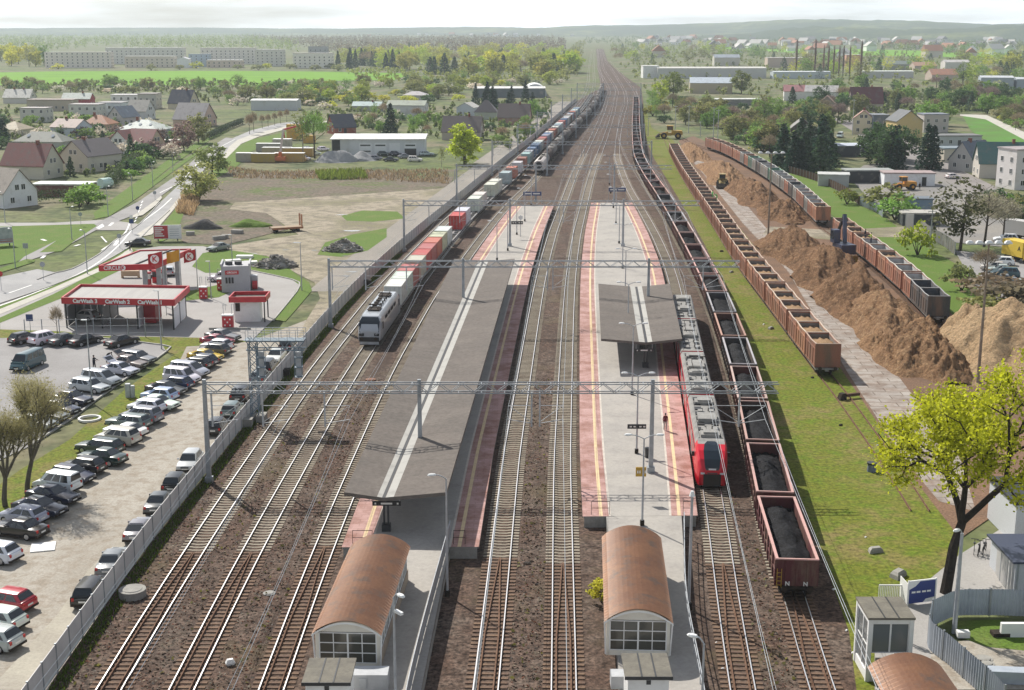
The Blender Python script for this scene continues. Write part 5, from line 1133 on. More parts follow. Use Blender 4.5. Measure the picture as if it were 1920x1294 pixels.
# van lettering
b = MB(); [b.box(-1.6+i*.1,-.985,1.0-i*.14,.6+i*.1,-.979,1.1-i*.14) for i in range(3)]
for o in [o for o in COL.objects if o.get('label','').startswith('dark teal van')]: part('lettering', b, M_MARK, o)
# ------------------------------------------------------------------ people
def person(label, px, py, ang, h=1.74, top=(.1,.1,.12), legs=(.03,.03,.04), pose='stand', z=0, xy=None, hair=(.04,.025,.02)):
    x, y = xy or P(px,py,z); t = thing('person', label, 'person', (x,y,z), R(ang)); k = h/1.74
    J = [(0,0,.98),(0,0,1.2),(.01,0,1.42),(.02,0,1.52),(.03,0,1.64)]
    if pose == 'bend': J = [(0,0,.95),(.18,0,1.1),(.42,0,1.22),(.55,0,1.25),(.66,0,1.24)]
    ar = {'stand':[(.02,.24,1.18),(.1,.25,.94),(.14,.25,.85)],'reach':[(.18,.24,1.22),(.45,.2,1.18),(.54,.2,1.17)],'bend':[(.5,.2,.95),(.66,.16,.78),(.72,.16,.72)]}[pose]
    sh = J[2]; bm = bpy.data.meshes.new('body'); V = list(J); E = [(0,1),(1,2),(2,3),(3,4)]; rad = [(.15,.12),(.15,.11),(.16,.1),(.055,.055),(.1,.1)]
    for s in (-1,1):
        b = len(V); V += [(sh[0],s*.17,sh[2]-.02)]+[(a[0],s*a[1],a[2]) for a in ar]+[(ar[-1][0]+.06,s*ar[-1][1],ar[-1][2]-.05)]; E += [(2,b),(b,b+1),(b+1,b+2),(b+2,b+3),(b+3,b+4)]; rad += [(.065,.065),(.05,.05),(.04,.04),(.04,.03),(.025,.02)]
        b = len(V); V += [(0,s*.1,.9),(.02+(.05*s if pose!='bend' else 0),s*.1,.5),(-.02+.09*s,s*.1,.1),(.1+.09*s,s*.11,.04)]; E += [(0,b),(b,b+1),(b+1,b+2),(b+2,b+3)]; rad += [(.095,.095),(.07,.07),(.05,.05),(.05,.035)]
    bm.from_pydata(V, E, []); o = bpy.data.objects.new('tmp', bm); COL.objects.link(o)
    o.modifiers.new('skin','SKIN'); sk = bm.skin_vertices[0] if bm.skin_vertices else None
    if sk is None: bm.attributes
    for i, r_ in enumerate(rad): bm.skin_vertices[0].data[i].radius = r_
    bm.skin_vertices[0].data[0].use_root = True
    sb = o.modifiers.new('sub','SUBSURF'); sb.levels = 2; sb.render_levels = 2
    dg = bpy.context.evaluated_depsgraph_get(); dg.update(); me = bpy.data.meshes.new_from_object(o.evaluated_get(dg)); bpy.data.objects.remove(o)
    me.materials.clear()
    nm = 'cloth_%02d%02d%02d' % tuple(int(v*99) for v in top); nl = 'cloth_%02d%02d%02d' % tuple(int(v*99) for v in legs)
    for m_ in (mat(nl, legs, .85), mat(nm, top, .85), mat('skin', (.42,.26,.19), .6)): me.materials.append(m_)
    hd = Vector(J[4]); hands = [Vector((ar[-1][0],s*ar[-1][1],ar[-1][2])) for s in (-1,1)]
    for p in me.polygons:
        c = p.center; p.use_smooth = True
        if (c-hd).length < .16 or any((c-q).length < .1 for q in hands): p.material_index = 2
        elif c.z > .93 or (pose == 'bend' and c.x > .15): p.material_index = 1
    b = part('body', me, None, t); b.scale = (k,k,k)
    hm = MB(); c = hd+Vector((-.02,0,.035)); hm.loft([[(c.x+.112*math.cos(a)*r_,c.y+.1*math.sin(a)*r_,c.z+zz) for a in np.linspace(0,2*math.pi,9)[:-1]] for r_,zz in ((.9,-.06),(1.0,0),(.85,.06),(.35,.1))]); q = part('hair', hm, mat('hair_%02d' % int(hair[0]*99), hair, .7), t, smooth=True); q.scale = (k,k,k)
    return t
person('person in maroon coat and light trousers standing on the red train platform', 1247, 807, -80, 1.72, (.13,.02,.03), (.4,.38,.36), z=PZ)
person('person in dark clothes reaching to the open boot of the silver saloon', 177, 694, -20, 1.78, (.02,.02,.025), (.02,.02,.03), 'reach')
person('person in dark clothes bending into the boot of the brown-grey saloon', 202, 680, -24, 1.76, (.02,.022,.03), (.02,.02,.025), 'bend')
person('person in dark clothes walking at the petrol station road entrance', 244, 470, 200, 1.75, (.02,.02,.025), (.02,.02,.025))
person('person in dark blue jacket walking behind the glass lift tower', 1704, 1207, 120, 1.75, (.02,.03,.09), (.03,.035,.07))
person('person in black standing in the works yard beside the green car', 1724, 356, 90, 1.78, (.015,.015,.02), (.015,.015,.02))
person('small figure walking on the service lane beside the fence', 1004, 260, 80, 1.75, (.05,.06,.08), (.04,.05,.07))
zt = 3.75
person('worker in dark clothes standing on the chips of a wagon', 1622, 449, 190, 1.8, (.02,.02,.03), (.03,.03,.05), z=zt)
person('worker in yellow hi-vis vest standing on the chips of a wagon', 1633, 456, 170, 1.8, (.45,.55,.1), (.03,.03,.05), 'reach', z=zt)
for dx, l in ((-4,'left one of two workers in green hi-vis on the chip wagons'),(4,'right one of two workers in green hi-vis on the chip wagons')): person(l, 1340+dx, 374+dx*.3, 200, 1.8, (.12,.5,.12), (.1,.4,.12), 'bend' if dx > 0 else 'stand', z=3.6)
def bicycle(label, px, py, ang):
    x, y = P(px,py,0); t = thing('bicycle', label, 'bicycle', (x,y,.03), R(ang), 'bicycles by the grey wall'); f = MB()
    for a, b in (((-.52,0,.34),(-.1,0,.3)),((-.1,0,.3),(.38,0,.8)),((-.52,0,.34),(-.2,0,.82)),((-.2,0,.82),(-.1,0,.3)),((-.2,0,.78),(.36,0,.78)),((.36,0,.95),(.52,0,.34))): f.bar(a,b,.045)
    part('frame', f, M_BLACK, t)
    for wx in (-.52,.52):
        w = MB(); ring = [[(wx+r*math.cos(a),yy,.34+r*math.sin(a)) for r,yy in ((.34,0),(.31,.02),(.31,-.02))] for a in np.linspace(0,2*math.pi,17)]; w.loft(ring, caps=False); [w.bar((wx,0,.34),(wx+.31*math.cos(a),0,.34+.31*math.sin(a)),.008) for a in np.linspace(0,2*math.pi,7)]; part('wheel', w, M_RUBBER, t)
    s = MB(); s.box(-.34,-.08,.84,-.1,.08,.9); part('saddle', s, M_BLACK, t); h = MB(); h.bar((.36,-.28,.98),(.36,.28,.98),.04); part('handlebar', h, M_BLACK, t); return t
for px,py,a,l in ((1826,1037,70,'leftmost of the three bicycles leaning by the grey building'),(1835,1040,65,'middle bicycle leaning by the grey building'),(1845,1037,60,'rightmost of the three bicycles by the grey building')): bicycle(l,px,py,a)
# ------------------------------------------------------------------ houses
WINM = {}
def win_mesh(w, h):
    k = (round(w,1), round(h,1))
    if k not in WINM:
        f = MB(); f.box(-w/2,-.05,0,w/2,.03,.07); f.box(-w/2,-.05,h-.07,w/2,.03,h); f.box(-w/2,-.05,.07,-w/2+.07,.03,h-.07); f.box(w/2-.07,-.05,.07,w/2,.03,h-.07); f.box(-.035,-.045,.07,.035,.02,h-.07)
        g = MB(); g.box(-w/2+.06,-.02,.06,w/2-.06,.01,h-.06); WINM[k] = (f.mesh('window', M_WHITE), g.mesh('pane', M_GLASS))
    return WINM[k]
def add_win(t, x, y, z, rz, w=1.1, h=1.3, pane=True):
    f, g = win_mesh(w, h); o = part('window', f if pane else g, None, t, (x,y,z), rz)
    if pane: part('pane', g, None, o)
    return o
def house(label, px, py, ang, w, d, eave, ridge, roof, wall, kind='gable', chim=1, wins=True, sky=0, cat='house', name='house', pane=True, door=True, wn=None, over=.35, group=None, ratio=2.8):
    x, y = P(px,py,0) if not isinstance(px, tuple) else px; t = thing(name, label, cat, (x,y,0), R(ang), group); hw, hd = w/2, d/2
    b = MB(); b.box(-hw,-hd,-.3,hw,hd,eave if kind != 'flat' else eave-.02)
    if kind == 'gable':
        for s in (-1,1): q = [(s*hw,-hd,eave),(s*hw,hd,eave),(s*hw,0,ridge-.05)]; b.add(q,[(0,1,2) if s>0 else (2,1,0)])
    part('wall', b, M_WALL, t, color=tuple(min(.82,v*(1.28 if cat == 'apartment block' else 1.12)) for v in wall))
    r = MB(); o = over; th = .18; sl = (ridge-eave)/hd; zo = eave-sl*o
    if kind == 'gable':
        for s in (-1,1):
            a = [(-hw-o,s*(hd+o),zo),(hw+o,s*(hd+o),zo),(hw+o,0,ridge),(-hw-o,0,ridge)]; c = [(p[0],p[1],p[2]+th) for p in a]
            r.add(a+c, [(0,1,5,4),(1,2,6,5),(3,0,4,7),(0,3,2,1),(4,5,6,7)])
    elif kind == 'hip':
        k = max(hw-hd,.4); B = [(-hw-o,-hd-o,zo),(hw+o,-hd-o,zo),(hw+o,hd+o,zo),(-hw-o,hd+o,zo)]; T = [(-k,0,ridge),(k,0,ridge)]
        r.add(B+T,[(0,1,5,4),(2,3,4,5),(1,2,5),(3,0,4),(3,2,1,0)])
    elif kind == 'flat': r.box(-hw-.2,-hd-.2,eave,hw+.2,hd+.2,eave+.3)
    elif kind == 'shed': r.add([(-hw-o,-hd-o,eave+.1),(hw+o,-hd-o,eave+.1),(hw+o,hd+o,ridge),(-hw-o,hd+o,ridge),(-hw-o,-hd-o,eave-.1),(hw+o,-hd-o,eave-.1),(hw+o,hd+o,ridge-.2),(-hw-o,hd+o,ridge-.2)],[(0,1,2,3),(7,6,5,4),(0,4,5,1),(1,5,6,2),(2,6,7,3),(3,7,4,0)]); b2 = MB(); b2.box(-hw,hd-.1,eave,hw,hd,ridge-.2); part('wall', b2, M_WALL, t, color=wall)
    ro = part('roof', r, M_ROOF, t, color=roof)
    for i in range(chim):
        cx = (-.25+.5*i)*w*.7; c = MB(); zt = (ridge if kind != 'flat' else eave)+.8; c.box(cx-.35,-.4,eave,cx+.35,.4,zt); c.box(cx-.42,-.47,zt,cx+.42,.47,zt+.12); part('chimney', c, M_BRICK, ro)
    for i in range(sky):
        f = .5; cx = -w*.25+w*.5*i/max(1,sky-1) if sky > 1 else 0; zz = ridge-(ridge-eave)*f+th+.05; q = MB(); q.add([(cx-.5,-hd*f-.6,zz-sl*.6),(cx+.5,-hd*f-.6,zz-sl*.6),(cx+.5,-hd*f+.6,zz+sl*.6),(cx-.5,-hd*f+.6,zz+sl*.6)],[(0,1,2,3)]); part('skylight', q, M_SKYL, ro)
    if wins:
        fl = max(1,int(eave/ratio)); n = wn or max(1,int(w/3)); m = max(1,int(d/3.6))
        for k in range(fl):
            z = .95+k*ratio
            if z+1.3 > eave: break
            for i in range(n):
                if door and k == 0 and i == n//2: continue
                add_win(t, -hw+w*(i+.5)/n, -hd-.03, z, 0, pane=pane)
            for i in range(m):
                add_win(t, hw+.03, -hd+d*(i+.5)/m, z, R(90), pane=pane); add_win(t, -hw-.03, -hd+d*(i+.5)/m, z, R(-90), pane=pane)
        if kind == 'gable' and ridge-eave > 2.6:
            for s in (1,-1): add_win(t, s*(hw+.03), -.8, eave+.3, R(90*s), pane=pane); add_win(t, s*(hw+.03), .8, eave+.3, R(90*s), pane=pane)
        if door: q = MB(); q.box(-.5,-hd-.06,0,.5,-hd-.004,2.1); part('door', q, M_STEEL, t)
    return t
M_BRICK = mat('chimney_brick', (.26,.1,.07), .9, c2=(.18,.08,.06), ns=2, obj=True); M_SKYL = glassmat('skylight_glass', (.3,.34,.38), .05)
G_ = 'houses of the estate on the left'
DKR = (.2,.075,.065); TAN = (.36,.3,.22); GR = (.16,.15,.15)
L = [
('white gabled house with light brown roof at the left edge by the junction',12,384,145,11,8.6,3.4,8.2,(.3,.26,.22),(.66,.67,.68),'gable',0,1),
('house with large dark red roof and timbered gable near the left edge',62,332,166,12.5,9.5,3.6,8.8,DKR,(.5,.47,.38),'gable',1,2),
('cream house with broad brown-grey gable roof and porch roof',172,318,62,13,10.5,4.4,8.4,(.15,.13,.13),(.52,.48,.4),'gable',1,0),
('pale blue house with pinkish brown roof and solar panels',135,256,-24,11.5,9,3.6,6.2,(.34,.25,.22),(.46,.5,.56),'gable',1,0),
('cream bungalow with tan hipped roof at the left edge',30,257,-18,9.5,9,3.2,5.6,(.37,.31,.21),(.52,.47,.33),'hip',0,0),
('low house with olive-grey hipped roof and small white skylights',84,275,-8,17,9,2.2,5,(.19,.2,.17),(.42,.42,.38),'hip',0,2),
('house with orange hipped roofs among the trees',188,245,-10,11,9,3,6,(.36,.16,.085),(.45,.3,.2),'hip',1,0),
('pinkish white gabled house with blue-grey roof',233,235,58,9,8.6,3.6,7.6,(.18,.21,.25),(.5,.46,.46),'gable',0,1),
('house with long beige roof and dark right gable',265,223,168,9,9,3.6,8,(.36,.34,.3),(.55,.55,.55),'gable',0,0),
('wide house with pale greenish hipped roof and roof windows',273,258,-14,16,13,3.3,6.4,(.5,.54,.5),(.33,.37,.37),'hip',1,3),
('white gabled house with red-brown roof behind the fir',240,285,72,10,8.6,3,7,(.25,.095,.08),(.66,.65,.62),'gable',0,0),
('red-brown roofed house right of the white gable',273,285,160,9,8,3.2,7.2,(.25,.1,.09),(.52,.42,.3),'gable',0,0),
('house with steep blue-black roof behind the others',345,204,160,12,9,3,9,(.045,.05,.075),(.52,.46,.34),'gable',1,2),
('tall house with mauve-grey roof by the bend of the road',366,236,165,13,12,3,9,(.29,.27,.27),(.52,.38,.31),'gable',0,2),
('red-walled house with pale green roof in the back row',148,200,178,14,8,4,6.6,(.46,.5,.45),(.32,.05,.06),'gable',1,0),
('house with white roof and dark chimneys in the back row',38,193,178,14,10,3,7,(.6,.58,.52),(.55,.53,.48),'gable',2,0)]
for l,px,py,a,w,d,e,r,rc,wc,k,ch,sk in L: house(l,px,py,a,w,d,e,r,rc,wc,k,ch,sky=sk,group=G_)
for l,px,py,a,w,d,h,rc,wc in [('cream flat-roofed terrace block at the left of the back rows',70,228,-4,11,8,5.6,(.3,.27,.26),(.52,.51,.46)),('long white flat-roofed terrace block in the middle of the estate',165,222,-4,13,9,6,(.32,.3,.3),(.52,.52,.48)),('bluish white flat-roofed terrace block beside the long one',213,219,-4,11,9,6.2,(.3,.29,.3),(.55,.58,.6)),('beige terrace with brown flat roof in front of the red-walled house',100,207,-3,22,8,5,(.26,.2,.18),(.4,.34,.27)),('white flat-roofed house beside the grey block',240,201,-3,14,8,6,(.6,.58,.58),(.66,.65,.63)),('grey-beige flat-roofed block at the end of the back row',282,203,-3,9,9,7,(.28,.25,.24),(.42,.41,.36))]: house(l,px,py,a,w,d,h,h,rc,wc,'flat',0,group=G_)
house('long dark brown garage with whitish flat roof behind the hedge',122,366,-3,13.5,6,2.7,2.7,(.62,.66,.6),(.14,.06,.05),'flat',0,False,name='garage',cat='garage',door=False)
house('small red-brown sheds with pale roofs below the hipped house',315,277,-6,7.5,4,2.3,2.3,(.6,.55,.5),(.3,.1,.07),'flat',0,False,name='shed',cat='shed',door=False)
house('small light shed with orange wall beside the red-brown sheds',305,284,-6,4,3.5,2.2,2.2,(.62,.58,.5),(.5,.2,.08),'flat',0,False,name='shed',cat='shed',door=False)
b = MB(); b.cyl((-1.6,0,1.2),(1.6,0,1.2),1.25,n=14); x,y = P(198,352,0); solid('water_tank', b, mat('pale_turquoise', (.55,.72,.66), .5), 'pale turquoise round tank beside the dark garage', 'tank', (x,y,0), R(60))
# centre
def workshop():
    x0,y0 = P(622,292,0); x1,_ = P(796,292,0); w = x1-x0; t = thing('workshop', 'long white workshop with roller gates and scrap cars in front', 'workshop', (x0,y0,0)); d, h = 11, 5.0
    b = MB(); b.box(5.5,0,0,w,d,h); b.box(0,.6,0,5.5,d,h-.02); part('wall', b, M_WALL, t, color=(.6,.62,.65)); r = MB(); r.add([(-.4,-.5,h-.1),(w+.4,-.5,h-.1),(w+.4,d+.3,h+.7),(-.4,d+.3,h+.7),(-.4,-.5,h+.15),(w+.4,-.5,h+.15),(w+.4,d+.3,h+.95),(-.4,d+.3,h+.95)],[(4,5,6,7),(0,1,5,4),(1,2,6,5),(2,3,7,6),(3,0,4,7),(3,2,1,0)]); part('roof', r, M_ROOF, t, color=(.66,.66,.64))
    k = MB(); k.box(.15,.5,.1,2.6,.59,h-.2); part('dark_opening', k, M_BLACK, t)
    for i,(a,e,z) in enumerate(((8.6,12.4,3.9),(13.3,17.0,3.9),(17.9,21.2,3.9),(22.6,26.2,3.9))):
        g = MB(); g.box(a,-.06,.05 if i < 3 else 2.2,e,-.004,z); q = part('gate', g, M_PLAIN, t, color=(.7,.72,.74))
        if i != 2: f = MB(); [f.box(a+.3,-.075,zz,e-.3,-.064,zz+.45) for zz in ((2.95,) if i in (1,3) else (2.95,1.1))]; part('glazing', f, M_GLASS, q)
        if i == 3: f = MB(); f.box(a,-.05,.02,e,-.006,2.2); part('open_gateway', f, M_BLACK, t)
    return t
workshop()
C = [('two-storey white house with greenish roof behind the workshop',765,221,172,16.5,9,5.6,7.4,(.27,.31,.24),(.55,.55,.54),'gable',0),('low barn with pale teal roof left of the greenish-roofed house',690,208,174,13.5,7,2.5,4.2,(.42,.52,.5),(.4,.38,.35),'gable',1),('pale bungalow behind the greenish-roofed house',780,188,175,13,9,3,4.8,(.45,.42,.42),(.5,.48,.46),'hip',0),('white gabled shed left of the brown barn',878,218,70,8,8,4,6,(.52,.5,.46),(.5,.53,.57),'gable',0),('barn with steep brown hipped roof',912,223,175,9.5,8,3.4,8,(.15,.125,.125),(.4,.42,.36),'hip',0),('brick house with brown roof and white dormer near the service lane',965,233,172,12.5,9,3.2,8.2,(.15,.115,.105),(.34,.2,.16),'gable',1),('house with brown-grey roof and white chimney right of the workshop',868,261,172,13.5,9,3,8,(.16,.13,.12),(.38,.33,.28),'gable',1),('brick-red gabled barn with slate roof left of the workshop',640,250,28,8.5,8.5,2.6,7,(.085,.09,.11),(.28,.085,.055),'gable',0)]
for l,px,py,a,w,d,e,r,rc,wc,k,ch in C: house(l,px,py,a,w,d,e,r,rc,wc,k,ch)
def hall(l,px,py,a,w,d,h,rc,wc,rise=.8,wins=False,**k): return house(l,px,py,a,w,d,h,h+rise,rc,wc,'gable' if rise else 'flat',0,wins,name='hall',cat='hall',door=False,over=.2,**k)
hall('white flat-topped hall by the road bend',518,206,-2,22,11,4.6,(.7,.7,.69),(.5,.51,.52),.5)
hall('long low hall with white roof and dark walls beyond the firs',955,182,2,40,13,5,(.66,.66,.64),(.12,.14,.15),.8)
b = MB(); n = 12; b.loft([[(-7+14*i/n if False else 7*-math.cos(math.pi*i/n),y_,4.2*math.sin(math.pi*i/n)*1.6) for i in range(n+1)] for y_ in (0,24)],0,False,False); b.f=[f[::-1] for f in b.f]; x,y=P(1003,180,0); t=solid('arched_hall', b, M_WHITE, 'white arched hall at the right end of the long low hall', 'hall', (x,y,0)); b=MB(); b.add([(7*-math.cos(math.pi*i/n),0.05,4.2*math.sin(math.pi*i/n)*1.6) for i in range(n+1)],[tuple(range(n+1))]); part('end_wall', b, M_WALL, t, color=(.5,.52,.53))
# right
Rr = [('dark timber gabled house among the trees left of the street',1503,255,82,9,8.5,3,6.4,(.19,.18,.17),(.075,.055,.05),'gable',0),('gabled house with orange-brown left roof',1550,208,75,10,9,3,7,(.32,.19,.13),(.3,.26,.22),'gable',0),('cream house with red-brown roof beside the white lamp pole',1618,250,75,9.5,7.5,5.6,8.6,(.3,.15,.11),(.56,.5,.36),'gable',1),('yellow tenement with blank yellow gable and dark roof',1694,257,96,10.5,9.6,6,9.6,(.06,.07,.08),(.5,.38,.17),'gable',0),('house with slate roof and white gable on the right',1822,319,34,9.5,8.5,3,8,(.15,.17,.21),(.45,.43,.4),'gable',1),('house with dark green roof near the right edge',1878,331,172,13.5,9.5,4,9,(.045,.11,.105),(.45,.42,.37),'gable',1),('white house with pinkish red roof in the distance',1490,188,172,12,8,5,8,(.45,.2,.2),(.68,.66,.64),'gable',1),('long white house with dormered pale roof in the distance',1540,189,162,17,8,5,8,(.5,.48,.46),(.66,.65,.63),'gable',0),('house with huge dark red roof beyond the yellow tenement',1622,208,174,14.5,11,4,11,(.13,.04,.045),(.42,.36,.3),'gable',1)]
for l,px,py,a,w,d,e,r,rc,wc,k,ch in Rr: house(l,px,py,a,w,d,e,r,rc,wc,k,ch,sky=3 if 'tenement' in l else 0,wins='tenement' not in l)
for l,px,py,a,w,d,h,rc,wc in [('dark blue-grey flat-roofed block between the cream and the yellow houses',1644,251,4,6,8,7,(.2,.22,.25),(.1,.13,.17)),('grey flat-roofed house right of the yellow tenement',1747,247,4,9.5,8,6.6,(.2,.22,.27),(.43,.39,.37)),('long low building with dark flat roof behind the tall firs',1790,273,3,15,8,3.4,(.17,.17,.17),(.42,.44,.44)),('low cream building with blue-grey flat roof',1786,303,6,8.5,7,4,(.2,.25,.28),(.5,.46,.38)),('tall white flat-roofed house cut by the right edge',1912,352,14,8.5,8,9.6,(.34,.3,.3),(.58,.55,.53))]: house(l,px,py,a,w,d,h,h,rc,wc,'flat',0)
hall('low hall with pale blue roof beside the street',1592,291,4,10.5,10,3.2,(.5,.54,.62),(.07,.08,.09),.3)
hall('open black-fronted yard shed',1625,341,2,12,5,3,(.3,.32,.3),(.035,.037,.04),0)
hall('white yard building with two dark doors',1700,346,-4,12.5,6,3,(.36,.28,.27),(.68,.69,.7),0); t = COL.objects[-1].parent
for x_ in (-1.2,3.6): q = MB(); q.box(x_-.55,-3.06,0,x_+.55,-3.004,2.2); part('door', q, M_BLACK, t)
hall('small shed with pale roof beside the black yard shed',1562,347,-12,7.5,6,2.7,(.5,.51,.49),(.42,.43,.42),0)
hall('low blue-grey hut among the trees by the street yard',1722,395,-4,5,4,2.6,(.14,.17,.2),(.18,.25,.32),0)
hall('dark flat-roofed hut with pebbled roof by the meadow gate',1722,420,-4,7.5,5,2.3,(.42,.4,.36),(.045,.05,.055),0)
for l,px,py,a,w,d,h,rc,wc,ri in [('very long grey factory hall in the distance right of the tracks',1330,146,2,84,22,7.5,(.55,.54,.5),(.47,.47,.45),.8),('white gateway block at the left end of the long factory hall',1218,146,2,12,14,9,(.7,.7,.68),(.68,.68,.67),0),('barn-like hall with blue-grey roof and tan walls',1332,174,-6,25,18,6,(.42,.48,.54),(.42,.36,.25),3),('low hall with greenish white roof among the trees',1382,197,2,24,8,3,(.62,.64,.6),(.2,.2,.19),.3),('distant building with blue-grey roof above the factory hall',1361,123,2,26,12,8,(.34,.38,.43),(.5,.48,.42),3),('distant white shopping building left of the poplars',1478,126,2,44,14,9,(.62,.58,.55),(.5,.4,.33),0),('low teal-white hall behind the poplars',1500,147,2,44,12,5,(.6,.64,.67),(.45,.5,.52),.4),('distant orange and white block behind the poplars',1598,124,2,16,12,11,(.66,.62,.58),(.48,.26,.18),0),('long low white hall right of the poplars',1660,146,2,40,12,5,(.62,.66,.62),(.5,.5,.48),.4),('blue-grey hall near the right edge in the distance',1866,166,-12,20,15,7,(.5,.53,.56),(.3,.34,.39),1),('second blue-grey hall cut by the right edge in the distance',1925,166,-8,16,15,6,(.5,.53,.56),(.3,.34,.39),1),('distant hall with dark green roof right of the poplars',1680,131,4,26,12,5,(.2,.24,.22),(.3,.3,.27),3),('distant low hall with orange roof',1730,134,4,20,14,5,(.42,.24,.16),(.45,.36,.3),3),('distant house with orange hipped roof above the tenement',1765,150,4,20,14,4,(.4,.19,.12),(.45,.36,.3),4),('white distant block in the trees at the far right',1790,134,2,22,12,8,(.5,.48,.46),(.6,.57,.53),2)]: hall(l,px,py,a,w,d,h,rc,wc,ri)
# apartment blocks beyond the crop field
AP = 'apartment blocks beyond the crop field'
for l,px,py,w,d,h,rc,wc,a in [('cream five-storey apartment block nearest the left edge',150,127,63,12,14.5,(.5,.48,.46),(.62,.56,.5),1),('long pale apartment block behind the others on the left',275,120,82,12,16.5,(.5,.5,.5),(.56,.54,.5),1),('beige apartment block in front of the long pale one',284,126.5,48,12,10.5,(.5,.48,.44),(.55,.48,.4),1),('blue and white block beside the white-gabled hall',376,125,20,12,12,(.2,.24,.3),(.3,.36,.44),1),('long pale apartment block behind the blue one',430,120,57,12,16.5,(.5,.48,.46),(.6,.56,.52),1),('low beige block with white roof in front of the long right one',423,126.8,34,12,7,(.66,.65,.62),(.52,.42,.36),1),('grey and cream apartment block with stepped end',508,124,28,14,16,(.4,.4,.4),(.52,.5,.46),1),('clear cream four-storey apartment block standing alone by the field',588,128,37,12,14,(.5,.46,.42),(.66,.6,.54),-2),('dark-roofed block behind the lone cream apartment block',598,117,21,12,17,(.1,.1,.12),(.3,.3,.32),1)]:
    house(l,px,py,a,w,d,h,h,rc,wc,'flat',0,True,cat='apartment block',name='apartment_block',pane=False,door=False,wn=max(4,int(w/4.6)),group=AP,ratio=2.9)
house('white-gabled hall in front of the blue block',346,127,92,14,11,8,10,(.5,.5,.52),(.72,.73,.75),'gable',0,False,door=False,name='hall',cat='hall')
# far town: low houses too small to show parts
TW = [((.8,.79,.77),(.5,.48,.46),'white'),((.6,.55,.46),(.36,.18,.12),'cream, orange-roofed'),((.5,.48,.46),(.2,.19,.2),'grey-roofed')]
fm = []
for wc, rc, nm in TW:
    b = MB(); b.box(-6,-4.5,-.3,6,4.5,4.4,0); b.add([(-6.3,-5,4.3),(6.3,-5,4.3),(6.3,0,8.4),(-6.3,0,8.4),(6.3,5,4.3),(-6.3,5,4.3)],[(0,1,2,3),(2,4,5,3),(1,4,2),(0,3,5)],1); fm.append((b.mesh('far_house',[mat('far_wall_'+nm[:3],wc,.9),mat('far_roof_'+nm[:3],rc,.8)]),nm))
r2 = random.Random(5); nfar = 0
for i in range(190):
    if i < 150: px = r2.uniform(1100,1910); py = 72+abs(r2.gauss(0,1))*14+ (6 if px>1500 else 0)
    else: px = r2.uniform(690,1090); py = r2.uniform(59,70)
    if 1085 < px < 1175 or py > 113: continue
    m, nm = fm[r2.choice([0,0,1,1,2])]; x,y = P(px,py,0); s = r2.uniform(1.0,1.9)
    o = solid('far_house', m, None, 'tiny %s house of the town in the far distance'%nm, 'house', (x,y,0), R(r2.uniform(0,180)), 'houses of the far town, '+nm, scale=s); nfar += 1
# ------------------------------------------------------------------ trees and shrubs
def rnd_dirs(n, r):
    v = r.normal(size=(n,3)); return v/np.linalg.norm(v,axis=1)[:,None]
def leaves(C, size, r, flat=.6, asp=.7):
    """one small quad at each centre"""
    n = len(C); a = rnd_dirs(n, r); a[:,2] *= flat; a /= np.linalg.norm(a,axis=1)[:,None]; b = np.cross(a, rnd_dirs(n, r)); b /= np.linalg.norm(b,axis=1)[:,None]
    s = size*(.6+.8*r.random(n))[:,None]; a = a*s; b = b*s*asp
    return np.stack([C-a*.5-b*.35, C+a*.1-b*.5, C+a*.5+b*.1, C-a*.1+b*.5], 1)
def twigs(A, B, w, r):
    d = B-A; n = np.cross(d, rnd_dirs(len(A), r)); n /= np.linalg.norm(n,axis=1)[:,None]+1e-9; n *= w
    return np.stack([A-n, A+n, B+n*.3, B-n*.3], 1)
def limbs(seed, h, r0, n=7, spread=.35, start=.3, curve=.1):
    r = random.Random(seed); mb = MB(); tips = []
    top = Vector((r.uniform(-.3,.3),r.uniform(-.3,.3),h*.82)); mid = Vector((r.uniform(-.2,.2),r.uniform(-.2,.2),h*.4))
    mb.cyl((0,0,-.2), mid, r0, r0*.7, 7, caps=False); mb.cyl(mid, top, r0*.7, r0*.15, 6, caps=False); tips.append(top)
    for i in range(n):
        f = start+(.85-start)*i/n; p = mid*(f/.4) if f < .4 else mid.lerp(top, (f-.4)/.42 if f < .82 else 1)
        a = i*2.4+r.random(); l = h*spread*(1.1-f*.6); q = p+Vector((math.cos(a)*l, math.sin(a)*l, l*r.uniform(.5,.9))); mb.cyl(p, q, r0*.38*(1.1-f), r0*.08, 5, caps=False); tips.append(q)
    return mb, tips
def crown_cloud(seed, c, rad, nc, per, size, clump=.9, hollow=.55, low=-1.0, flat=.6):
    r = np.random.default_rng(seed); d = rnd_dirs(nc, r); d = d[d[:,2] > low]; rr = hollow+(1-hollow)*r.random(len(d))**.6; cc = d*rr[:,None]*np.array(rad)+np.array(c)
    cc += r.normal(0,.12,cc.shape)*np.array(rad); P_ = []
    for q in cc:
        k = int(per*(.5+r.random())); P_.append(q+r.normal(0,clump*(.35+.3*r.random()),(k,3))*np.array([1,1,.75]))
    return leaves(np.concatenate(P_), size, r, flat)
TREES = {}; CROWNV = {}
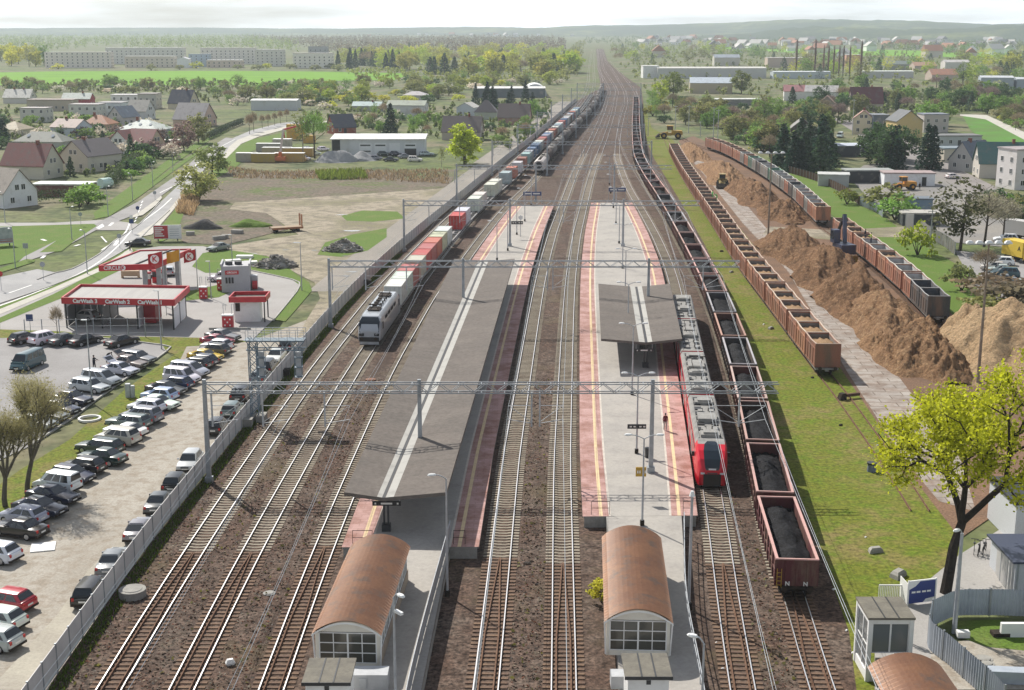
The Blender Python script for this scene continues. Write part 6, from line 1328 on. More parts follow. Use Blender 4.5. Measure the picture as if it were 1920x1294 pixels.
def tree_mesh(kind, v):
    k = (kind, v)
    if k in TREES: return TREES[k]
    sd = hash(kind) % 1 + v*17 + len(kind)*5
    if kind == 'round':
        mb, _ = limbs(sd, 10, .24, 8); V = crown_cloud(sd, (0,0,5.4), (3.5,3.5,4.4), 74, 34, .55, .95); m = M_LEAF
    elif kind == 'airy':
        mb, _ = limbs(sd, 10, .2, 10, .4); V = crown_cloud(sd, (0,0,5.8), (3.2,3.2,4.2), 56, 24, .42, 1.0, .3); m = M_LEAF
    elif kind == 'bare':
        mb, _ = limbs(sd, 10, .2, 12, .42); r = np.random.default_rng(sd); d = rnd_dirs(620, r); d[:,2] = np.abs(d[:,2])*.9-.25; B = d*np.array([3.6,3.6,3.9])*(.55+.5*r.random((620,1)))+np.array([0,0,6]); A = B*np.array([.62,.62,.86])+r.normal(0,.25,B.shape)
        V = np.concatenate([twigs(A,B,.045,r), leaves(B+r.normal(0,.3,B.shape), .26, r)]); m = M_LEAF
    elif kind == 'poplar':
        mb, _ = limbs(sd, 22, .35, 8, .08, .15); r = np.random.default_rng(sd); n = 1100; z = 2+19.5*r.random(n); a = r.random(n)*6.28; rad = 1.25*np.sin(np.clip((z-1)/21.5,0,1)*math.pi)**.5*(.3+.7*r.random(n)); A = np.stack([rad*.4*np.cos(a),rad*.4*np.sin(a),z],1); B = np.stack([rad*np.cos(a),rad*np.sin(a),z+1.6+r.random(n)],1); V = np.concatenate([twigs(A,B,.05,r),leaves(B[:500],.3,r)]); m = M_LEAF
    elif kind == 'fir':
        mb = MB(); mb.cyl((0,0,-.2),(0,0,9.6),.2,.04,6); r = np.random.default_rng(sd); P_ = []; 
        for i in range(26):
            z = .7+9.1*i/26; R_ = 2.5*(1-z/10.2)**.85+.1; n = int(10+R_*16)
            a = r.random(n)*6.28; q = R_*(.35+.65*r.random(n)**.5)*(1+.25*np.sin(a*3+i)); P_.append(np.stack([q*np.cos(a),q*np.sin(a),z-q*.28+r.normal(0,.14,n)],1))
        V = leaves(np.concatenate(P_), .75, r, .45, .5); m = M_NEEDLE
    elif kind == 'willow':
        mb, _ = limbs(sd, 10, .3, 8, .28); V = np.concatenate([crown_cloud(sd+j, (.9*math.cos(j*1.6),.9*math.sin(j*1.6),3.4+j*.85), (2.5-.25*j,2.5-.25*j,2.6), 22, 44, .42, .7, .5) for j in range(6)]); m = M_LEAF
    elif kind == 'bush':
        mb = MB(); [mb.cyl((0,0,-.1),(math.cos(i*1.3)*.8,math.sin(i*1.3)*.8,1.5),.07,.02,5,caps=False) for i in range(5)]; V = crown_cloud(sd, (0,0,1.2), (1.7,1.7,1.35), 34, 26, .34, .5, .5, -.4); m = M_LEAF
    elif kind == 'birch':
        mb, _ = limbs(sd, 10, .14, 7, .22, .45); V = crown_cloud(sd, (0,0,6.6), (1.9,1.9,3.3), 40, 20, .34, .7, .3); m = M_LEAF
    TREES[k] = (mb.mesh('trunk', M_BIRCH if kind == 'birch' else M_BARK), qmesh('crown', V, m)); CROWNV[k] = V; return TREES[k]
HN = {'round':10,'airy':10,'bare':10,'poplar':22,'fir':10,'willow':10,'bush':2.6,'birch':10}
LC = {'spring': (0.4, 0.5, 0.06), 'yellow': (0.56, 0.56, 0.07), 'mid': (0.2, 0.32, 0.075), 'dark': (0.077, 0.144, 0.055), 'olive': (0.25, 0.26, 0.1), 'brown': (0.265, 0.21, 0.144), 'purple': (0.248, 0.177, 0.166), 'grey': (0.309, 0.29, 0.232), 'fir': (0.024, 0.055, 0.034), 'fir2': (0.054, 0.1, 0.05), 'pale': (0.462, 0.462, 0.277), 'blossom': (0.66, 0.62, 0.554), 'rust': (0.331, 0.166, 0.083)}
ntree = 0
def tree(kind, px, py, h, col, label, group=None, xy=None, wid=1.0, rs=random):
    global ntree; ntree += 1
    x, y = xy or P(px,py,0); tr, cr = tree_mesh(kind, rs.randrange(3)); s = h/HN[kind]
    nm = {'fir':'fir_tree','bush':'shrub','poplar':'poplar_tree','willow':'willow_tree','birch':'birch_tree'}.get(kind,'tree')
    t = thing(nm, label, 'shrub' if kind == 'bush' else 'tree', (x,y,0), rs.random()*6.28, group, (s*wid,s*wid,s)); part('trunk', tr, None, t)
    c = LC[col] if isinstance(col, str) else col; v = rs.uniform(.82,1.2); part('crown', cr, None, t, color=(c[0]*v*rs.uniform(.93,1.07),c[1]*v,c[2]*v)); return t
def inside(x, y, poly):
    c = False; n = len(poly)
    for i in range(n):
        (x1,y1),(x2,y2) = poly[i],poly[(i+1)%n]
        if (y1>y) != (y2>y) and x < (x2-x1)*(y-y1)/(y2-y1)+x1: c = not c
    return c
def grove(n, poly, kinds, hr, label, group, seed, wid=(.9,1.25), sep=0, mass=None):
    rs = random.Random(seed); xs = [p[0] for p in poly]; ys = [p[1] for p in poly]; pts = []; k = 0
    while len(pts) < n and k < n*40:
        k += 1; x, y = rs.uniform(min(xs),max(xs)), rs.uniform(min(ys),max(ys))
        if inside(x,y,poly) and all(abs(x-a)+abs(y-b)*2.5 > sep for a,b in pts): pts.append((x,y))
    if mass:                                            # too many to tell apart: one mass of crowns per colour
        byc = {}
        for x, y in pts:
            kd, cl = rs.choice(kinds); c = LC[cl] if isinstance(cl, str) else cl; v = rs.randrange(3); tree_mesh(kd, v); s = rs.uniform(*hr)/HN[kd]*(.55 if kd == 'bush' else 1); a = rs.random()*6.28; X, Y = P(x,y,0); V = CROWNV[(kd,v)][::2]*s*np.array([rs.uniform(*wid),rs.uniform(*wid),1]); ca, sa = math.cos(a), math.sin(a)
            byc.setdefault(c, []).append(np.stack([V[...,0]*ca-V[...,1]*sa+X, V[...,0]*sa+V[...,1]*ca+Y, V[...,2]],-1))
        for i, (c, vs_) in enumerate(byc.items()):
            o = link('woodland', qmesh('woodland', np.concatenate(vs_), M_LEAF)); o.color = (*c,1); tag(o, mass+', '+['yellow-green','fresh green','pale green','brown','dark','olive','mixed','light'][i % 8]+' crowns', 'woodland', None, 'stuff')
        return
    for x, y in sorted(pts, key=lambda q: -q[1]):
        kd, cl = rs.choice(kinds); hh = rs.uniform(*hr)*(.55 if kd == 'bush' and hr[1] > 6 else 1); a = {'fir':'dark fir','bush':'low shrub','bare':'bare brownish tree','poplar':'poplar','round':'leafy tree','airy':'thin-leaved tree','willow':'bushy tree','birch':'birch'}[kd]
        tree(kd, x, y, hh, cl, a+' '+label, group+', '+a+'s', None, rs.uniform(*wid), rs)
# single trees the photo shows
S = [('round',370,376,8.2,(.36,.36,.13),'rounded olive bushy willow standing at the road bend by the traffic island',1.45),('round',398,326,8,(.3,.38,.13),'greener bushy willow just behind the olive one at the road bend',1.4),
('willow',872,308,11,(.46,.54,.05),'large bright green-yellow bushy tree beside the service lane',1.5),('airy',988+0-0,300,1,'mid','',1),
('round',345,283,9,'purple','purple-brown tree beside the footpath by the estate houses',1.1),('round',372,268,10,'olive','olive tree right of the purple-brown one by the estate',1.1),('bare',590,297,17,'mid','tall thin-leaved poplar with pale trunk left of the workshop',.8),('birch',568,297,15,'olive','tall pale-trunked tree leaning left beside the yellow skips',1.0),
('fir',893-0,0,0,'fir','',1),('fir',733,250,11.5,'fir','dark fir in front of the two-storey greenish-roofed house',1.1),('bush',150,388,4.2,'mid','round green shrub by the junction below the dark garage',1.3),('bush',165,382,4.5,'mid','lighter green shrub right behind the round one at the junction',1.3),
('fir',133,330,5.5,'fir2','small fir between the red-roofed and the cream house',1.0),('fir',246,296,7.5,'fir2','fir in front of the white gabled house',1.0),('fir',215,307,6.5,'fir','dark fir beside the porch roof of the cream house',1.1),('fir',7,270,9,'fir','dark fir at the left edge beside the cream bungalow',1.3),
('round',1238,193,11,'spring','bright spring-green round tree beside the main tracks on the right',1.0),('round',1262,180,13,(.2,.24,.04),'big yellow-green round tree in front of the long factory hall',1.25),('round',1390,176,13,(.17,.2,.04),'yellow-green tree right of the blue-roofed hall',1.1),
('fir',1737,318,13,'fir','tall dark fir pair member on the left in front of the low cream building',1.1),('fir',1748,317,12.5,'fir','tall dark fir pair member on the right in front of the low cream building',1.0),('willow',1553,262,9.5,(0.22,0.29,0.07),'green weeping tree beside the street with the white van',.9),
('bush',1720,478,5.5,(0.37,0.42,0.05),'yellow-green upright shrub on the meadow behind the chip containers',.8),('bush',1664,395,5.5,'olive','dark olive round shrub by the yard fence',1.4),('bush',1678,412,5,'mid','green shrub right of the dark olive one by the yard fence',1.3),('bush',1588,383,3.5,(.2,.23,.05),'small yellowish shrub at the yard fence',1.1),('bush',1803,545,4.2,'olive','thin upright shrub on the meadow near the tall floodlight mast',.9),
('airy',1800,470,12.5,(.085,.095,.04),'broad dark olive tree beside the car park on the right',1.25),('bare',1845,462,12,'grey','grey bare tree right of the broad dark olive tree',1.1),('bare',1880,455,10,'grey','second grey bare tree toward the right edge',1.0),('bare',1845,520,5.5,'brown','brown bare thicket tree in front of the parked cars on the right',1.2),('bush',1900,590,4.5,'brown','brown bare shrub below the right car park',1.8),('bush',1868,570,4.5,'brown','brown bare shrub left under the right car park',1.8),('bush',1855,600,3.5,'olive','olive shrub above the pale chip heap',1.6),
('round',1735,240,10,'mid','dense green tree behind the yellow tenement',1.3),('round',1765,236,9.5,'mid','dense green tree right of the one behind the tenement',1.3),('bare',1650-0,0,0,'brown','',1),('airy',1805,160,15,(0.15,0.22,0.05),'large dark green tree far right above the town',1.2),('round',1895,137,17,(0.41,0.42,0.10),'big yellow tree at the right edge in the distance',1.3),
('bare',985,258,6.5,'brown','bare tree beside the service lane',1.0),('birch',828,312,6,'olive','slender birch at the right of the scrap cars',.9),('bush',1128,1130,1.7,'yellow','small yellow-green bush growing at the wall of the middle stair house',.8),('bush',1122,1110,1.0,'yellow','tiny bush growing behind the middle stair house wall',.8)]
for k,px,py,h,c,l,w in S:
    if l: tree(k,px,py,h,c,l,None,None,w)
for i,(px,py) in enumerate([(1492,135),(1527,135),(1543,136),(1552,137),(1562,138),(1572,139),(1580,138),(1592,140),(1613,142)]): tree('poplar',px,py+8,27 if i in (0,1,8) else 23,'purple','tall bare poplar, %s from the left in the row of the distance' % ordw(i).replace('nearest','first'),'tall bare poplars in the distance',None,.8)
for i,(px,py) in enumerate([(468,252),(476,247),(492,241),(503,239),(515,236),(526,232),(538,229),(305-0,318-0),(318,306)][:7]): tree('bare',px,py,6.5 if i > 1 else 9,'brown','young bare street tree, %s along the far road' % ordw(i).replace('nearest','first'),'bare street trees along the far road',None,.6)
# groves
grove(80,[(0,176),(0,160),(300,163),(560,160),(640,165),(660,190),(560,205),(430,200),(400,178)],[('round','olive'),('bush','olive'),('bare','brown'),('round','mid'),('airy','mid'),('bush','blossom'),('bush','dark')],(5.5,8.5),'in the thicket between the houses and the crop field','thicket behind the estate',1,(1.2,1.8),6)
grove(85,[(570,165),(640,158),(800,152),(1050,148),(1050,163),(890,172),(870,195),(700,196),(640,215),(580,205)],[('round','spring'),('round',(.34,.38,.07)),('bush','yellow'),('bush','blossom'),('round','olive'),('airy','mid'),('bush','dark')],(5.5,9),'in the thicket beyond the workshop','thicket beyond the workshop',2,(1.2,1.8),6)
grove(34,[(660,132),(800,128),(1060,124),(1078,134),(1066,150),(980,150),(800,140),(780,134)],[('round','yellow'),('round','spring'),('airy',(.36,.4,.1)),('bare','brown'),('fir','fir2'),('round',(.36,.36,.1))],(13,18),'at the edge of the wood left of the tracks','wood edge left of the tracks',3,(1.1,1.5),8)
grove(95,[(630,124),(700,104),(1060,98),(1078,126),(800,128),(700,130)],[('round','yellow'),('round','spring'),('airy',(.36,.4,.1)),('bare','brown'),('fir','fir2'),('round',(.36,.36,.1))],(13,18),'at the edge of the wood left of the tracks','wood edge left of the tracks',31,(1.1,1.5),5,'bright wood left of the tracks')
grove(10,[(625,122),(760,122),(760,130),(625,130)],[('fir','fir')],(15,19),'before the bright wood by the apartment blocks','firs by the wood',4,(.8,1.0),9)
grove(85,[(1220,200),(1300,195),(1480,215),(1500,235),(1450,300),(1380,262),(1300,235),(1225,232)],[('bare','brown'),('round','olive'),('airy','mid'),('bush','dark'),('round','mid'),('bare','purple'),('bush',(.34,.32,.06))],(6,9.5),'in the grove between the sidings and the street','grove between sidings and street',5,(1.1,1.5),6)
grove(15,[(1445,285),(1550,272),(1560,330),(1520,338),(1460,312)],[('fir','fir'),('fir','fir2')],(9,13),'in the dark clump beside the chip siding','dark firs beside the chip siding',6,(1.1,1.4),9)
grove(9,[(1640,300),(1700,296),(1705,322),(1645,322)],[('fir','fir'),('round','dark')],(9,12),'behind the white yard building','dark trees behind the yard building',7,(1.0,1.3),8)
grove(85,[(1480,195),(1560,165),(1900,165),(1930,215),(1900,230),(1850,215),(1780,215),(1700,215),(1640,200),(1600,225),(1520,250),(1490,235)],[('bare','brown'),('round','mid'),('round','dark'),('round','olive'),('airy','mid'),('bare','purple'),('bush','pale'),('fir','fir2')],(6,10),'among the houses right of the street','garden trees right of the street',8,(1.1,1.5),7)
grove(16,[(1860,215),(1920,225),(1925,265),(1890,240)],[('round','olive'),('bush','mid'),('bare','brown'),('bush','yellow')],(4,7),'beside the curved footpath at the right edge','shrubs by the footpath',9,(1.0,1.4),7)
grove(60,[(0,230),(240,225),(330,240),(330,300),(220,300),(0,300)],[('bush','mid'),('bush','dark'),('fir','fir2'),('bush','blossom'),('bush','purple'),('airy','mid')],(2.5,5),'in the gardens of the estate','garden trees of the estate',10,(.9,1.3),8)
grove(18,[(215,340),(262,300),(330,262),(340,272),(262,330),(225,352)],[('bush','dark'),('bush','mid'),('fir','fir2'),('bush','purple')],(2.5,4.5),'along the garden edge above the road','garden hedge above the road',11,(1.0,1.3),6)
grove(48,[(650,225),(720,215),(840,222),(860,245),(980,240),(1000,215),(1020,195),(1040,200),(990,265),(930,270),(830,262),(680,245)],[('bush','mid'),('round','mid'),('bush','blossom'),('bare','brown'),('bush','dark'),('airy','mid')],(4,7.5),'in the gardens behind the workshop','garden trees behind the workshop',12,(1.0,1.4),7)
grove(10,[(890,195),(1015,188),(1020,205),(900,215)],[('fir','fir')],(8,12),'around the brown-roofed houses','firs around the brown roofs',13,(.9,1.1),8)
grove(125,[(1140,85),(1440,80),(1920,95),(1920,160),(1800,160),(1640,150),(1450,150),(1450,118),(1200,118),(1150,130)],[('round','spring'),('round','mid'),('fir','fir2'),('round','olive'),('airy','yellow'),('bare','brown')],(9,15),'between the halls of the far town','trees between the far halls',14,(1.1,1.7),7,'trees between the halls of the far town')
grove(24,[(1840,372),(1905,395),(1925,420),(1870,408)],[('bush','mid'),('bush','dark'),('bush','olive')],(2.5,4),'below the tall white house at the right edge','shrubs below the tall white house',15,(1.0,1.3),6)
grove(14,[(0,112),(85,108),(85,126),(0,126)],[('round','yellow'),('round','mid'),('airy','olive')],(13,20),'left of the apartment blocks','trees left of the apartment blocks',16,(.9,1.2),7)
grove(12,[(90,128),(550,126),(620,128),(800,134),(800,136),(90,131)],[('bush','yellow'),('bush','olive')],(4,6),'along the far edge of the crop field','shrubs along the field edge',17,(1.2,1.8),20)
# far woods, one mass each
def wood(name, label, poly, n, h, col, seed, size=2.2, per=14):
    rs = np.random.default_rng(seed); xs = [p[0] for p in poly]; ys = [p[1] for p in poly]; C = []; k = 0
    ry = random.Random(seed)
    while len(C) < n:
        v0, v1 = 1/(min(ys)-48), 1/(max(ys)-48); y = 48+1/ry.uniform(v1,v0); x = ry.uniform(min(xs),max(xs)); k += 1
        if k > n*60: break
        if inside(x,y,poly): a, b = P(x,y,0); C.append((a,b))
    Q = []
    for a, b in C:
        hh = h*rs.uniform(.75,1.15); m = per; d = rnd_dirs(m, rs)*np.array([h*.26,h*.26,hh*.42]); Q.append(d*(.5+.5*rs.random((m,1)))+np.array([a,b,hh*.55]))
    V = leaves(np.concatenate(Q), size, rs, .8, .8); o = link(name, qmesh(name, V, M_LEAF)); o.color = (*col,1); tag(o, label, 'woodland', None, 'stuff'); return o
wood('woodland','pale green wood behind the apartment blocks on the left',[(-60,108),(-60,76),(0,72),(480,72),(560,84),(560,100),(200,92)],1500,17,(0.225,0.285,0.090),1)
wood('woodland','brown bare wood stretching behind the bright green trees',[(440,74),(1040,74),(1060,84),(1060,104),(640,108),(560,90)],1900,17,(0.180,0.150,0.112),2)
wood('woodland','mixed trees of the plain beyond the town on the right',[(1090,72),(1500,66),(1980,70),(1980,90),(1500,84),(1100,84)],1100,10,(0.150,0.195,0.090),3)
wood('woodland','hazy tree belts near the horizon',[(-100,66),(-100,58),(700,57),(1100,57),(1100,64),(600,67)],1100,13,(0.135,0.180,0.120),4,3)
wood('woodland','tree belt at the foot of the hills on the right',[(1100,66),(1100,60),(2000,60),(2000,68)],1100,12,(0.120,0.165,0.090),5,3)
wood('woodland','dense dark trees at the far right below the hills',[(1640,90),(1980,84),(1980,98),(1700,100)],380,13,(0.165,0.195,0.090),6)
wood('woodland','low green trees along the main line in the distance',[(1140,100),(1150,84),(1450,88),(1450,100),(1200,118)],420,9,(0.225,0.270,0.090),7,1.8)
wood('woodland','thin trees left of the main line in the distance',[(1060,104),(1085,82),(1098,82),(1090,110),(1082,150),(1050,158)],170,9,(0.240,0.255,0.090),8,1.8)
wood('shrubbery','low scrub and hedges around the yards beyond the workshop',[(560,214),(700,198),(890,198),(1040,190),(1030,230),(960,285),(830,262),(700,246),(610,245)],420,2.6,(0.195,0.240,0.090),21,1.1,16)
wood('shrubbery','hedges and small fruit trees in the gardens of the estate',[(0,196),(120,215),(300,232),(330,262),(210,330),(120,345),(0,262)],260,2.2,(0.180,0.225,0.083),22,1.0,16)
wood('shrubbery','dense garden greenery among the houses right of the street',[(1450,232),(1500,200),(1600,172),(1920,172),(1920,212),(1800,216),(1700,216),(1600,230),(1560,240),(1480,275)],620,3.2,(0.180,0.225,0.090),23,1.2,16)
wood('shrubbery','bushes between the far halls right of the tracks',[(1150,120),(1440,92),(1920,105),(1920,168),(1640,160),(1440,182),(1230,185)],900,5,(0.255,0.285,0.105),24,1.6,14)
wood('shrubbery','bushes at the foot of the bright wood left of the tracks',[(640,134),(1060,122),(1066,152),(900,160),(700,158)],420,4.5,(0.300,0.330,0.090),25,1.5,14)
wood('shrubbery','dark thicket along the lower edge of the crop field',[(0,158),(560,156),(640,165),(620,200),(400,196),(300,180),(0,174)],520,4,(0.180,0.210,0.083),26,1.4,14)
# hero tree at the right and the bare willow at the left
def grown(seed, base, h, r0, lean, levels, spread, up, lens, forks):
    r = random.Random(seed); mb = MB(); tips = []
    def rec(p, d, l, rad, k):
        n = 3; q = p
        for i in range(n):
            d2 = (d+Vector((r.gauss(0,.09),r.gauss(0,.09),r.gauss(.02,.05)))).normalized(); e = q+d2*(l/n); mb.cyl(q, e, rad*(1-.25*i/n), rad*(1-.25*(i+1)/n), 7 if k < 2 else 5, caps=False); q = e; d = d2
            if k >= 2: tips.append(tuple(q))
        if k == levels: tips.append(tuple(q)); return
        m = forks[min(k,len(forks)-1)]; a0 = r.random()*6.28
        for j in range(m):
            a = a0+j*6.28/m+r.gauss(0,.3); s = spread*(1+r.gauss(0,.15)); x = d.orthogonal().normalized(); y = d.cross(x); nd = (d*math.cos(s)+(x*math.cos(a)+y*math.sin(a))*math.sin(s)+Vector((0,0,up))).normalized()
            rec(q, nd, l*lens*r.uniform(.8,1.15), rad*.62, k+1)
    rec(Vector((0,0,-.2)), Vector(lean).normalized(), h, r0, 0); return mb, np.array(tips)
x, y = P(1772,1112,0)
mb, tips = grown(4, None, 5.4, .42, (.12,.04,1), 5, .74, .06, .73, (3,3,3,3,2))
t = thing('maple_tree', 'big tree with bright yellow-green spring leaves and dark forked trunk', 'tree', (x,y,0)); rr_ = np.random.default_rng(3)
part('trunk', mb, mat('dark_bark', (.045,.036,.03), .95, c2=(.025,.02,.018), ns=3, obj=True), t)
sel = tips[rr_.random(len(tips)) < .8]; Q = np.concatenate([q+rr_.normal(0,.34,(int(12+rr_.random()*28),3)) for q in sel]); V = leaves(Q, .22, rr_, .7, .85); part('crown', qmesh('crown', V, M_LEAF), None, t, color=(.5,.52,.03))
for px,py,h,l,sd in ((50,925,3.0,'nearly bare willow with thin greenish twigs at the left edge',8),(10,950,2.6,'second nearly bare willow cut by the left edge',9)):
    x, y = P(px,py,0); mb, tips = grown(sd, None, h, .24, (.02,0,1), 4, .45, .22, .74, (4,3,3,2)); t = thing('willow_tree', l, 'tree', (x,y,0)); part('trunk', mb, mat('willow_bark', (.13,.115,.085), .95, c2=(.09,.08,.06), ns=3, obj=True), t)
    A = np.repeat(tips,9,0)+rr_.normal(0,.16,(len(tips)*9,3)); B = A+rr_.normal(0,.42,A.shape)+np.array([0,0,.5]); V = np.concatenate([twigs(A,B,.012,rr_), leaves(B+rr_.normal(0,.15,B.shape),.12,rr_)]); part('crown', qmesh('crown', V, M_LEAF), None, t, color=(.34,.31,.16))
def hedge(label, pts, h, w, col, seed):
    p = Path([P(*q) for q in pts], 1, 0); c = p.at(0); r = np.random.default_rng(seed); n = int(p.L*60); S = r.random(n)*p.L; C = np.array([(*p.off(s, (r.random()-.5)*w),.15+h*r.random()**.7) for s in S])-np.array([c[0],c[1],0]); o = solid('hedge', qmesh('hedge', leaves(C,.4,r,.8), M_LEAF), None, label, 'hedge', (c[0],c[1],0), color=col); return o
hedge('dark green clipped hedge below the dark brown garage',[(62,381),(100,378),(150,377)],2.6,1.6,(.06,.09,.04),41)
hedge('dark hedge along the road above the junction',[(205,352),(235,322),(268,295),(300,276)],2.8,2.4,(.07,.1,.045),42)
hedge('dark hedge beside the cream house',[(212,318),(232,305)],2.4,2,(.05,.08,.04),43)
hedge('dark hedge behind the footpath by the estate houses',[(390,262),(425,244),(455,232)],2.2,1.6,(.06,.085,.05),44)
# dry reeds and grass tufts
def tufts(name, label, poly, n, h, col, seed, w=.12, px=True):
    ry = random.Random(seed); rs = np.random.default_rng(seed); wp = [P(*p) for p in poly] if px else poly; xs = [p[0] for p in wp]; ys = [p[1] for p in wp]; C = []
    while len(C) < n:
        x, y = ry.uniform(min(xs),max(xs)), ry.uniform(min(ys),max(ys))
        if inside(x,y,wp): C.append((x,y,0))
    A = np.array(C); B = A+rs.normal(0,h*.25,A.shape); B[:,2] = h*(.5+.7*rs.random(len(A))); o = link(name, qmesh(name, twigs(A,B,w,rs), M_LEAF)); o.color = (*col,1); tag(o, label, 'grass', None, 'stuff')
tufts('reeds','dry reddish reeds in front of the scrap yard',[(420,312),(500,322),(840,318),(842,345),(700,338),(560,336),(440,335)],2600,.7,(.27,.2,.13),1,.16)
tufts('reeds','dry reeds beside the pavement above the billboard',[(345,362),(375,375),(362,405),(330,400)],1500,1.3,(.4,.28,.17),2,.13)
tufts('grass','green shoots among the dry reeds',[(590,325),(680,322),(690,336),(600,338)],1200,1.3,(.17,.22,.04),3,.2)
tufts('grass','green weeds along the foot of the boundary fence',None or [(p[0]+.15,p[1]) for p in pF.q if 70<p[1]<240]+[(p[0]+1.2,p[1]) for p in pF.q[::-1] if 70<p[1]<240],9000,.22,(.1,.15,.02),4,.05,False)

# loose pale and dark stones and weeds in the near ballast
def scatter(name, label, n, size, col, seed, y0=70, y1=150, z=.02):
    r = np.random.default_rng(seed); Y = y0+(y1-y0)*r.random(n)**1.3; X = -27.4+46.5*r.random(n)
    ok = np.ones(n, bool)
    for p in (pT1,pT2,pT3,pT4,pT5,pT6,pT7):
        d = np.abs(X-np.interp(Y, p.q[:,1], p.q[:,0])); ok &= d > 1.35
    for pl, pr, ya in ((pT3,pT4,0),(pT5,pT6,0)):
        a = np.interp(Y, pl.q[:,1], pl.q[:,0])+1.2; b = np.interp(Y, pr.q[:,1], pr.q[:,0])-1.2; ok &= ~((X > a) & (X < b) & (Y > 60))
    C = np.stack([X,Y,np.full(n,z)],1)[ok]; o = link(name, qmesh(name, leaves(C, size, r, .35, .8), MATS['stone_'+name] if 'stone_'+name in MATS else M_LEAF)); o.color = (*col,1); tag(o, label, 'gravel', None, 'stuff')
scatter('gravel','pale loose stones strewn over the near ballast',16000,.17,(.3,.26,.22),71); scatter('gravel','dark loose stones strewn over the near ballast',14000,.2,(.05,.035,.028),72); scatter('gravel','reddish loose stones strewn over the near ballast',9000,.18,(.2,.1,.075),73)
scatter('weeds','small dry weeds growing in the near ballast',2600,.25,(.17,.16,.05),74,z=.08)
# ------------------------------------------------------------------ petrol station
M_RSIGN = mat('petrol_red', (.52,.025,.035), .4, c2=(.42,.02,.03), ns=1, obj=True); M_WTXT = mat('white_lettering', (.82,.82,.8), .6)
M_DECK = mat('corrugated_deck', (.33,.32,.3), .7, c2=(.27,.26,.25), ns=.4, obj=True, stretch=(6,.3,1))
def WX(px, py, h): return P(px, py, h)
def flatbox(t, pts, z0, z1, name, m, mt=None):
    b = MB(); c = t.location; b.prism([(p[0]-c.x,p[1]-c.y) for p in pts], z0, z1, 0, 1 if mt else 0); return part(name, b, [m, mt] if mt else m, t)
def parapet(t, pts, z0, z1, th, m, name='fascia'):
    c = t.location; n = len(pts); q = [Vector((p[0]-c.x,p[1]-c.y)) for p in pts]; b = MB()
    for i in range(n):
        a, e = q[i], q[(i+1)%n]; b.bar((a.x,a.y,(z0+z1)/2),(e.x,e.y,(z0+z1)/2),th,z1-z0)
    return part(name, b, m, t)
def quad_from(a, b, depth_pt): return [a, b, (b[0]+depth_pt[0]-a[0], b[1]+depth_pt[1]-a[1]), depth_pt]
# canopy over the pumps
h = 5.2; q = quad_from(WX(186,499,h), WX(288,496,h), WX(262,470,h)); t = thing('petrol_canopy', 'red-edged flat canopy of the petrol station with white name', 'petrol station', (*q[0],0))
flatbox(t, q, h-.55, h-.1, 'roof', M_DECK); parapet(t, q, h-.75, h+.1, .25, M_RSIGN); c = t.location
ax = Vector((q[1][0]-q[0][0],q[1][1]-q[0][1])); ang = math.atan2(ax.y,ax.x); 
lettering('CIRCLE', .74, M_WTXT, t, (ax.x*.24,ax.y*.24-.16,h-.33), (R(90),0,ang), .012); lettering('K', .56, M_RSIGN, t, (ax.x*.44,ax.y*.44-.185,h-.33), (R(90),0,ang), .03)
b = MB(); b.cyl((ax.x*.44,ax.y*.44-.13,h-.33),(ax.x*.44,ax.y*.44-.17,h-.33),.37,n=18); part('emblem', b, M_WTXT, t)
dp = Vector((q[3][0]-q[0][0],q[3][1]-q[0][1])); b = MB(); b.bar((*(ax*.62),h-.06),(*(ax*.62+dp),h-.06),.25,.3); part('roof_gutter', b, M_STEEL, t)
for f, g in ((.64,.25),(.9,.25),(.64,.75),(.9,.75)):
    p = ax*f+dp*g; b = MB(); b.box(p.x-.3,p.y-.3,0,p.x+.3,p.y+.3,h-.55); part('column', b, M_LPOLE, t)
for i,(px,py) in enumerate([(278,534),(292,530),(300,533),(308,529)]):
    x, y = P(px,py,0); p = thing('fuel_pump', 'red and white fuel pump under the canopy, %s from the left' % ordw(i).replace('nearest','first'), 'fuel pump', (x,y,.02), 0, 'fuel pumps of the petrol station'); b = MB(); b.box(-.45,-.3,0,.45,.3,.9); part('cabinet', b, M_RSIGN, p); b = MB(); b.box(-.4,-.25,.9,.4,.25,1.75); part('display_head', b, M_STEEL if i % 2 else M_WHITE, p); b = MB(); b.box(-.5,-.32,1.75,.5,.32,2.0); part('cap', b, M_RSIGN, p); b = MB(); b.cyl((.47,0,1.2),(.52,0,.4),.03,n=5); part('hose', b, M_BLACK, p)
x,y = P(245,521,0); b = MB(); b.box(-1.4,-.4,.3,1.4,.4,1.15); b.box(-1.4,-.4,0,-1.2,.4,.3); b.box(1.2,-.4,0,1.4,.4,.3); solid('gas_bottle_rack', b, mat('tan_cover', (.45,.32,.2), .7), 'low tan storage rack beside the canopy column', 'rack', (x,y,.02))
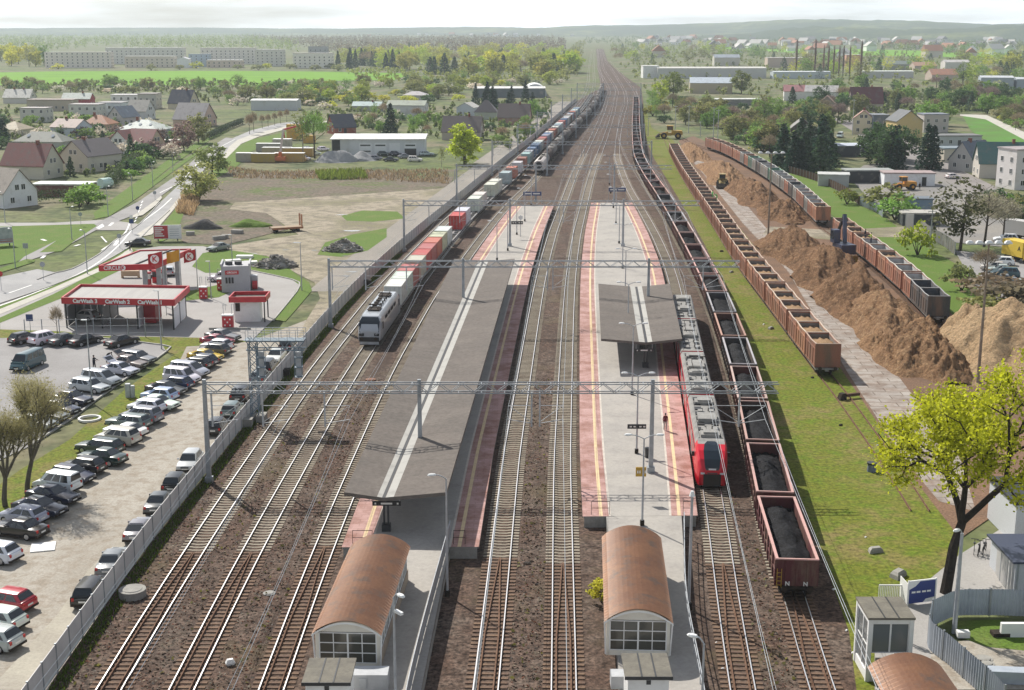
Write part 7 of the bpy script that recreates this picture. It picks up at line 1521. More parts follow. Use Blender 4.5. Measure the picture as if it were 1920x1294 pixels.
# car wash
h = 4.1; q = quad_from(WX(116,559,h), WX(325,563,h), WX(151,534,h)); q[1] = WX(326,563,h); q[2] = WX(354,537,h); t = thing('car_wash', 'open car wash with corrugated roof and red fascia with three bays', 'car wash', (*q[0],0)); c = t.location
flatbox(t, q, h-.45, h-.25, 'roof', M_DECK); parapet(t, q, h-.75, h+.1, .22, M_RSIGN)
ax = Vector((q[1][0]-q[0][0],q[1][1]-q[0][1])); dp = Vector((q[3][0]-q[0][0],q[3][1]-q[0][1])); ang = math.atan2(ax.y,ax.x)
for f, s in ((.21,'CarWash 3'),(.5,'CarWash 2'),(.79,'CarWash 1')): lettering(s, .72, M_WTXT, t, (ax.x*f,ax.y*f-.17,h-.33), (R(90),0,ang), .03)
for f in (.02,.34,.66,.98):
    for g in (.04,.5,.96): p = ax*f+dp*g; b = MB(); b.box(p.x-.09,p.y-.09,0,p.x+.09,p.y+.09,h-.7); part('post', b, M_STEEL, t)
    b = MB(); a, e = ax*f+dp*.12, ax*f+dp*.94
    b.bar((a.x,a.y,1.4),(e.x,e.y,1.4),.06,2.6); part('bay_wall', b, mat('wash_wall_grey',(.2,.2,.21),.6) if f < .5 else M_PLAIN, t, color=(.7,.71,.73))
a, e = ax*.66+dp*.55, ax*.78+dp*.55; b = MB(); b.bar((a.x,a.y,1.3),(e.x,e.y,1.3),2.4,2.4); part('machine_cabin', b, M_RSIGN, t)
for f in (.1,.42,.86):
    p = ax*f+dp*.5; b = MB(); b.bar((p.x,p.y,h-1),(p.x+1.5,p.y+.4,h-.8),.06); b.cyl((p.x,p.y,1.0),(p.x,p.y,h-.8),.04,n=5); part('wash_boom', b, M_LPOLE, t)
a, e = P(122,596,0), P(196,592,0); b = MB(); w = math.dist(a,e); [b.box(k*w/6-.04,-.04,0,k*w/6+.04,.04,2.2) for k in range(7)]; t2 = thing('net_screen', 'grey mesh screen standing in front of the left wash bay', 'screen', (*a,.02), math.atan2(e[1]-a[1],e[0]-a[0])); part('post', b, M_GALV, t2)
for k in range(6): b = MB(); b.box(k*w/6+.05,-.01,.15,(k+1)*w/6-.05,.01,2.1); part('panel', b, M_PANEL, t2)
# service kiosk, grey block
x, y = P(444,545,0); t = thing('kiosk', 'grey block kiosk with red name board and rooftop fans', 'kiosk', (x,y,.02), R(8)); s = 12.7
b = MB(); b.box(-2.1,-1.5,0,2.1,3,4.0); b.box(-2.2,-1.6,4.0,-1.95,3.1,4.35); b.box(1.95,-1.6,4.0,2.2,3.1,4.35); part('wall', b, M_PLAIN, t, color=(.4,.4,.42)); b = MB(); b.box(-1.5,-1.6,2.75,.5,-1.51,3.35); part('name_board', b, M_RSIGN, t)
lettering('CIRCLE K', .36, M_WTXT, t, (-.5,-1.62,3.05), bold=.01)
for xx in (-1,.4): b = MB(); b.cyl((xx,0,4.0),(xx,0,4.5),.55,n=12); part('fan', b, M_STEEL, t)
b = MB(); [b.box(-1.5+i*.45,-1.56,1.4,-1.2+i*.45,-1.51,2.3) for i in range(3)]; part('notice_board', b, M_STEEL, t); b = MB(); b.cyl((2.35,.5,.7),(3.1,.5,.7),.65,n=14); part('red_hose_reel', b, M_RSIGN, t); b = MB(); b.box(2.15,1,0,3.1,2.6,2.0); part('side_cabinet', b, M_PLAIN, t, color=(.42,.43,.45))
x, y = P(470,600,0); t = thing('shelter', 'small white box shelter with red flat rim roof', 'shelter', (x,y,.02), R(4)); b = MB(); b.box(-2.0,-1.3,0,1.5,1.3,2.9); part('wall', b, M_WHITE, t)
q = [(-2.5,-1.9),(2.3,-1.9),(2.5,2.0),(-2.3,2.0)]; b = MB(); b.prism(q,2.9,3.1,0); part('roof', b, M_FELT, t); b = MB()
for i in range(4): a, e = q[i], q[(i+1)%4]; b.bar((*a,3.2),(*e,3.2),.18,.75)
part('fascia', b, M_RSIGN, t)
for p in ((2.1,-1.6),(2.2,1.7)): b = MB(); b.box(p[0]-.08,p[1]-.08,0,p[0]+.08,p[1]+.08,2.9); part('post', b, M_STEEL, t)
b = MB(); b.box(-1.8,-1.38,1.5,-1.2,-1.304,2.6); part('poster', b, M_DARK, t)
def vac(px, py, label, w=1.2):
    x, y = P(px,py,0); t = thing('vacuum_station', label, 'vacuum station', (x,y,.02)); b = MB(); b.box(-w/2,-.4,.1,w/2,.4,1.75); part('cabinet', b, M_RSIGN, t); b = MB(); b.box(-w/2-.06,-.46,1.75,w/2+.06,.46,1.9); part('cap', b, M_WHITE, t)
    b = MB(); [b.box(-w*.3+i*.34,-.412,.4+j*.4,-w*.3+i*.34+.18,-.404,.6+j*.4) for i in range(3) for j in range(3) if (i+j)%2==0]; part('marking', b, M_WTXT, t)
    for sx in (-.4,.4): b = MB(); b.bar((sx*w,0,1.9),(sx*w,0,3.3),.06); b.bar((sx*w,0,3.3),(sx*w+.3,0,3.3),.06); b.bar((sx*w+.3,0,3.3),(sx*w+.3,0,2.4),.05); part('hose_arm', b, M_LPOLE, t)
vac(428,616,'red vacuum station with white marks in front of the white box shelter',1.4); vac(382,561,'red and black vacuum station right of the car wash',1.1); vac(414,545,'orange-red cabinet left of the grey kiosk',.9)
a, e = P(392,618,0), P(470,618,0); b = MB(); b.box(0,-.15,0,e[0]-a[0],.15,.25); solid('kerb_bar', b, M_CONC, 'long low concrete kerb bar in front of the vacuum station', 'kerb', (*a,.02))
# flags
def flag(px, py, pt, fw, fh, col, label, k=False, ypx=None):
    x, y = P(px,py,0); hh = HT(y,pt); t = thing('flag', label, 'flag', (x,y,0)); b = MB(); b.cyl((0,0,0),(0,0,hh),.07,.05,8); part('pole', b, M_LPOLE, t)
    b = MB(); n = 10; A = [(-fw*i/n, .35*math.sin(i*.9)*i/n, hh-.1-.5*i/n) for i in range(n+1)]; B = [(p[0]*.96-.1,p[1]+.05,p[2]-fh) for p in A]; b.strip(A,B); b.strip([(p[0],p[1]+.02,p[2]) for p in B],[(p[0],p[1]+.02,p[2]) for p in A]); part('cloth', b, col, t)
    if k:
        c = Vector((-fw*.52,-.12,hh-.35-fh*.5)); b = MB(); b.cyl(c+Vector((0,.06,0)),c+Vector((0,-.06,0)),min(fw,fh)*.36,n=18); part('emblem', b, M_WTXT, t); lettering('K', min(fw,fh)*.6, M_RSIGN, t, (c.x,c.y-.08,c.z), (R(90),0,0), .03)
flag(310,575,470,2.1,1.75,M_RSIGN,'red flag with white disc, left of the three petrol station flags',True)
flag(341,553,467,2.0,1.7,mat('orange_flag',(.65,.33,.02),.6),'orange flag between the two red ones')
flag(371,545,466,1.9,1.7,M_RSIGN,'red flag with white disc, right of the three petrol station flags',True)
# billboards
def billboard(px, py, wpx, hm, label, ang, cols, z=.9):
    x, y = P(px,py,0); w = wpx/2550*(y*CTc+38*CTs); t = thing('billboard', label, 'billboard', (x,y,0), R(ang)); b = MB(); b.box(-w/2,-.1,z,w/2,.1,z+hm); part('frame', b, M_WHITE, t)
    for (a,e,c) in cols: b = MB(); b.box(-w/2+w*a+.08,-.13,z+.1,-w/2+w*e-.02,-.104,z+hm-.1); part('poster', b, c, t)
    for f in (-.35,.35): b = MB(); b.box(w*f-.1,-.08,0,w*f+.1,.08,z); part('leg', b, M_STEEL, t)
    return t, w
t, w = billboard(315,452,51,2.6,'red and white billboard on the verge at the road',6,[(0,.52,M_RSIGN),(.52,1,M_WHITE)],.4)
b = MB(); [b.box(-w*.46,-.14,.9+i*.38,-w*(.12+.05*(i%3)),-.134,1.1+i*.38) for i in range(5)]; part('marking', b, M_WTXT, t)
b = MB(); [b.box(w*.08,-.14,1.0+i*.4,w*.42,-.134,1.08+i*.4) for i in range(4)]; part('fine_print', b, M_GALV, t)
t, w = billboard(2,462,44,3.0,'grey picture billboard at the left edge on the grass bank',30,[(0,1,mat('poster_grey',(.25,.29,.31),.6,c2=(.45,.47,.48),ns=1.2,obj=True))],.5); b = MB(); b.box(-w*.5,-.14,.75,w*.5,-.134,.95); b.box(-w*.5,-.14,1.2,w*.5,-.134,1.3); part('stripe', b, mat('poster_stripe',(.4,.15,.13),.6), t)
# road lamps, signs
for i,(px,py,pt) in enumerate([(164,514,436),(135,450,407),(29,503,433),(203,405,368),(249,377,348),(287,351,330),(10,418,395),(325,331,312)]):
    x, y = P(px,py,0); lamp('grey road lamp with short arm, %s along the road bend' % ordw(i).replace('nearest','first'), x, y, 0, max(6,HT(y,pt)), (-1,) if i%2 else (1,), R(150), 'road lamps along the road bend', armlen=.5, base=False, m=M_GALV)
for px,py,pt,l in ((173,755,600,'tall thin lamp pole rising beside the dark blue saloon in the paved car park'),(303,655,545,'tall thin lamp pole at the corner of the paved car park'),(566,545,455,'thin lamp pole on the green island of the petrol station'),(396,560,490,'thin dark pole beside the vacuum station'),(436,500,440,'thin pole on the lawn beside the kiosk')):
    x, y = P(px,py,0); hh = HT(y,pt); t = thing('street_lamp', l, 'lamp', (x,y,0)); b = MB(); b.cyl((0,0,0),(0,0,hh),.09,.05,8); part('pole', b, M_GALV, t); b = MB(); b.cbox((-.25,0,hh),(.6,.22,.1)); part('lamp_head', b, M_LAMP, t)
def rsign(px, py, hm, m, label, shape='disc', back=False):
    x, y = P(px,py,0); t = thing('road_sign', label, 'road sign', (x,y,0)); b = MB(); b.cyl((0,0,0),(0,0,hm),.04,n=6); part('post', b, M_GALV, t); b = MB()
    if shape == 'disc': b.cyl((0,-.05,hm),(0,-.08,hm),.42,n=16)
    else: b.box(-.45,-.08,hm-.45,.45,-.05,hm+.45)
    part('plate', b, m, t); return t
rsign(82,526,2.6,M_GALV,'round grey-backed road sign beside the road at the left'); rsign(50,488,2.5,M_GALV,'square grey-backed sign at the side road mouth','sq'); rsign(152,424,2.4,M_GALV,'round grey sign at the tip of the grass median'); t = rsign(248,438,2.4,M_BLUE,'blue arrow sign with white diamond above on the road','sq'); b = MB(); b.box(-.3,-.08,3.0,.3,-.05,3.6); part('diamond_plate', b, M_WHITE, t); rsign(225,466,2.3,M_GALV,'round sign at the petrol station entrance'); rsign(58,628,2.3,M_BLUE,'blue parking sign at the upper edge of the paved car park','sq'); rsign(259,404,1.6,M_BLUE,'blue sign on the near tip of the traffic island'); rsign(291,376,1.8,M_GALV,'round sign on the far tip of the traffic island'); rsign(3,545,2.6,M_RSIGN,'red-topped sign at the left edge of the road')
# thin wire fence between car park and petrol station
a, e = P(48,636,0), P(305,632,0); t = thing('fence', 'thin wire fence posts above the row of cars at the petrol station', 'fence', (*a,0)); n = 8; dx, dy = e[0]-a[0], e[1]-a[1]
for i in range(n+1): b = MB(); f = i/n; b.box(dx*f-.05,dy*f-.05,0,dx*f+.05,dy*f+.05,2.6); part('post', b, M_GALV, t)
b = MB(); [b.bar((0,0,z),(dx,dy,z),.03) for z in (.6,1.6,2.5)]; part('wire', b, M_GALV, t)
x, y = P(108,628,0); tree('bare',108,628,4.5,'brown','small bare tree by the wire fence left of the car wash',None,None,.6) if 'tree' in globals() else None
# small things on the lawn
b = MB(); r0, r1 = 1.15, .95; b.loft([[(r*math.cos(a),r*math.sin(a),z) for r,z in ((r0,0),(r0,.2),(r1,.2),(r1,0))] for a in np.linspace(0,2*math.pi,33)], caps=False); x, y = P(168,787,0); solid('flower_bed_ring', b, M_WHITE, 'white concrete ring lying on the lawn', 'ring', (x,y,.02))
x, y = P(245,745,0); t = thing('utility_cabinet', 'pair of light grey cabinets on the lawn strip', 'cabinet', (x,y,.02)); b = MB(); b.box(-.5,-.2,0,0,.25,1.5); part('cabinet_box', b, M_LPOLE, t); b = MB(); b.box(.08,-.2,0,.45,.2,1.3); part('cabinet_box', b, M_LPOLE, t)
x, y = P(81,1027,0); b = MB(); b.box(-.9,-.9,0,.9,.9,.08); solid('concrete_slab', b, M_WHITE, 'pale square slab in the dirt near the old black saloon', 'slab', (x,y,.02), R(15))
x, y = P(235,645-0,0)
# rubble heaps, trailer, slabs
def rubble(px, py, wpx, label, seed, n=90, hm=2.2):
    x, y = P(px,py,0); w = wpx/2550*(y*CTc+38*CTs); r = random.Random(seed); t = thing('rubble_heap', label, 'rubble heap', (x,y,0)); core = MB()
    N = 16; core.loft([[(k*w*.47*math.cos(a)*(1+.12*math.sin(3*a)),k*w*.33*math.sin(a),z) for a in np.linspace(0,2*math.pi,N+1)[:-1]] for k,z in ((1,0),(.75,hm*.35),(.4,hm*.6),(.1,hm*.72))]); part('core', core, M_CONC, t)
    b = MB()
    for i in range(n):
        a = r.random()*6.28; k = r.random()**.6; p = Vector((k*w*.46*math.cos(a),k*w*.33*math.sin(a),(1-k)*hm*.85+.1)); m = Matrix.Translation(p) @ Matrix.Rotation(r.random()*6.28,4,'Z') @ Matrix.Rotation(r.uniform(-.9,.9),4,'X'); q = MB(); q.cbox((0,0,0),(r.uniform(.6,1.5),r.uniform(.4,1.0),.14)); q.xf(m); b.add(q.v, q.f)
    o = part('slab_rubble', b, mat('broken_asphalt',(.2,.185,.165),.95,c2=(.3,.285,.26),ns=.6,obj=True), t); o['kind'] = 'stuff'; return t
rubble(645,470,78,'grey heap of broken slabs on green grass beside the dirt lane',1,150,2.3); rubble(517,500,85,'grey heap of broken asphalt slabs beside the petrol station loop',2,140,2.2)
for i,(px,py,dx,dy,l) in enumerate([(437,492,2.6,1.3,'pale flat stone slab on the lawn left of the broken slab heap'),(459,484,2.8,1.4,'pale flat stone slab behind the other on the lawn'),(470,495,2.2,1.2,'pale flat stone slab next to the asphalt heap'),(357,441,1.6,.9,'brown and white slab left of the dark earth heap'),(405,450,1.2,.8,'grey block left of the dirt road, first of three'),(416,449,1.2,.8,'grey block left of the dirt road, middle of three'),(422,447,1.2,.8,'grey block left of the dirt road, right of three'),(445,438,2.2,1.0,'grey stone pile below the green mound')]): x, y = P(px,py,0); b = MB(); b.box(-dx/2,-dy/2,0,dx/2,dy/2,.45 if i < 3 else .7); solid('stone_slab', b, M_CONC if i > 2 else M_WHITE, l, 'slab', (x,y,.03), random.uniform(-.3,.5))
def mound(name, label, px, py, wpx, dm, hm, m, seed, cat='heap', ang=0, rough=.12, n=40):
    x, y = P(px,py,0); w = wpx/2550*(y*CTc+38*CTs); r = np.random.default_rng(seed); X, Y = np.meshgrid(np.linspace(-1,1,n),np.linspace(-1,1,n),indexing='ij'); R_ = np.sqrt(X**2+Y**2); ph = r.random(6)*6
    Z = np.clip(1-R_**1.6*(1+.18*np.sin(3*np.arctan2(Y,X)+ph[0])),0,1)*hm*(1+.15*np.sin(X*5+ph[1])+.12*np.sin(Y*6+ph[2]))+r.normal(0,rough*.3,X.shape)*(R_<.9); Z[R_>.98] = -.1
    b = MB(); b.add([(X[i,j]*w/2,Y[i,j]*dm/2,Z[i,j]) for i in range(n) for j in range(n)],[(i*n+j,(i+1)*n+j,(i+1)*n+j+1,i*n+j+1) for i in range(n-1) for j in range(n-1)]); return solid(name, b, m, label, cat, (x,y,0), R(ang), smooth=True)
mound('earth_heap','dark grey earth heap behind the red billboard',382,428,78,5,1.7,mat('dark_earth',(.055,.055,.06),.95,c2=(.1,.09,.08),ns=.8,obj=True,fine=(4,.3)),3)
mound('grass_mound','low green overgrown mound behind the dirt road',470,424,85,5,1.3,G_LAWN,4)
mound('gravel_heap','tall grey gravel heap in front of the workshop',630,302,84,12,3.4,mat('grey_gravel',(.25,.255,.26),.95,c2=(.32,.32,.32),ns=.4,obj=True,fine=(4,.15)),5)
mound('gravel_heap','lower grey gravel heap right of the tall one',680,300,60,9,2.2,mat('grey_gravel',(.2,.2,.2),.95),6)
x, y = P(537,434,0); t = thing('low_loader_trailer', 'rusty orange low-loader trailer with two raised ramps', 'trailer', (x,y,.02), R(24)); M_OR = mat('rusty_orange',(.4,.16,.06),.75,c2=(.22,.1,.06),ns=1.5,obj=True); b = MB(); b.box(-3,-1.1,.65,3,1.1,.95); part('deck', b, mat('trailer_planks',(.36,.28,.2),.9), t); b = MB(); [b.box(-3.1,s*1.15-.08,.55,3.1,s*1.15+.08,.92) for s in (-1,1)]; part('side_beam', b, M_OR, t)
for s in (-.75,.75): b = MB(); b.box(2.85,s-.32,.9,3.0,s+.32,3.3); part('ramp', b, M_OR, t)
for xx in (-2.2,1.2,2.1):
    for s in (-1,1): b = MB(); b.cyl((xx,s*.95-.12,.36),(xx,s*.95+.12,.36),.36,n=12); part('wheel', b, M_RUBBER, t)
# skips, containers and crane in the scrap yard
SK = [(500,262+0,0)]
for i,(px,py,dx,dy,c,l) in enumerate([(463,303,6,2.4,(.4,.36,.3),'beige container with pale roof, lower left of the scrap yard'),(495,304,7,2.4,(.4,.28,.05),'ochre container with pale roof in the front row of the yard'),(543,303,9,2.6,(.5,.3,.07),'long orange container in the front row of the scrap yard'),(520,292,9,2.5,(.42,.36,.22),'long container with white roof behind the front row'),(560,293,9,2.5,(.5,.3,.06),'orange container right in the middle row'),(505,284,8,2.5,(.4,.38,.34),'pale container in the rear row of the scrap yard'),(530,275,6,3,(.5,.46,.38),'cream container shed under the orange boxes'),(580,268,4,2.6,(.6,.34,.05),'single orange skip left of the birches')]):
    x, y = P(px,py,0); t = thing('yard_container', l, 'container', (x,y,.02), R(-4)); b = MB(); b.box(-dx/2,-dy/2,0,dx/2,dy/2,2.5); part('box', b, M_CONT, t, color=c); b = MB(); b.box(-dx/2-.05,-dy/2-.05,2.5,dx/2+.05,dy/2+.05,2.6); part('roof', b, M_WHITE if i != 7 else M_YEL, t)
x, y = P(555,262,0); t = thing('stacked_containers', 'tall stack of orange yellow containers at the far side of the scrap yard', 'container', (x,y,.02), R(-6)); 
for k in range(2): b = MB(); b.box(-3,-1.3,.3+k*2.6,3,1.3,2.75+k*2.6); part('box', b, M_CONT, t, color=(.62,.36,.04))
x, y = P(526,304,0); t = thing('crane_lorry', 'orange-red loading crane with raised pale boom in the scrap yard', 'crane', (x,y,.02)); b = MB(); b.box(-1.6,-1.2,.5,1.6,1.2,1.6); b.cyl((0,0,1.6),(0,0,3),.5,n=10); part('base', b, mat('crane_orange',(.6,.17,.06),.5), t); b = MB(); b.bar((0,0,2.8),(1.0,1.5,9.5),.55); part('boom', b, mat('boom_pale',(.62,.5,.45),.5), t); b = MB(); b.bar((1.0,1.5,9.4),(4.5,3.0,10.2),.45); b.bar((1,1.5,9.3),(1.2,1.5,6.8),.3); part('jib', b, M_RED, t)
x, y = P(515,275,0)
for px,py,c,l in ((720,290,(.1,.17,.26),'blue cabin in front of the second workshop gate'),(747,290,(.5,.1,.04),'orange-red machine heap before the workshop')): 
    x, y = P(px,py,0); b = MB(); b.loft([[(k*-1.5,-1.1,z),(k*1.5,-1.1,z),(k*1.5,1.1,z),(k*-1.5,1.1,z)] for k,z in ((1,0),(1.05,1.8),(.9,2.4 if 'cabin' in l else 1.9))]); solid('yard_cabin', b, M_PLAIN, l, 'cabin' if 'cabin' in l else 'machine', (x,y,0), color=c)
for i,(px,py,w) in enumerate([(658,433,3.5),(556,455,1.6),(640,403,2.2),(660,510,1.8),(650,518,1.6),(590,470,1.2),(645,480,1.0),(535,469,1)]): x, y = P(px,py,0); b = MB(); n = 10; b.poly([(w*(.5+.2*math.sin(i+k*2.1))*math.cos(6.28*k/n),w*.5*(.5+.2*math.sin(i*2+k*1.7))*math.sin(6.28*k/n),0) for k in range(n)]); o = link('puddle', b.mesh('puddle', MATS.get('puddle') or mat('puddle', (.3,.3,.29), .04)), None, (x,y,.046)); o['kind'] = 'structure'
# ------------------------------------------------------------------ wood chip heaps between the sidings
def chipmat(name, a, b_, c_):
    m, nt, bs = newmat(name); n1 = noise(nt, .35, 6, .7); r1 = ramp(nt, n1.outputs[0], .38, .64); n2 = noise(nt, 3.2, 4, .85); r2 = ramp(nt, n2.outputs[0], .3, .7, (.55,.55,.55), (1.5,1.45,1.35))
    c = mixc(nt, r1.outputs[0], a, b_); n3 = noise(nt, 1.3, 5, .75); r3 = ramp(nt, n3.outputs[0], .5, .72); c = mixc(nt, r3.outputs[0], c, c_); c = mixc(nt, 1.0, c, r2.outputs[0], 'MULTIPLY'); nt.links.new(c, bs.inputs['Base Color']); bs.inputs['Roughness'].default_value = .95; bs.inputs['Specular IOR Level'].default_value = .15
    n4 = noise(nt, 1.6, 8, .75); bump(nt, bs, n4.outputs[0], .9, 1.0); MATS[name] = m; return m
M_HEAPD = chipmat('dark_chip_heap', (.3,.175,.1), (.15,.088,.052), (.46,.3,.18)); M_HEAPM = chipmat('brown_chip_heap', (.4,.245,.14), (.24,.145,.085), (.54,.37,.225)); M_HEAPP = chipmat('pale_chip_heap', (.58,.42,.26), (.5,.345,.21), (.63,.47,.3))
def heap(label, px, py, w, d, h, m, seed, peaks=4, rough=.35):
    x, y = P(px,py,0); r = np.random.default_rng(seed); n, k = 64, 90; X, Y = np.meshgrid(np.linspace(-1,1,n),np.linspace(-1,1,k),indexing='ij'); A = np.arctan2(Y,X); R_ = (np.abs(X)**2.6+np.abs(Y)**3.2)**(1/2.8); ph = r.random(9)*6.28
    edge = 1+.1*np.sin(3*A+ph[0])+.08*np.sin(5*A+ph[1])+.05*np.sin(9*A+ph[2]); base = np.clip(1-(R_/edge/.93)**1.35,0,1)
    Z = base*h*(.92+.16*np.sin(Y*peaks*1.6+ph[3])+.12*np.sin(X*4+Y*5+ph[4])+.07*np.sin(Y*13+X*7+ph[5])+.05*np.sin(X*15-Y*9+ph[6]))
    g = r.normal(0,1,Z.shape); g = (g+np.roll(g,1,0)+np.roll(g,1,1)+np.roll(g,-1,0)+np.roll(g,-1,1))/2.2; Z += g*rough*.45*np.clip(base*3,0,1); Z[base<=0] = -.15
    b = MB(); b.add([(X[i,j]*w/2,Y[i,j]*d/2,Z[i,j]) for i in range(n) for j in range(k)],[(i*k+j,(i+1)*k+j,(i+1)*k+j+1,i*k+j+1) for i in range(n-1) for j in range(k-1)]); return solid('woodchip_heap', b, m, label, 'woodchip heap', (x,y,.03), R(-3), smooth=True)
for a in [('farthest low brown chip heap beside the yellow loader',1298,288,9,62,3.0,M_HEAPM,1,6),('second brown chip heap along the far curved wagons',1352,328,11,62,3.6,M_HEAPM,2,6),('third brown chip heap ending at the yard crossing',1412,368,11.5,48,3.8,M_HEAPD,3,5),('short dark chip heap end before the yard crossing',1470,405,11,26,3.3,M_HEAPD,4,3),
  ('dark chip heap just behind the yard crossing',1487,470,12.5,40,4.0,M_HEAPD,5,4),('dark brown chip heap below the blue grab machine',1548,514,12.5,38,4.6,M_HEAPD,6,4),('broad dark chip heap with torn top in the middle of the row',1606,566,12.5,34,4.7,M_HEAPD,7,3),('brown chip heap facing the last black container',1668,618,12,30,4.5,M_HEAPM,8,3),('nearest reddish brown chip heap beside the pale one',1728,674,12.5,24,4.9,M_HEAPM,9,2,.6),
  ('huge pale tan chip heap at the right edge',1905,688,20,25,7.4,M_HEAPP,10,2,.25),('smaller pale tan chip heap shoulder left of the huge one',1822,668,9,15,5.6,M_HEAPP,11,2,.2)]: heap(*a)
# ------------------------------------------------------------------ machines
def loader(px, py, ang, body, label, k=1.0):
    x, y = P(px,py,0); t = thing('wheel_loader', label, 'wheel loader', (x,y,.04), R(ang), None, k)
    b = MB(); b.loft([[(xx,s*w,z) for s,w,z in ((-1,1.0,.9),(-1,1.1,z1),(1,1.1,z1),(1,1.0,.9))] for xx,z1 in ((-3.4,1.7),(-3.2,2.1),(-.6,2.2),(-.5,1.5))]); b.box(-.5,-.7,.8,1.8,.7,1.5); part('body', b, body, t)
    b = MB(); b.box(-.9,-.75,2.2,.7,.75,3.3); b.box(-1.0,-.85,3.3,.8,.85,3.42); part('cab', b, body, t)
    b = MB(); b.box(-.92,-.7,2.3,.72,.7,3.2); b.box(-.8,-.765,2.3,.6,.765,3.2); part('cab_window', b, M_GLASS, t)
    for xx in (-2.2,1.5):
        for s in (-1,1): b = MB(); b.cyl((xx,s*1.15-.28,.8),(xx,s*1.15+.28,.8),.8,n=16); w = part('wheel', b, M_RUBBER, t); b = MB(); b.cyl((xx,s*1.15-.3,.8),(xx,s*1.15+.3,.8),.38,n=12); part('rim', b, body, w)
    b = MB(); [b.bar((.4,s*.6,1.7),(2.6,s*.6,1.1),.28) for s in (-1,1)]; part('lift_arm', b, body, t)
    b = MB(); b.loft([[(2.5,s,.35),(3.7,s,.25),(3.75,s,.35),(2.75,s,1.3),(2.6,s,1.3)] for s in (-1.4,1.4)]); part('bucket', b, M_DARK, t); return t
loader(1255,260,176,M_YEL,'yellow wheel loader at the far end of the chip yard',1.35); loader(1354,352,-100,mat('dirty_yellow',(.45,.34,.12),.6,c2=(.25,.2,.1),ns=1.5,obj=True),'dusty yellow wheel loader on the slab road beside the heaps',1.0); loader(1692,356,190,mat('loader_orange',(.6,.27,.03),.5),'orange wheel loader in the works yard',.95)
x, y = P(1578,492,0); t = thing('grab_machine', 'dark blue material handler with raised cab and grab feeding the chip wagons', 'excavator', (x,y,.04), R(100)); M_NB = mat('dark_blue_machine',(.03,.045,.11),.4,c2=(.06,.06,.07),ns=2,obj=True)
b = MB(); b.box(-2.2,-1.2,.7,2.2,1.2,1.2); b.cyl((0,0,1.2),(0,0,1.7),.8,n=12); part('undercarriage', b, M_YEL, t)
for xx in (-1.6,1.6):
    for s in (-1,1): b = MB(); b.cyl((xx,s*1.1-.25,.55),(xx,s*1.1+.25,.55),.55,n=14); part('wheel', b, M_RUBBER, t)
b = MB(); b.box(-2.6,-1.3,1.7,1.2,1.3,3.3); part('engine_house', b, M_NB, t); b = MB(); b.box(.2,.4,3.3,1.8,1.5,5.5); part('cab', b, M_NB, t); b = MB(); b.box(.3,.38,3.9,1.82,1.52,5.3); part('cab_window', b, M_BGLASS, t); b = MB(); b.bar((.2,-.5,3.0),(1.2,-.6,8.0),.55); part('boom', b, M_NB, t); b = MB(); b.bar((1.2,-.6,7.9),(3.6,-.6,4.6),.4); part('stick', b, M_DARK, t); b = MB(); [b.bar((3.6,-.6,4.5),(3.6+dx,-.6+dy,3.6),.16) for dx,dy in ((.5,0),(-.5,0),(0,.5),(0,-.5))]; part('grab', b, M_DARK, t)
b = MB(); b.loft([[(-.9,s,0),(.7,s,0),(.9,s,1.1),(-.7,s,1.3)] for s in (-1.2,1.2)]); x, y = P(1592,492,0); solid('spare_bucket', b, M_YEL, 'yellow bucket lying beside the blue grab machine', 'bucket', (x,y,.04), R(30))
# ------------------------------------------------------------------ tall floodlight masts, poles
def flood(px, py, pt, label, heads=5, m=None):
    x, y = P(px,py,0); h = HT(y,pt); t = thing('floodlight_mast', label, 'floodlight mast', (x,y,0)); b = MB(); b.cyl((0,0,0),(0,0,h),.2,.1,8); part('pole', b, m or mat('rusty_pole',(.32,.27,.22),.8,c2=(.2,.14,.1),ns=1.2,obj=True), t); b = MB(); b.bar((-2.2,0,h),(2.2,0,h),.12); part('crossbar', b, M_GALV, t)
    for i in range(heads): xx = -2.1+4.2*i/(heads-1); b = MB(); b.loft([[(xx-.38*k,-.25*k,h+z),(xx+.38*k,-.25*k,h+z),(xx+.38*k,.25*k,h+z),(xx-.38*k,.25*k,h+z)] for k,z in ((1,.05),(1,.2),(.5,.4))]); part('floodlight', b, M_LAMP, t)
flood(1833,722,458,'tall rusty floodlight mast in front of the pale chip heap',5); flood(1440,446,288,'tall floodlight mast at the end of the slab road by the crossing',4)
for px,py,pt,l in ((1598,254,186,'tall white pole beside the cream house'),(1521,222,186,'thin grey pole behind the dark timber house'),(1266,246,198,'thin pole beside the start of the sidings'),(1291,250,198,'second thin pole at the start of the sidings'),(1337,266,200,'tall thin pole behind the far curved wagons'),(1345,280,205,'thin pole in the far chip heaps'),(1313,256,227,'low pole before the far curved wagons'),(1215,255,220,'thin pole beside the coal train in the distance'),(1744,462,392,'dark lamp pole inside the broad olive tree')):
    x, y = P(px,py,0); h = max(5,HT(y,pt)); b = MB(); b.cyl((0,0,0),(0,0,h),.14,.08,8); t = solid('pole', b, M_LPOLE, l, 'pole', (x,y,0)); b = MB(); b.cbox((0,0,h-.4),(1.6,.12,.12)); part('crossarm', b, M_LPOLE, t)
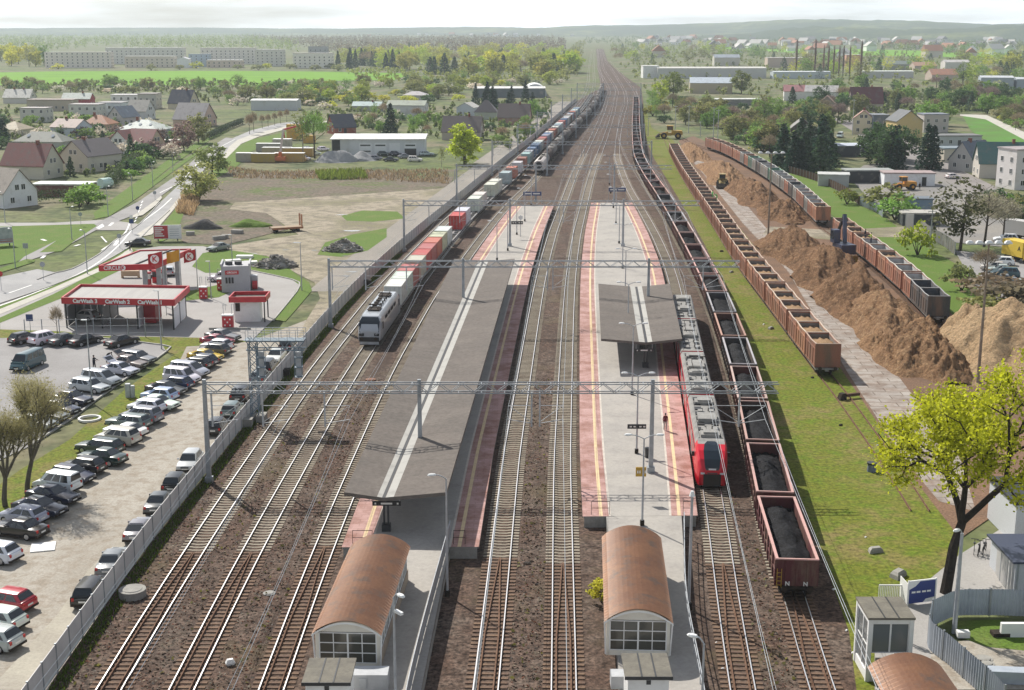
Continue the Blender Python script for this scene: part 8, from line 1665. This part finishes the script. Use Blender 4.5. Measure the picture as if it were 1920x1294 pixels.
# ------------------------------------------------------------------ fences, walls and banner at the lower right
M_CORR = mat('corrugated_fence_sheet', (.47,.52,.58), .5, .2, c2=(.38,.42,.48), ns=.8, obj=True)
def corr_fence(label, pts, h, name='fence', m=None, rib=.25):
    p = Path([P(*q) for q in pts], .5, 0); c = p.at(0); t = thing(name, label, 'fence', (c[0],c[1],0)); n = max(1,int(p.L/2.2)); st = p.L/n
    for i in range(n):
        b = MB(); k = max(2,int(st/rib)*2); A = []; 
        for j in range(k+1): q = p.off(i*st+st*j/k*.985, .03 if j%2 else -.03); A.append((q[0]-c[0],q[1]-c[1]))
        b.strip([(a[0],a[1],.05) for a in A],[(a[0],a[1],h) for a in A]); b.strip([(a[0]+.01,a[1]+.02,h) for a in A],[(a[0]+.01,a[1]+.02,.05) for a in A]); part('panel', b, m or M_CORR, t)
    for i in range(n+1): q = p.at(i*st)-c; b = MB(); b.box(q[0]-.05,q[1]-.05,0,q[0]+.05,q[1]+.05,h+.08); part('post', b, M_GALV, t)
    return t
corr_fence('pale blue corrugated fence behind the white lamp post', [(1746,1176),(1768,1166),(1793,1156),(1830,1155),(1871,1155),(1925,1157)], 1.95)
corr_fence('pale blue corrugated fence running to the bottom right', [(1745,1178),(1741,1216),(1775,1245),(1815,1281),(1850,1312),(1880,1345)], 2.0)
corr_fence('light grey panel fence beside the bicycles', [(1863,1066),(1872,1085),(1886,1105),(1905,1112)], 2.3, m=M_FENCE)
corr_fence('rusty brown board fence along the works yard', [(1478,324),(1530,340),(1580,362),(1612,385)], 1.9, m=mat('brown_boards',(.2,.12,.085),.9,c2=(.13,.09,.07),ns=1,obj=True))
corr_fence('grey sheet fence between the meadow and the works yard', [(1612,385),(1640,396),(1655,408)], 2.0)
corr_fence('weathered grey wall along the right side of the meadow', [(1726,433),(1745,448),(1770,462),(1790,478)], 2.2, m=M_CONC)
corr_fence('short pale fence panel beside the dark pebble-roofed hut', [(1697,428),(1712,430)], 3.0, m=M_FENCE)
b0, b1 = P(1701,1136,0), P(1752,1130,0); t = thing('banner', 'dark blue banner with white corners and a white line of text on a fence', 'banner', (*b0,0), math.atan2(b1[1]-b0[1],b1[0]-b0[0])); w = math.dist(b0,b1)
b = MB(); b.box(0,-.03,.15,w,.03,1.75); part('cloth', b, mat('banner_blue',(.025,.045,.2),.5), t); b = MB(); b.add([(0,-.036,1.75),(0,-.036,1.15),(w*.25,-.036,1.4),(w*.42,-.036,1.75)],[(0,1,2,3)]); b.add([(w,-.036,.15),(w,-.036,.5),(w*.65,-.036,.4),(w*.55,-.036,.15)],[(0,1,2,3)]); part('white_corner', b, M_WHITE, t); b = MB(); [b.box(w*a,-.04,.9,w*(a+.14),-.034,1.03) for a in (.12,.3,.5,.68)]; part('lettering', b, M_WTXT, t); b = MB(); [b.box(a*w-.05,-.05,0,a*w+.05,.05,1.85) for a in (0,1)]; b.box(0,-.05,1.75,w,.05,1.83); part('frame', b, M_WHITE, t)
b0, b1 = P(1686,1122,0), P(1700,1138,0); b = MB(); n = 7; dx, dy = b1[0]-b0[0], b1[1]-b0[1]; b.bar((0,0,.95),(dx,dy,.95),.04,1.5); solid('side_fence', b, M_WHITE, 'white side panel joined to the left end of the blue banner', 'fence', (*b0,0))
b0, b1 = P(1647,1126,0), P(1699,1127,0); t = thing('railing', 'white bar railing behind the glazed lift tower', 'railing', (*b0,0)); w = b1[0]-b0[0]; b = MB(); [b.bar((w*i/16,0,.1),(w*i/16,0,1.15),.05) for i in range(17)]; part('bar', b, M_WHITE, t); b = MB(); b.bar((0,0,1.15),(w,0,1.15),.08); b.bar((0,0,.12),(w,0,.12),.06); part('handrail', b, M_WHITE, t)
x, y = P(1900,1160,0); t = thing('low_wall', 'white concrete wall blocks on the building plot', 'wall', (x,y,0)); b = MB(); b.box(-1.9,-3,0,.2,-2.7,1.0); part('wall', b, M_WHITE, t); b = MB(); b.box(.2,-3.1,0,2.8,-2.6,2.2); part('tall_block', b, M_CONC, t)
x, y = P(1958,1112,0); t = thing('bike_shed', 'grey shed with dark blue flat roof at the right edge', 'shed', (x,y,0)); b = MB(); b.box(-2.2,0,0,3,5,2.3); part('wall', b, M_PLAIN, t, color=(.5,.52,.55)); b = MB(); b.box(-2.5,-.3,2.3,3,5.2,2.45); part('roof', b, mat('blue_black_roof',(.045,.055,.09),.5), t)
x, y = P(1922,1022,0); t = thing('grey_building', 'light grey building corner behind the big yellow-green tree', 'building', (x,y,0)); b = MB(); b.box(-.9,0,0,8,6,3.3); part('wall', b, M_PLAIN, t, color=(.52,.54,.56)); b = MB(); b.box(-1.1,-.2,3.3,8,6.2,3.5); part('roof', b, M_STEEL, t); add_win(t,.3,-.04,1.0,0,.9,1.4)
sheet('plot_grass', [(1795,1165),(1875,1163),(1900,1185),(1960,1200),(1960,1225),(1850,1214),(1800,1196),(1785,1180)], .045, G_LAWN)
lid('round concrete manhole cover on the building plot', 1845, 1236, .55); lid('second pale round cover beside the building plot manhole', 1850, 1245, .5)
for px,py,d_,l,m in ((1870,1278,(3.6,.8,.8),'long blue-grey concrete beam at the bottom right corner',M_CORR),(1805,1195,(.8,.5,.4),'white broken block in the plot grass',M_WHITE),(1890,1192,(2.2,.7,.25),'dark boards lying before the white wall',M_DARK)): x, y = P(px,py,0); b = MB(); b.box(-d_[0]/2,-d_[1]/2,0,d_[0]/2,d_[1]/2,d_[2]); solid('building_block', b, m, l, 'block', (x,y,.05), random.uniform(-.2,.2))
# things lying on the grass strip
x, y = P(1592,748,0); t = thing('buffer_stop', 'dark rusty track stop beam lying across the grassy siding', 'track stop', (x,y,.03), R(22)); b = MB(); b.box(-1.2,-.16,.25,1.3,.16,.55); part('beam', b, mat('dark_rust',(.09,.05,.035),.9), t); b = MB(); b.loft([[(-1.4,-.3,0),(-.5,-.3,0),(-.6,-.3,.7),(-1.1,-.3,.7)],[(-1.4,.3,0),(-.5,.3,0),(-.6,.3,.7),(-1.1,.3,.7)]]); part('block', b, M_DARK, t)
x, y = P(1634,884,0); t = thing('drain_shaft', 'dark round shaft with bluish lid standing in the grass strip', 'shaft', (x,y,0)); b = MB(); b.cyl((0,0,0),(0,0,.7),.42,.36,14); part('ring', b, mat('blue_grey_metal',(.15,.18,.25),.5), t); b = MB(); b.cyl((0,0,.7),(0,0,.85),.44,n=14); part('lid', b, M_STEEL, t)
for px,py,s,m,l in ((1576,798,.5,M_DARK,'small dark stump in the grass strip'),(1523,709,.5,M_DARK,'dark post stub near the end of the chip wagons'),(1353,472,.8,M_DARK,'dark block in the grass beside the fifth coal wagon'),(1371,511,.9,M_CONC,'pale stone on the grass strip near the second portal'),(1445,617,1.0,M_CONC,'pale slab stone on the grass strip beside the chip wagons'),(1432,609,.4,M_WHITE,'white stone on the grass strip'),(1645,835,.25,M_WHITE,'white scrap on the grass left of the slab road'),(1641,1035,1.3,M_CONC,'flat grey stone on the grass near the coal train end'),(1683,1081,1.6,M_CONC,'long flat stone before the blue banner'),(1623,1008,.25,M_WHITE,'white scrap on the grass by the last coal wagon'),(1563,1106,.3,M_WHITE,'white litter beside the coal track'),(1587,1183,.25,M_WHITE,'white litter at the shadow edge of the coal track'),(1600,1225,.3,M_WHITE,'white litter below the coal train'),(1355,1255,.25,M_WHITE,'white litter between the right rails'),(1343,1206,.2,M_WHITE,'white scrap beside the right guard rails')):
    x, y = P(px,py,0); b = MB(); b.loft([[(-s*k,-s*.5*k,z*s),(s*.8*k,-s*.55*k,z*s),(s*k,s*.4*k,z*s),(-s*.7*k,s*.5*k,z*s)] for k,z in ((.5,0),(.45,.18),(.3,.3))]); solid('stone' if s > .45 else 'litter', b, m, l, 'stone' if s > .45 else 'litter', (x,y,.02), random.random())
# ------------------------------------------------------------------ camera, sky, sun, air
cam = bpy.data.cameras.new('camera'); cam.sensor_width = 36; cam.lens = 36*CF/1920; cam.clip_end = 60000; cam.clip_start = .5
co = bpy.data.objects.new('camera', cam); COL.objects.link(co); co.location = (0,0,CH); co.rotation_euler = (R(90)-CT, 0, 0); SC.camera = co
SUN_AZ, SUN_EL = R(-34), R(43)       # from straight ahead, to the left
sd = Vector((math.sin(SUN_AZ)*math.cos(SUN_EL), math.cos(SUN_AZ)*math.cos(SUN_EL), math.sin(SUN_EL)))
sl = bpy.data.lights.new('sun', 'SUN'); sl.energy = 5.0; sl.angle = R(.55); sl.color = (1,.95,.87)
so = bpy.data.objects.new('sun', sl); COL.objects.link(so); so.rotation_euler = sd.to_track_quat('Z','Y').to_euler()
W = bpy.data.worlds.new('World'); SC.world = W; W.use_nodes = True
nt = W.node_tree; nt.nodes.clear()
wo = nt.nodes.new('ShaderNodeOutputWorld'); bg = nt.nodes.new('ShaderNodeBackground'); sky = nt.nodes.new('ShaderNodeTexSky')
sky.sky_type = 'NISHITA'; sky.sun_disc = False; sky.sun_elevation = SUN_EL; sky.sun_rotation = SUN_AZ
sky.air_density = 1.0; sky.dust_density = 1.6; sky.ozone_density = 1.0; sky.altitude = 100
tc = nt.nodes.new('ShaderNodeTexCoord'); mp = nt.nodes.new('ShaderNodeMapping'); mp.inputs['Scale'].default_value = (3,3,26)
nz = nt.nodes.new('ShaderNodeTexNoise'); nz.inputs['Scale'].default_value = 1.6; nz.inputs['Detail'].default_value = 6
nt.links.new(tc.outputs['Generated'], mp.inputs[0]); nt.links.new(mp.outputs[0], nz.inputs['Vector'])
rp = ramp(nt, nz.outputs[0], .3, .62)                       # thin white cloud, thick towards the horizon
sx = nt.nodes.new('ShaderNodeSeparateXYZ'); nt.links.new(tc.outputs['Generated'], sx.inputs[0])
hz = ramp(nt, sx.outputs[2], .02, .3, (1,1,1), (.22,.22,.22))
fc = mixc(nt, 1.0, rp.outputs[0], hz.outputs[0], 'MULTIPLY')
cl = mixc(nt, fc, sky.outputs[0], (25,25.6,26.4))
nt.links.new(cl, bg.inputs[0]); bg.inputs[1].default_value = .06
nt.links.new(bg.outputs[0], wo.inputs[0])
HAZE = 1.05e-4
if HAZE:
    hm = bpy.data.materials.new('hazy_air'); hm.use_nodes = True; n2 = hm.node_tree; n2.nodes.clear()
    ho = n2.nodes.new('ShaderNodeOutputMaterial'); hv = n2.nodes.new('ShaderNodeVolumePrincipled')
    hv.inputs['Color'].default_value = (.8,.9,1,1); hv.inputs['Density'].default_value = HAZE; hv.inputs['Anisotropy'].default_value = .2
    n2.links.new(hv.outputs[0], ho.inputs['Volume'])
    hb = MB(); hb.box(-4200,-60,-2,4200,9300,175)
    solid('haze', hb, hm, 'thin pale blue haze of the air over the whole valley', 'haze', kind='stuff')
SC.render.engine = 'CYCLES'; SC.cycles.use_denoising = True
SC.cycles.max_bounces = 6; SC.cycles.diffuse_bounces = 3; SC.cycles.glossy_bounces = 2; SC.cycles.transparent_max_bounces = 6; SC.cycles.volume_bounces = 1; SC.cycles.transmission_bounces = 3
SC.cycles.caustics_reflective = False; SC.cycles.caustics_refractive = False
vs = SC.view_settings; vs.view_transform = 'Standard'; vs.look = 'None'; vs.gamma = 1; vs.use_curve_mapping = False; vs.exposure = 0.25
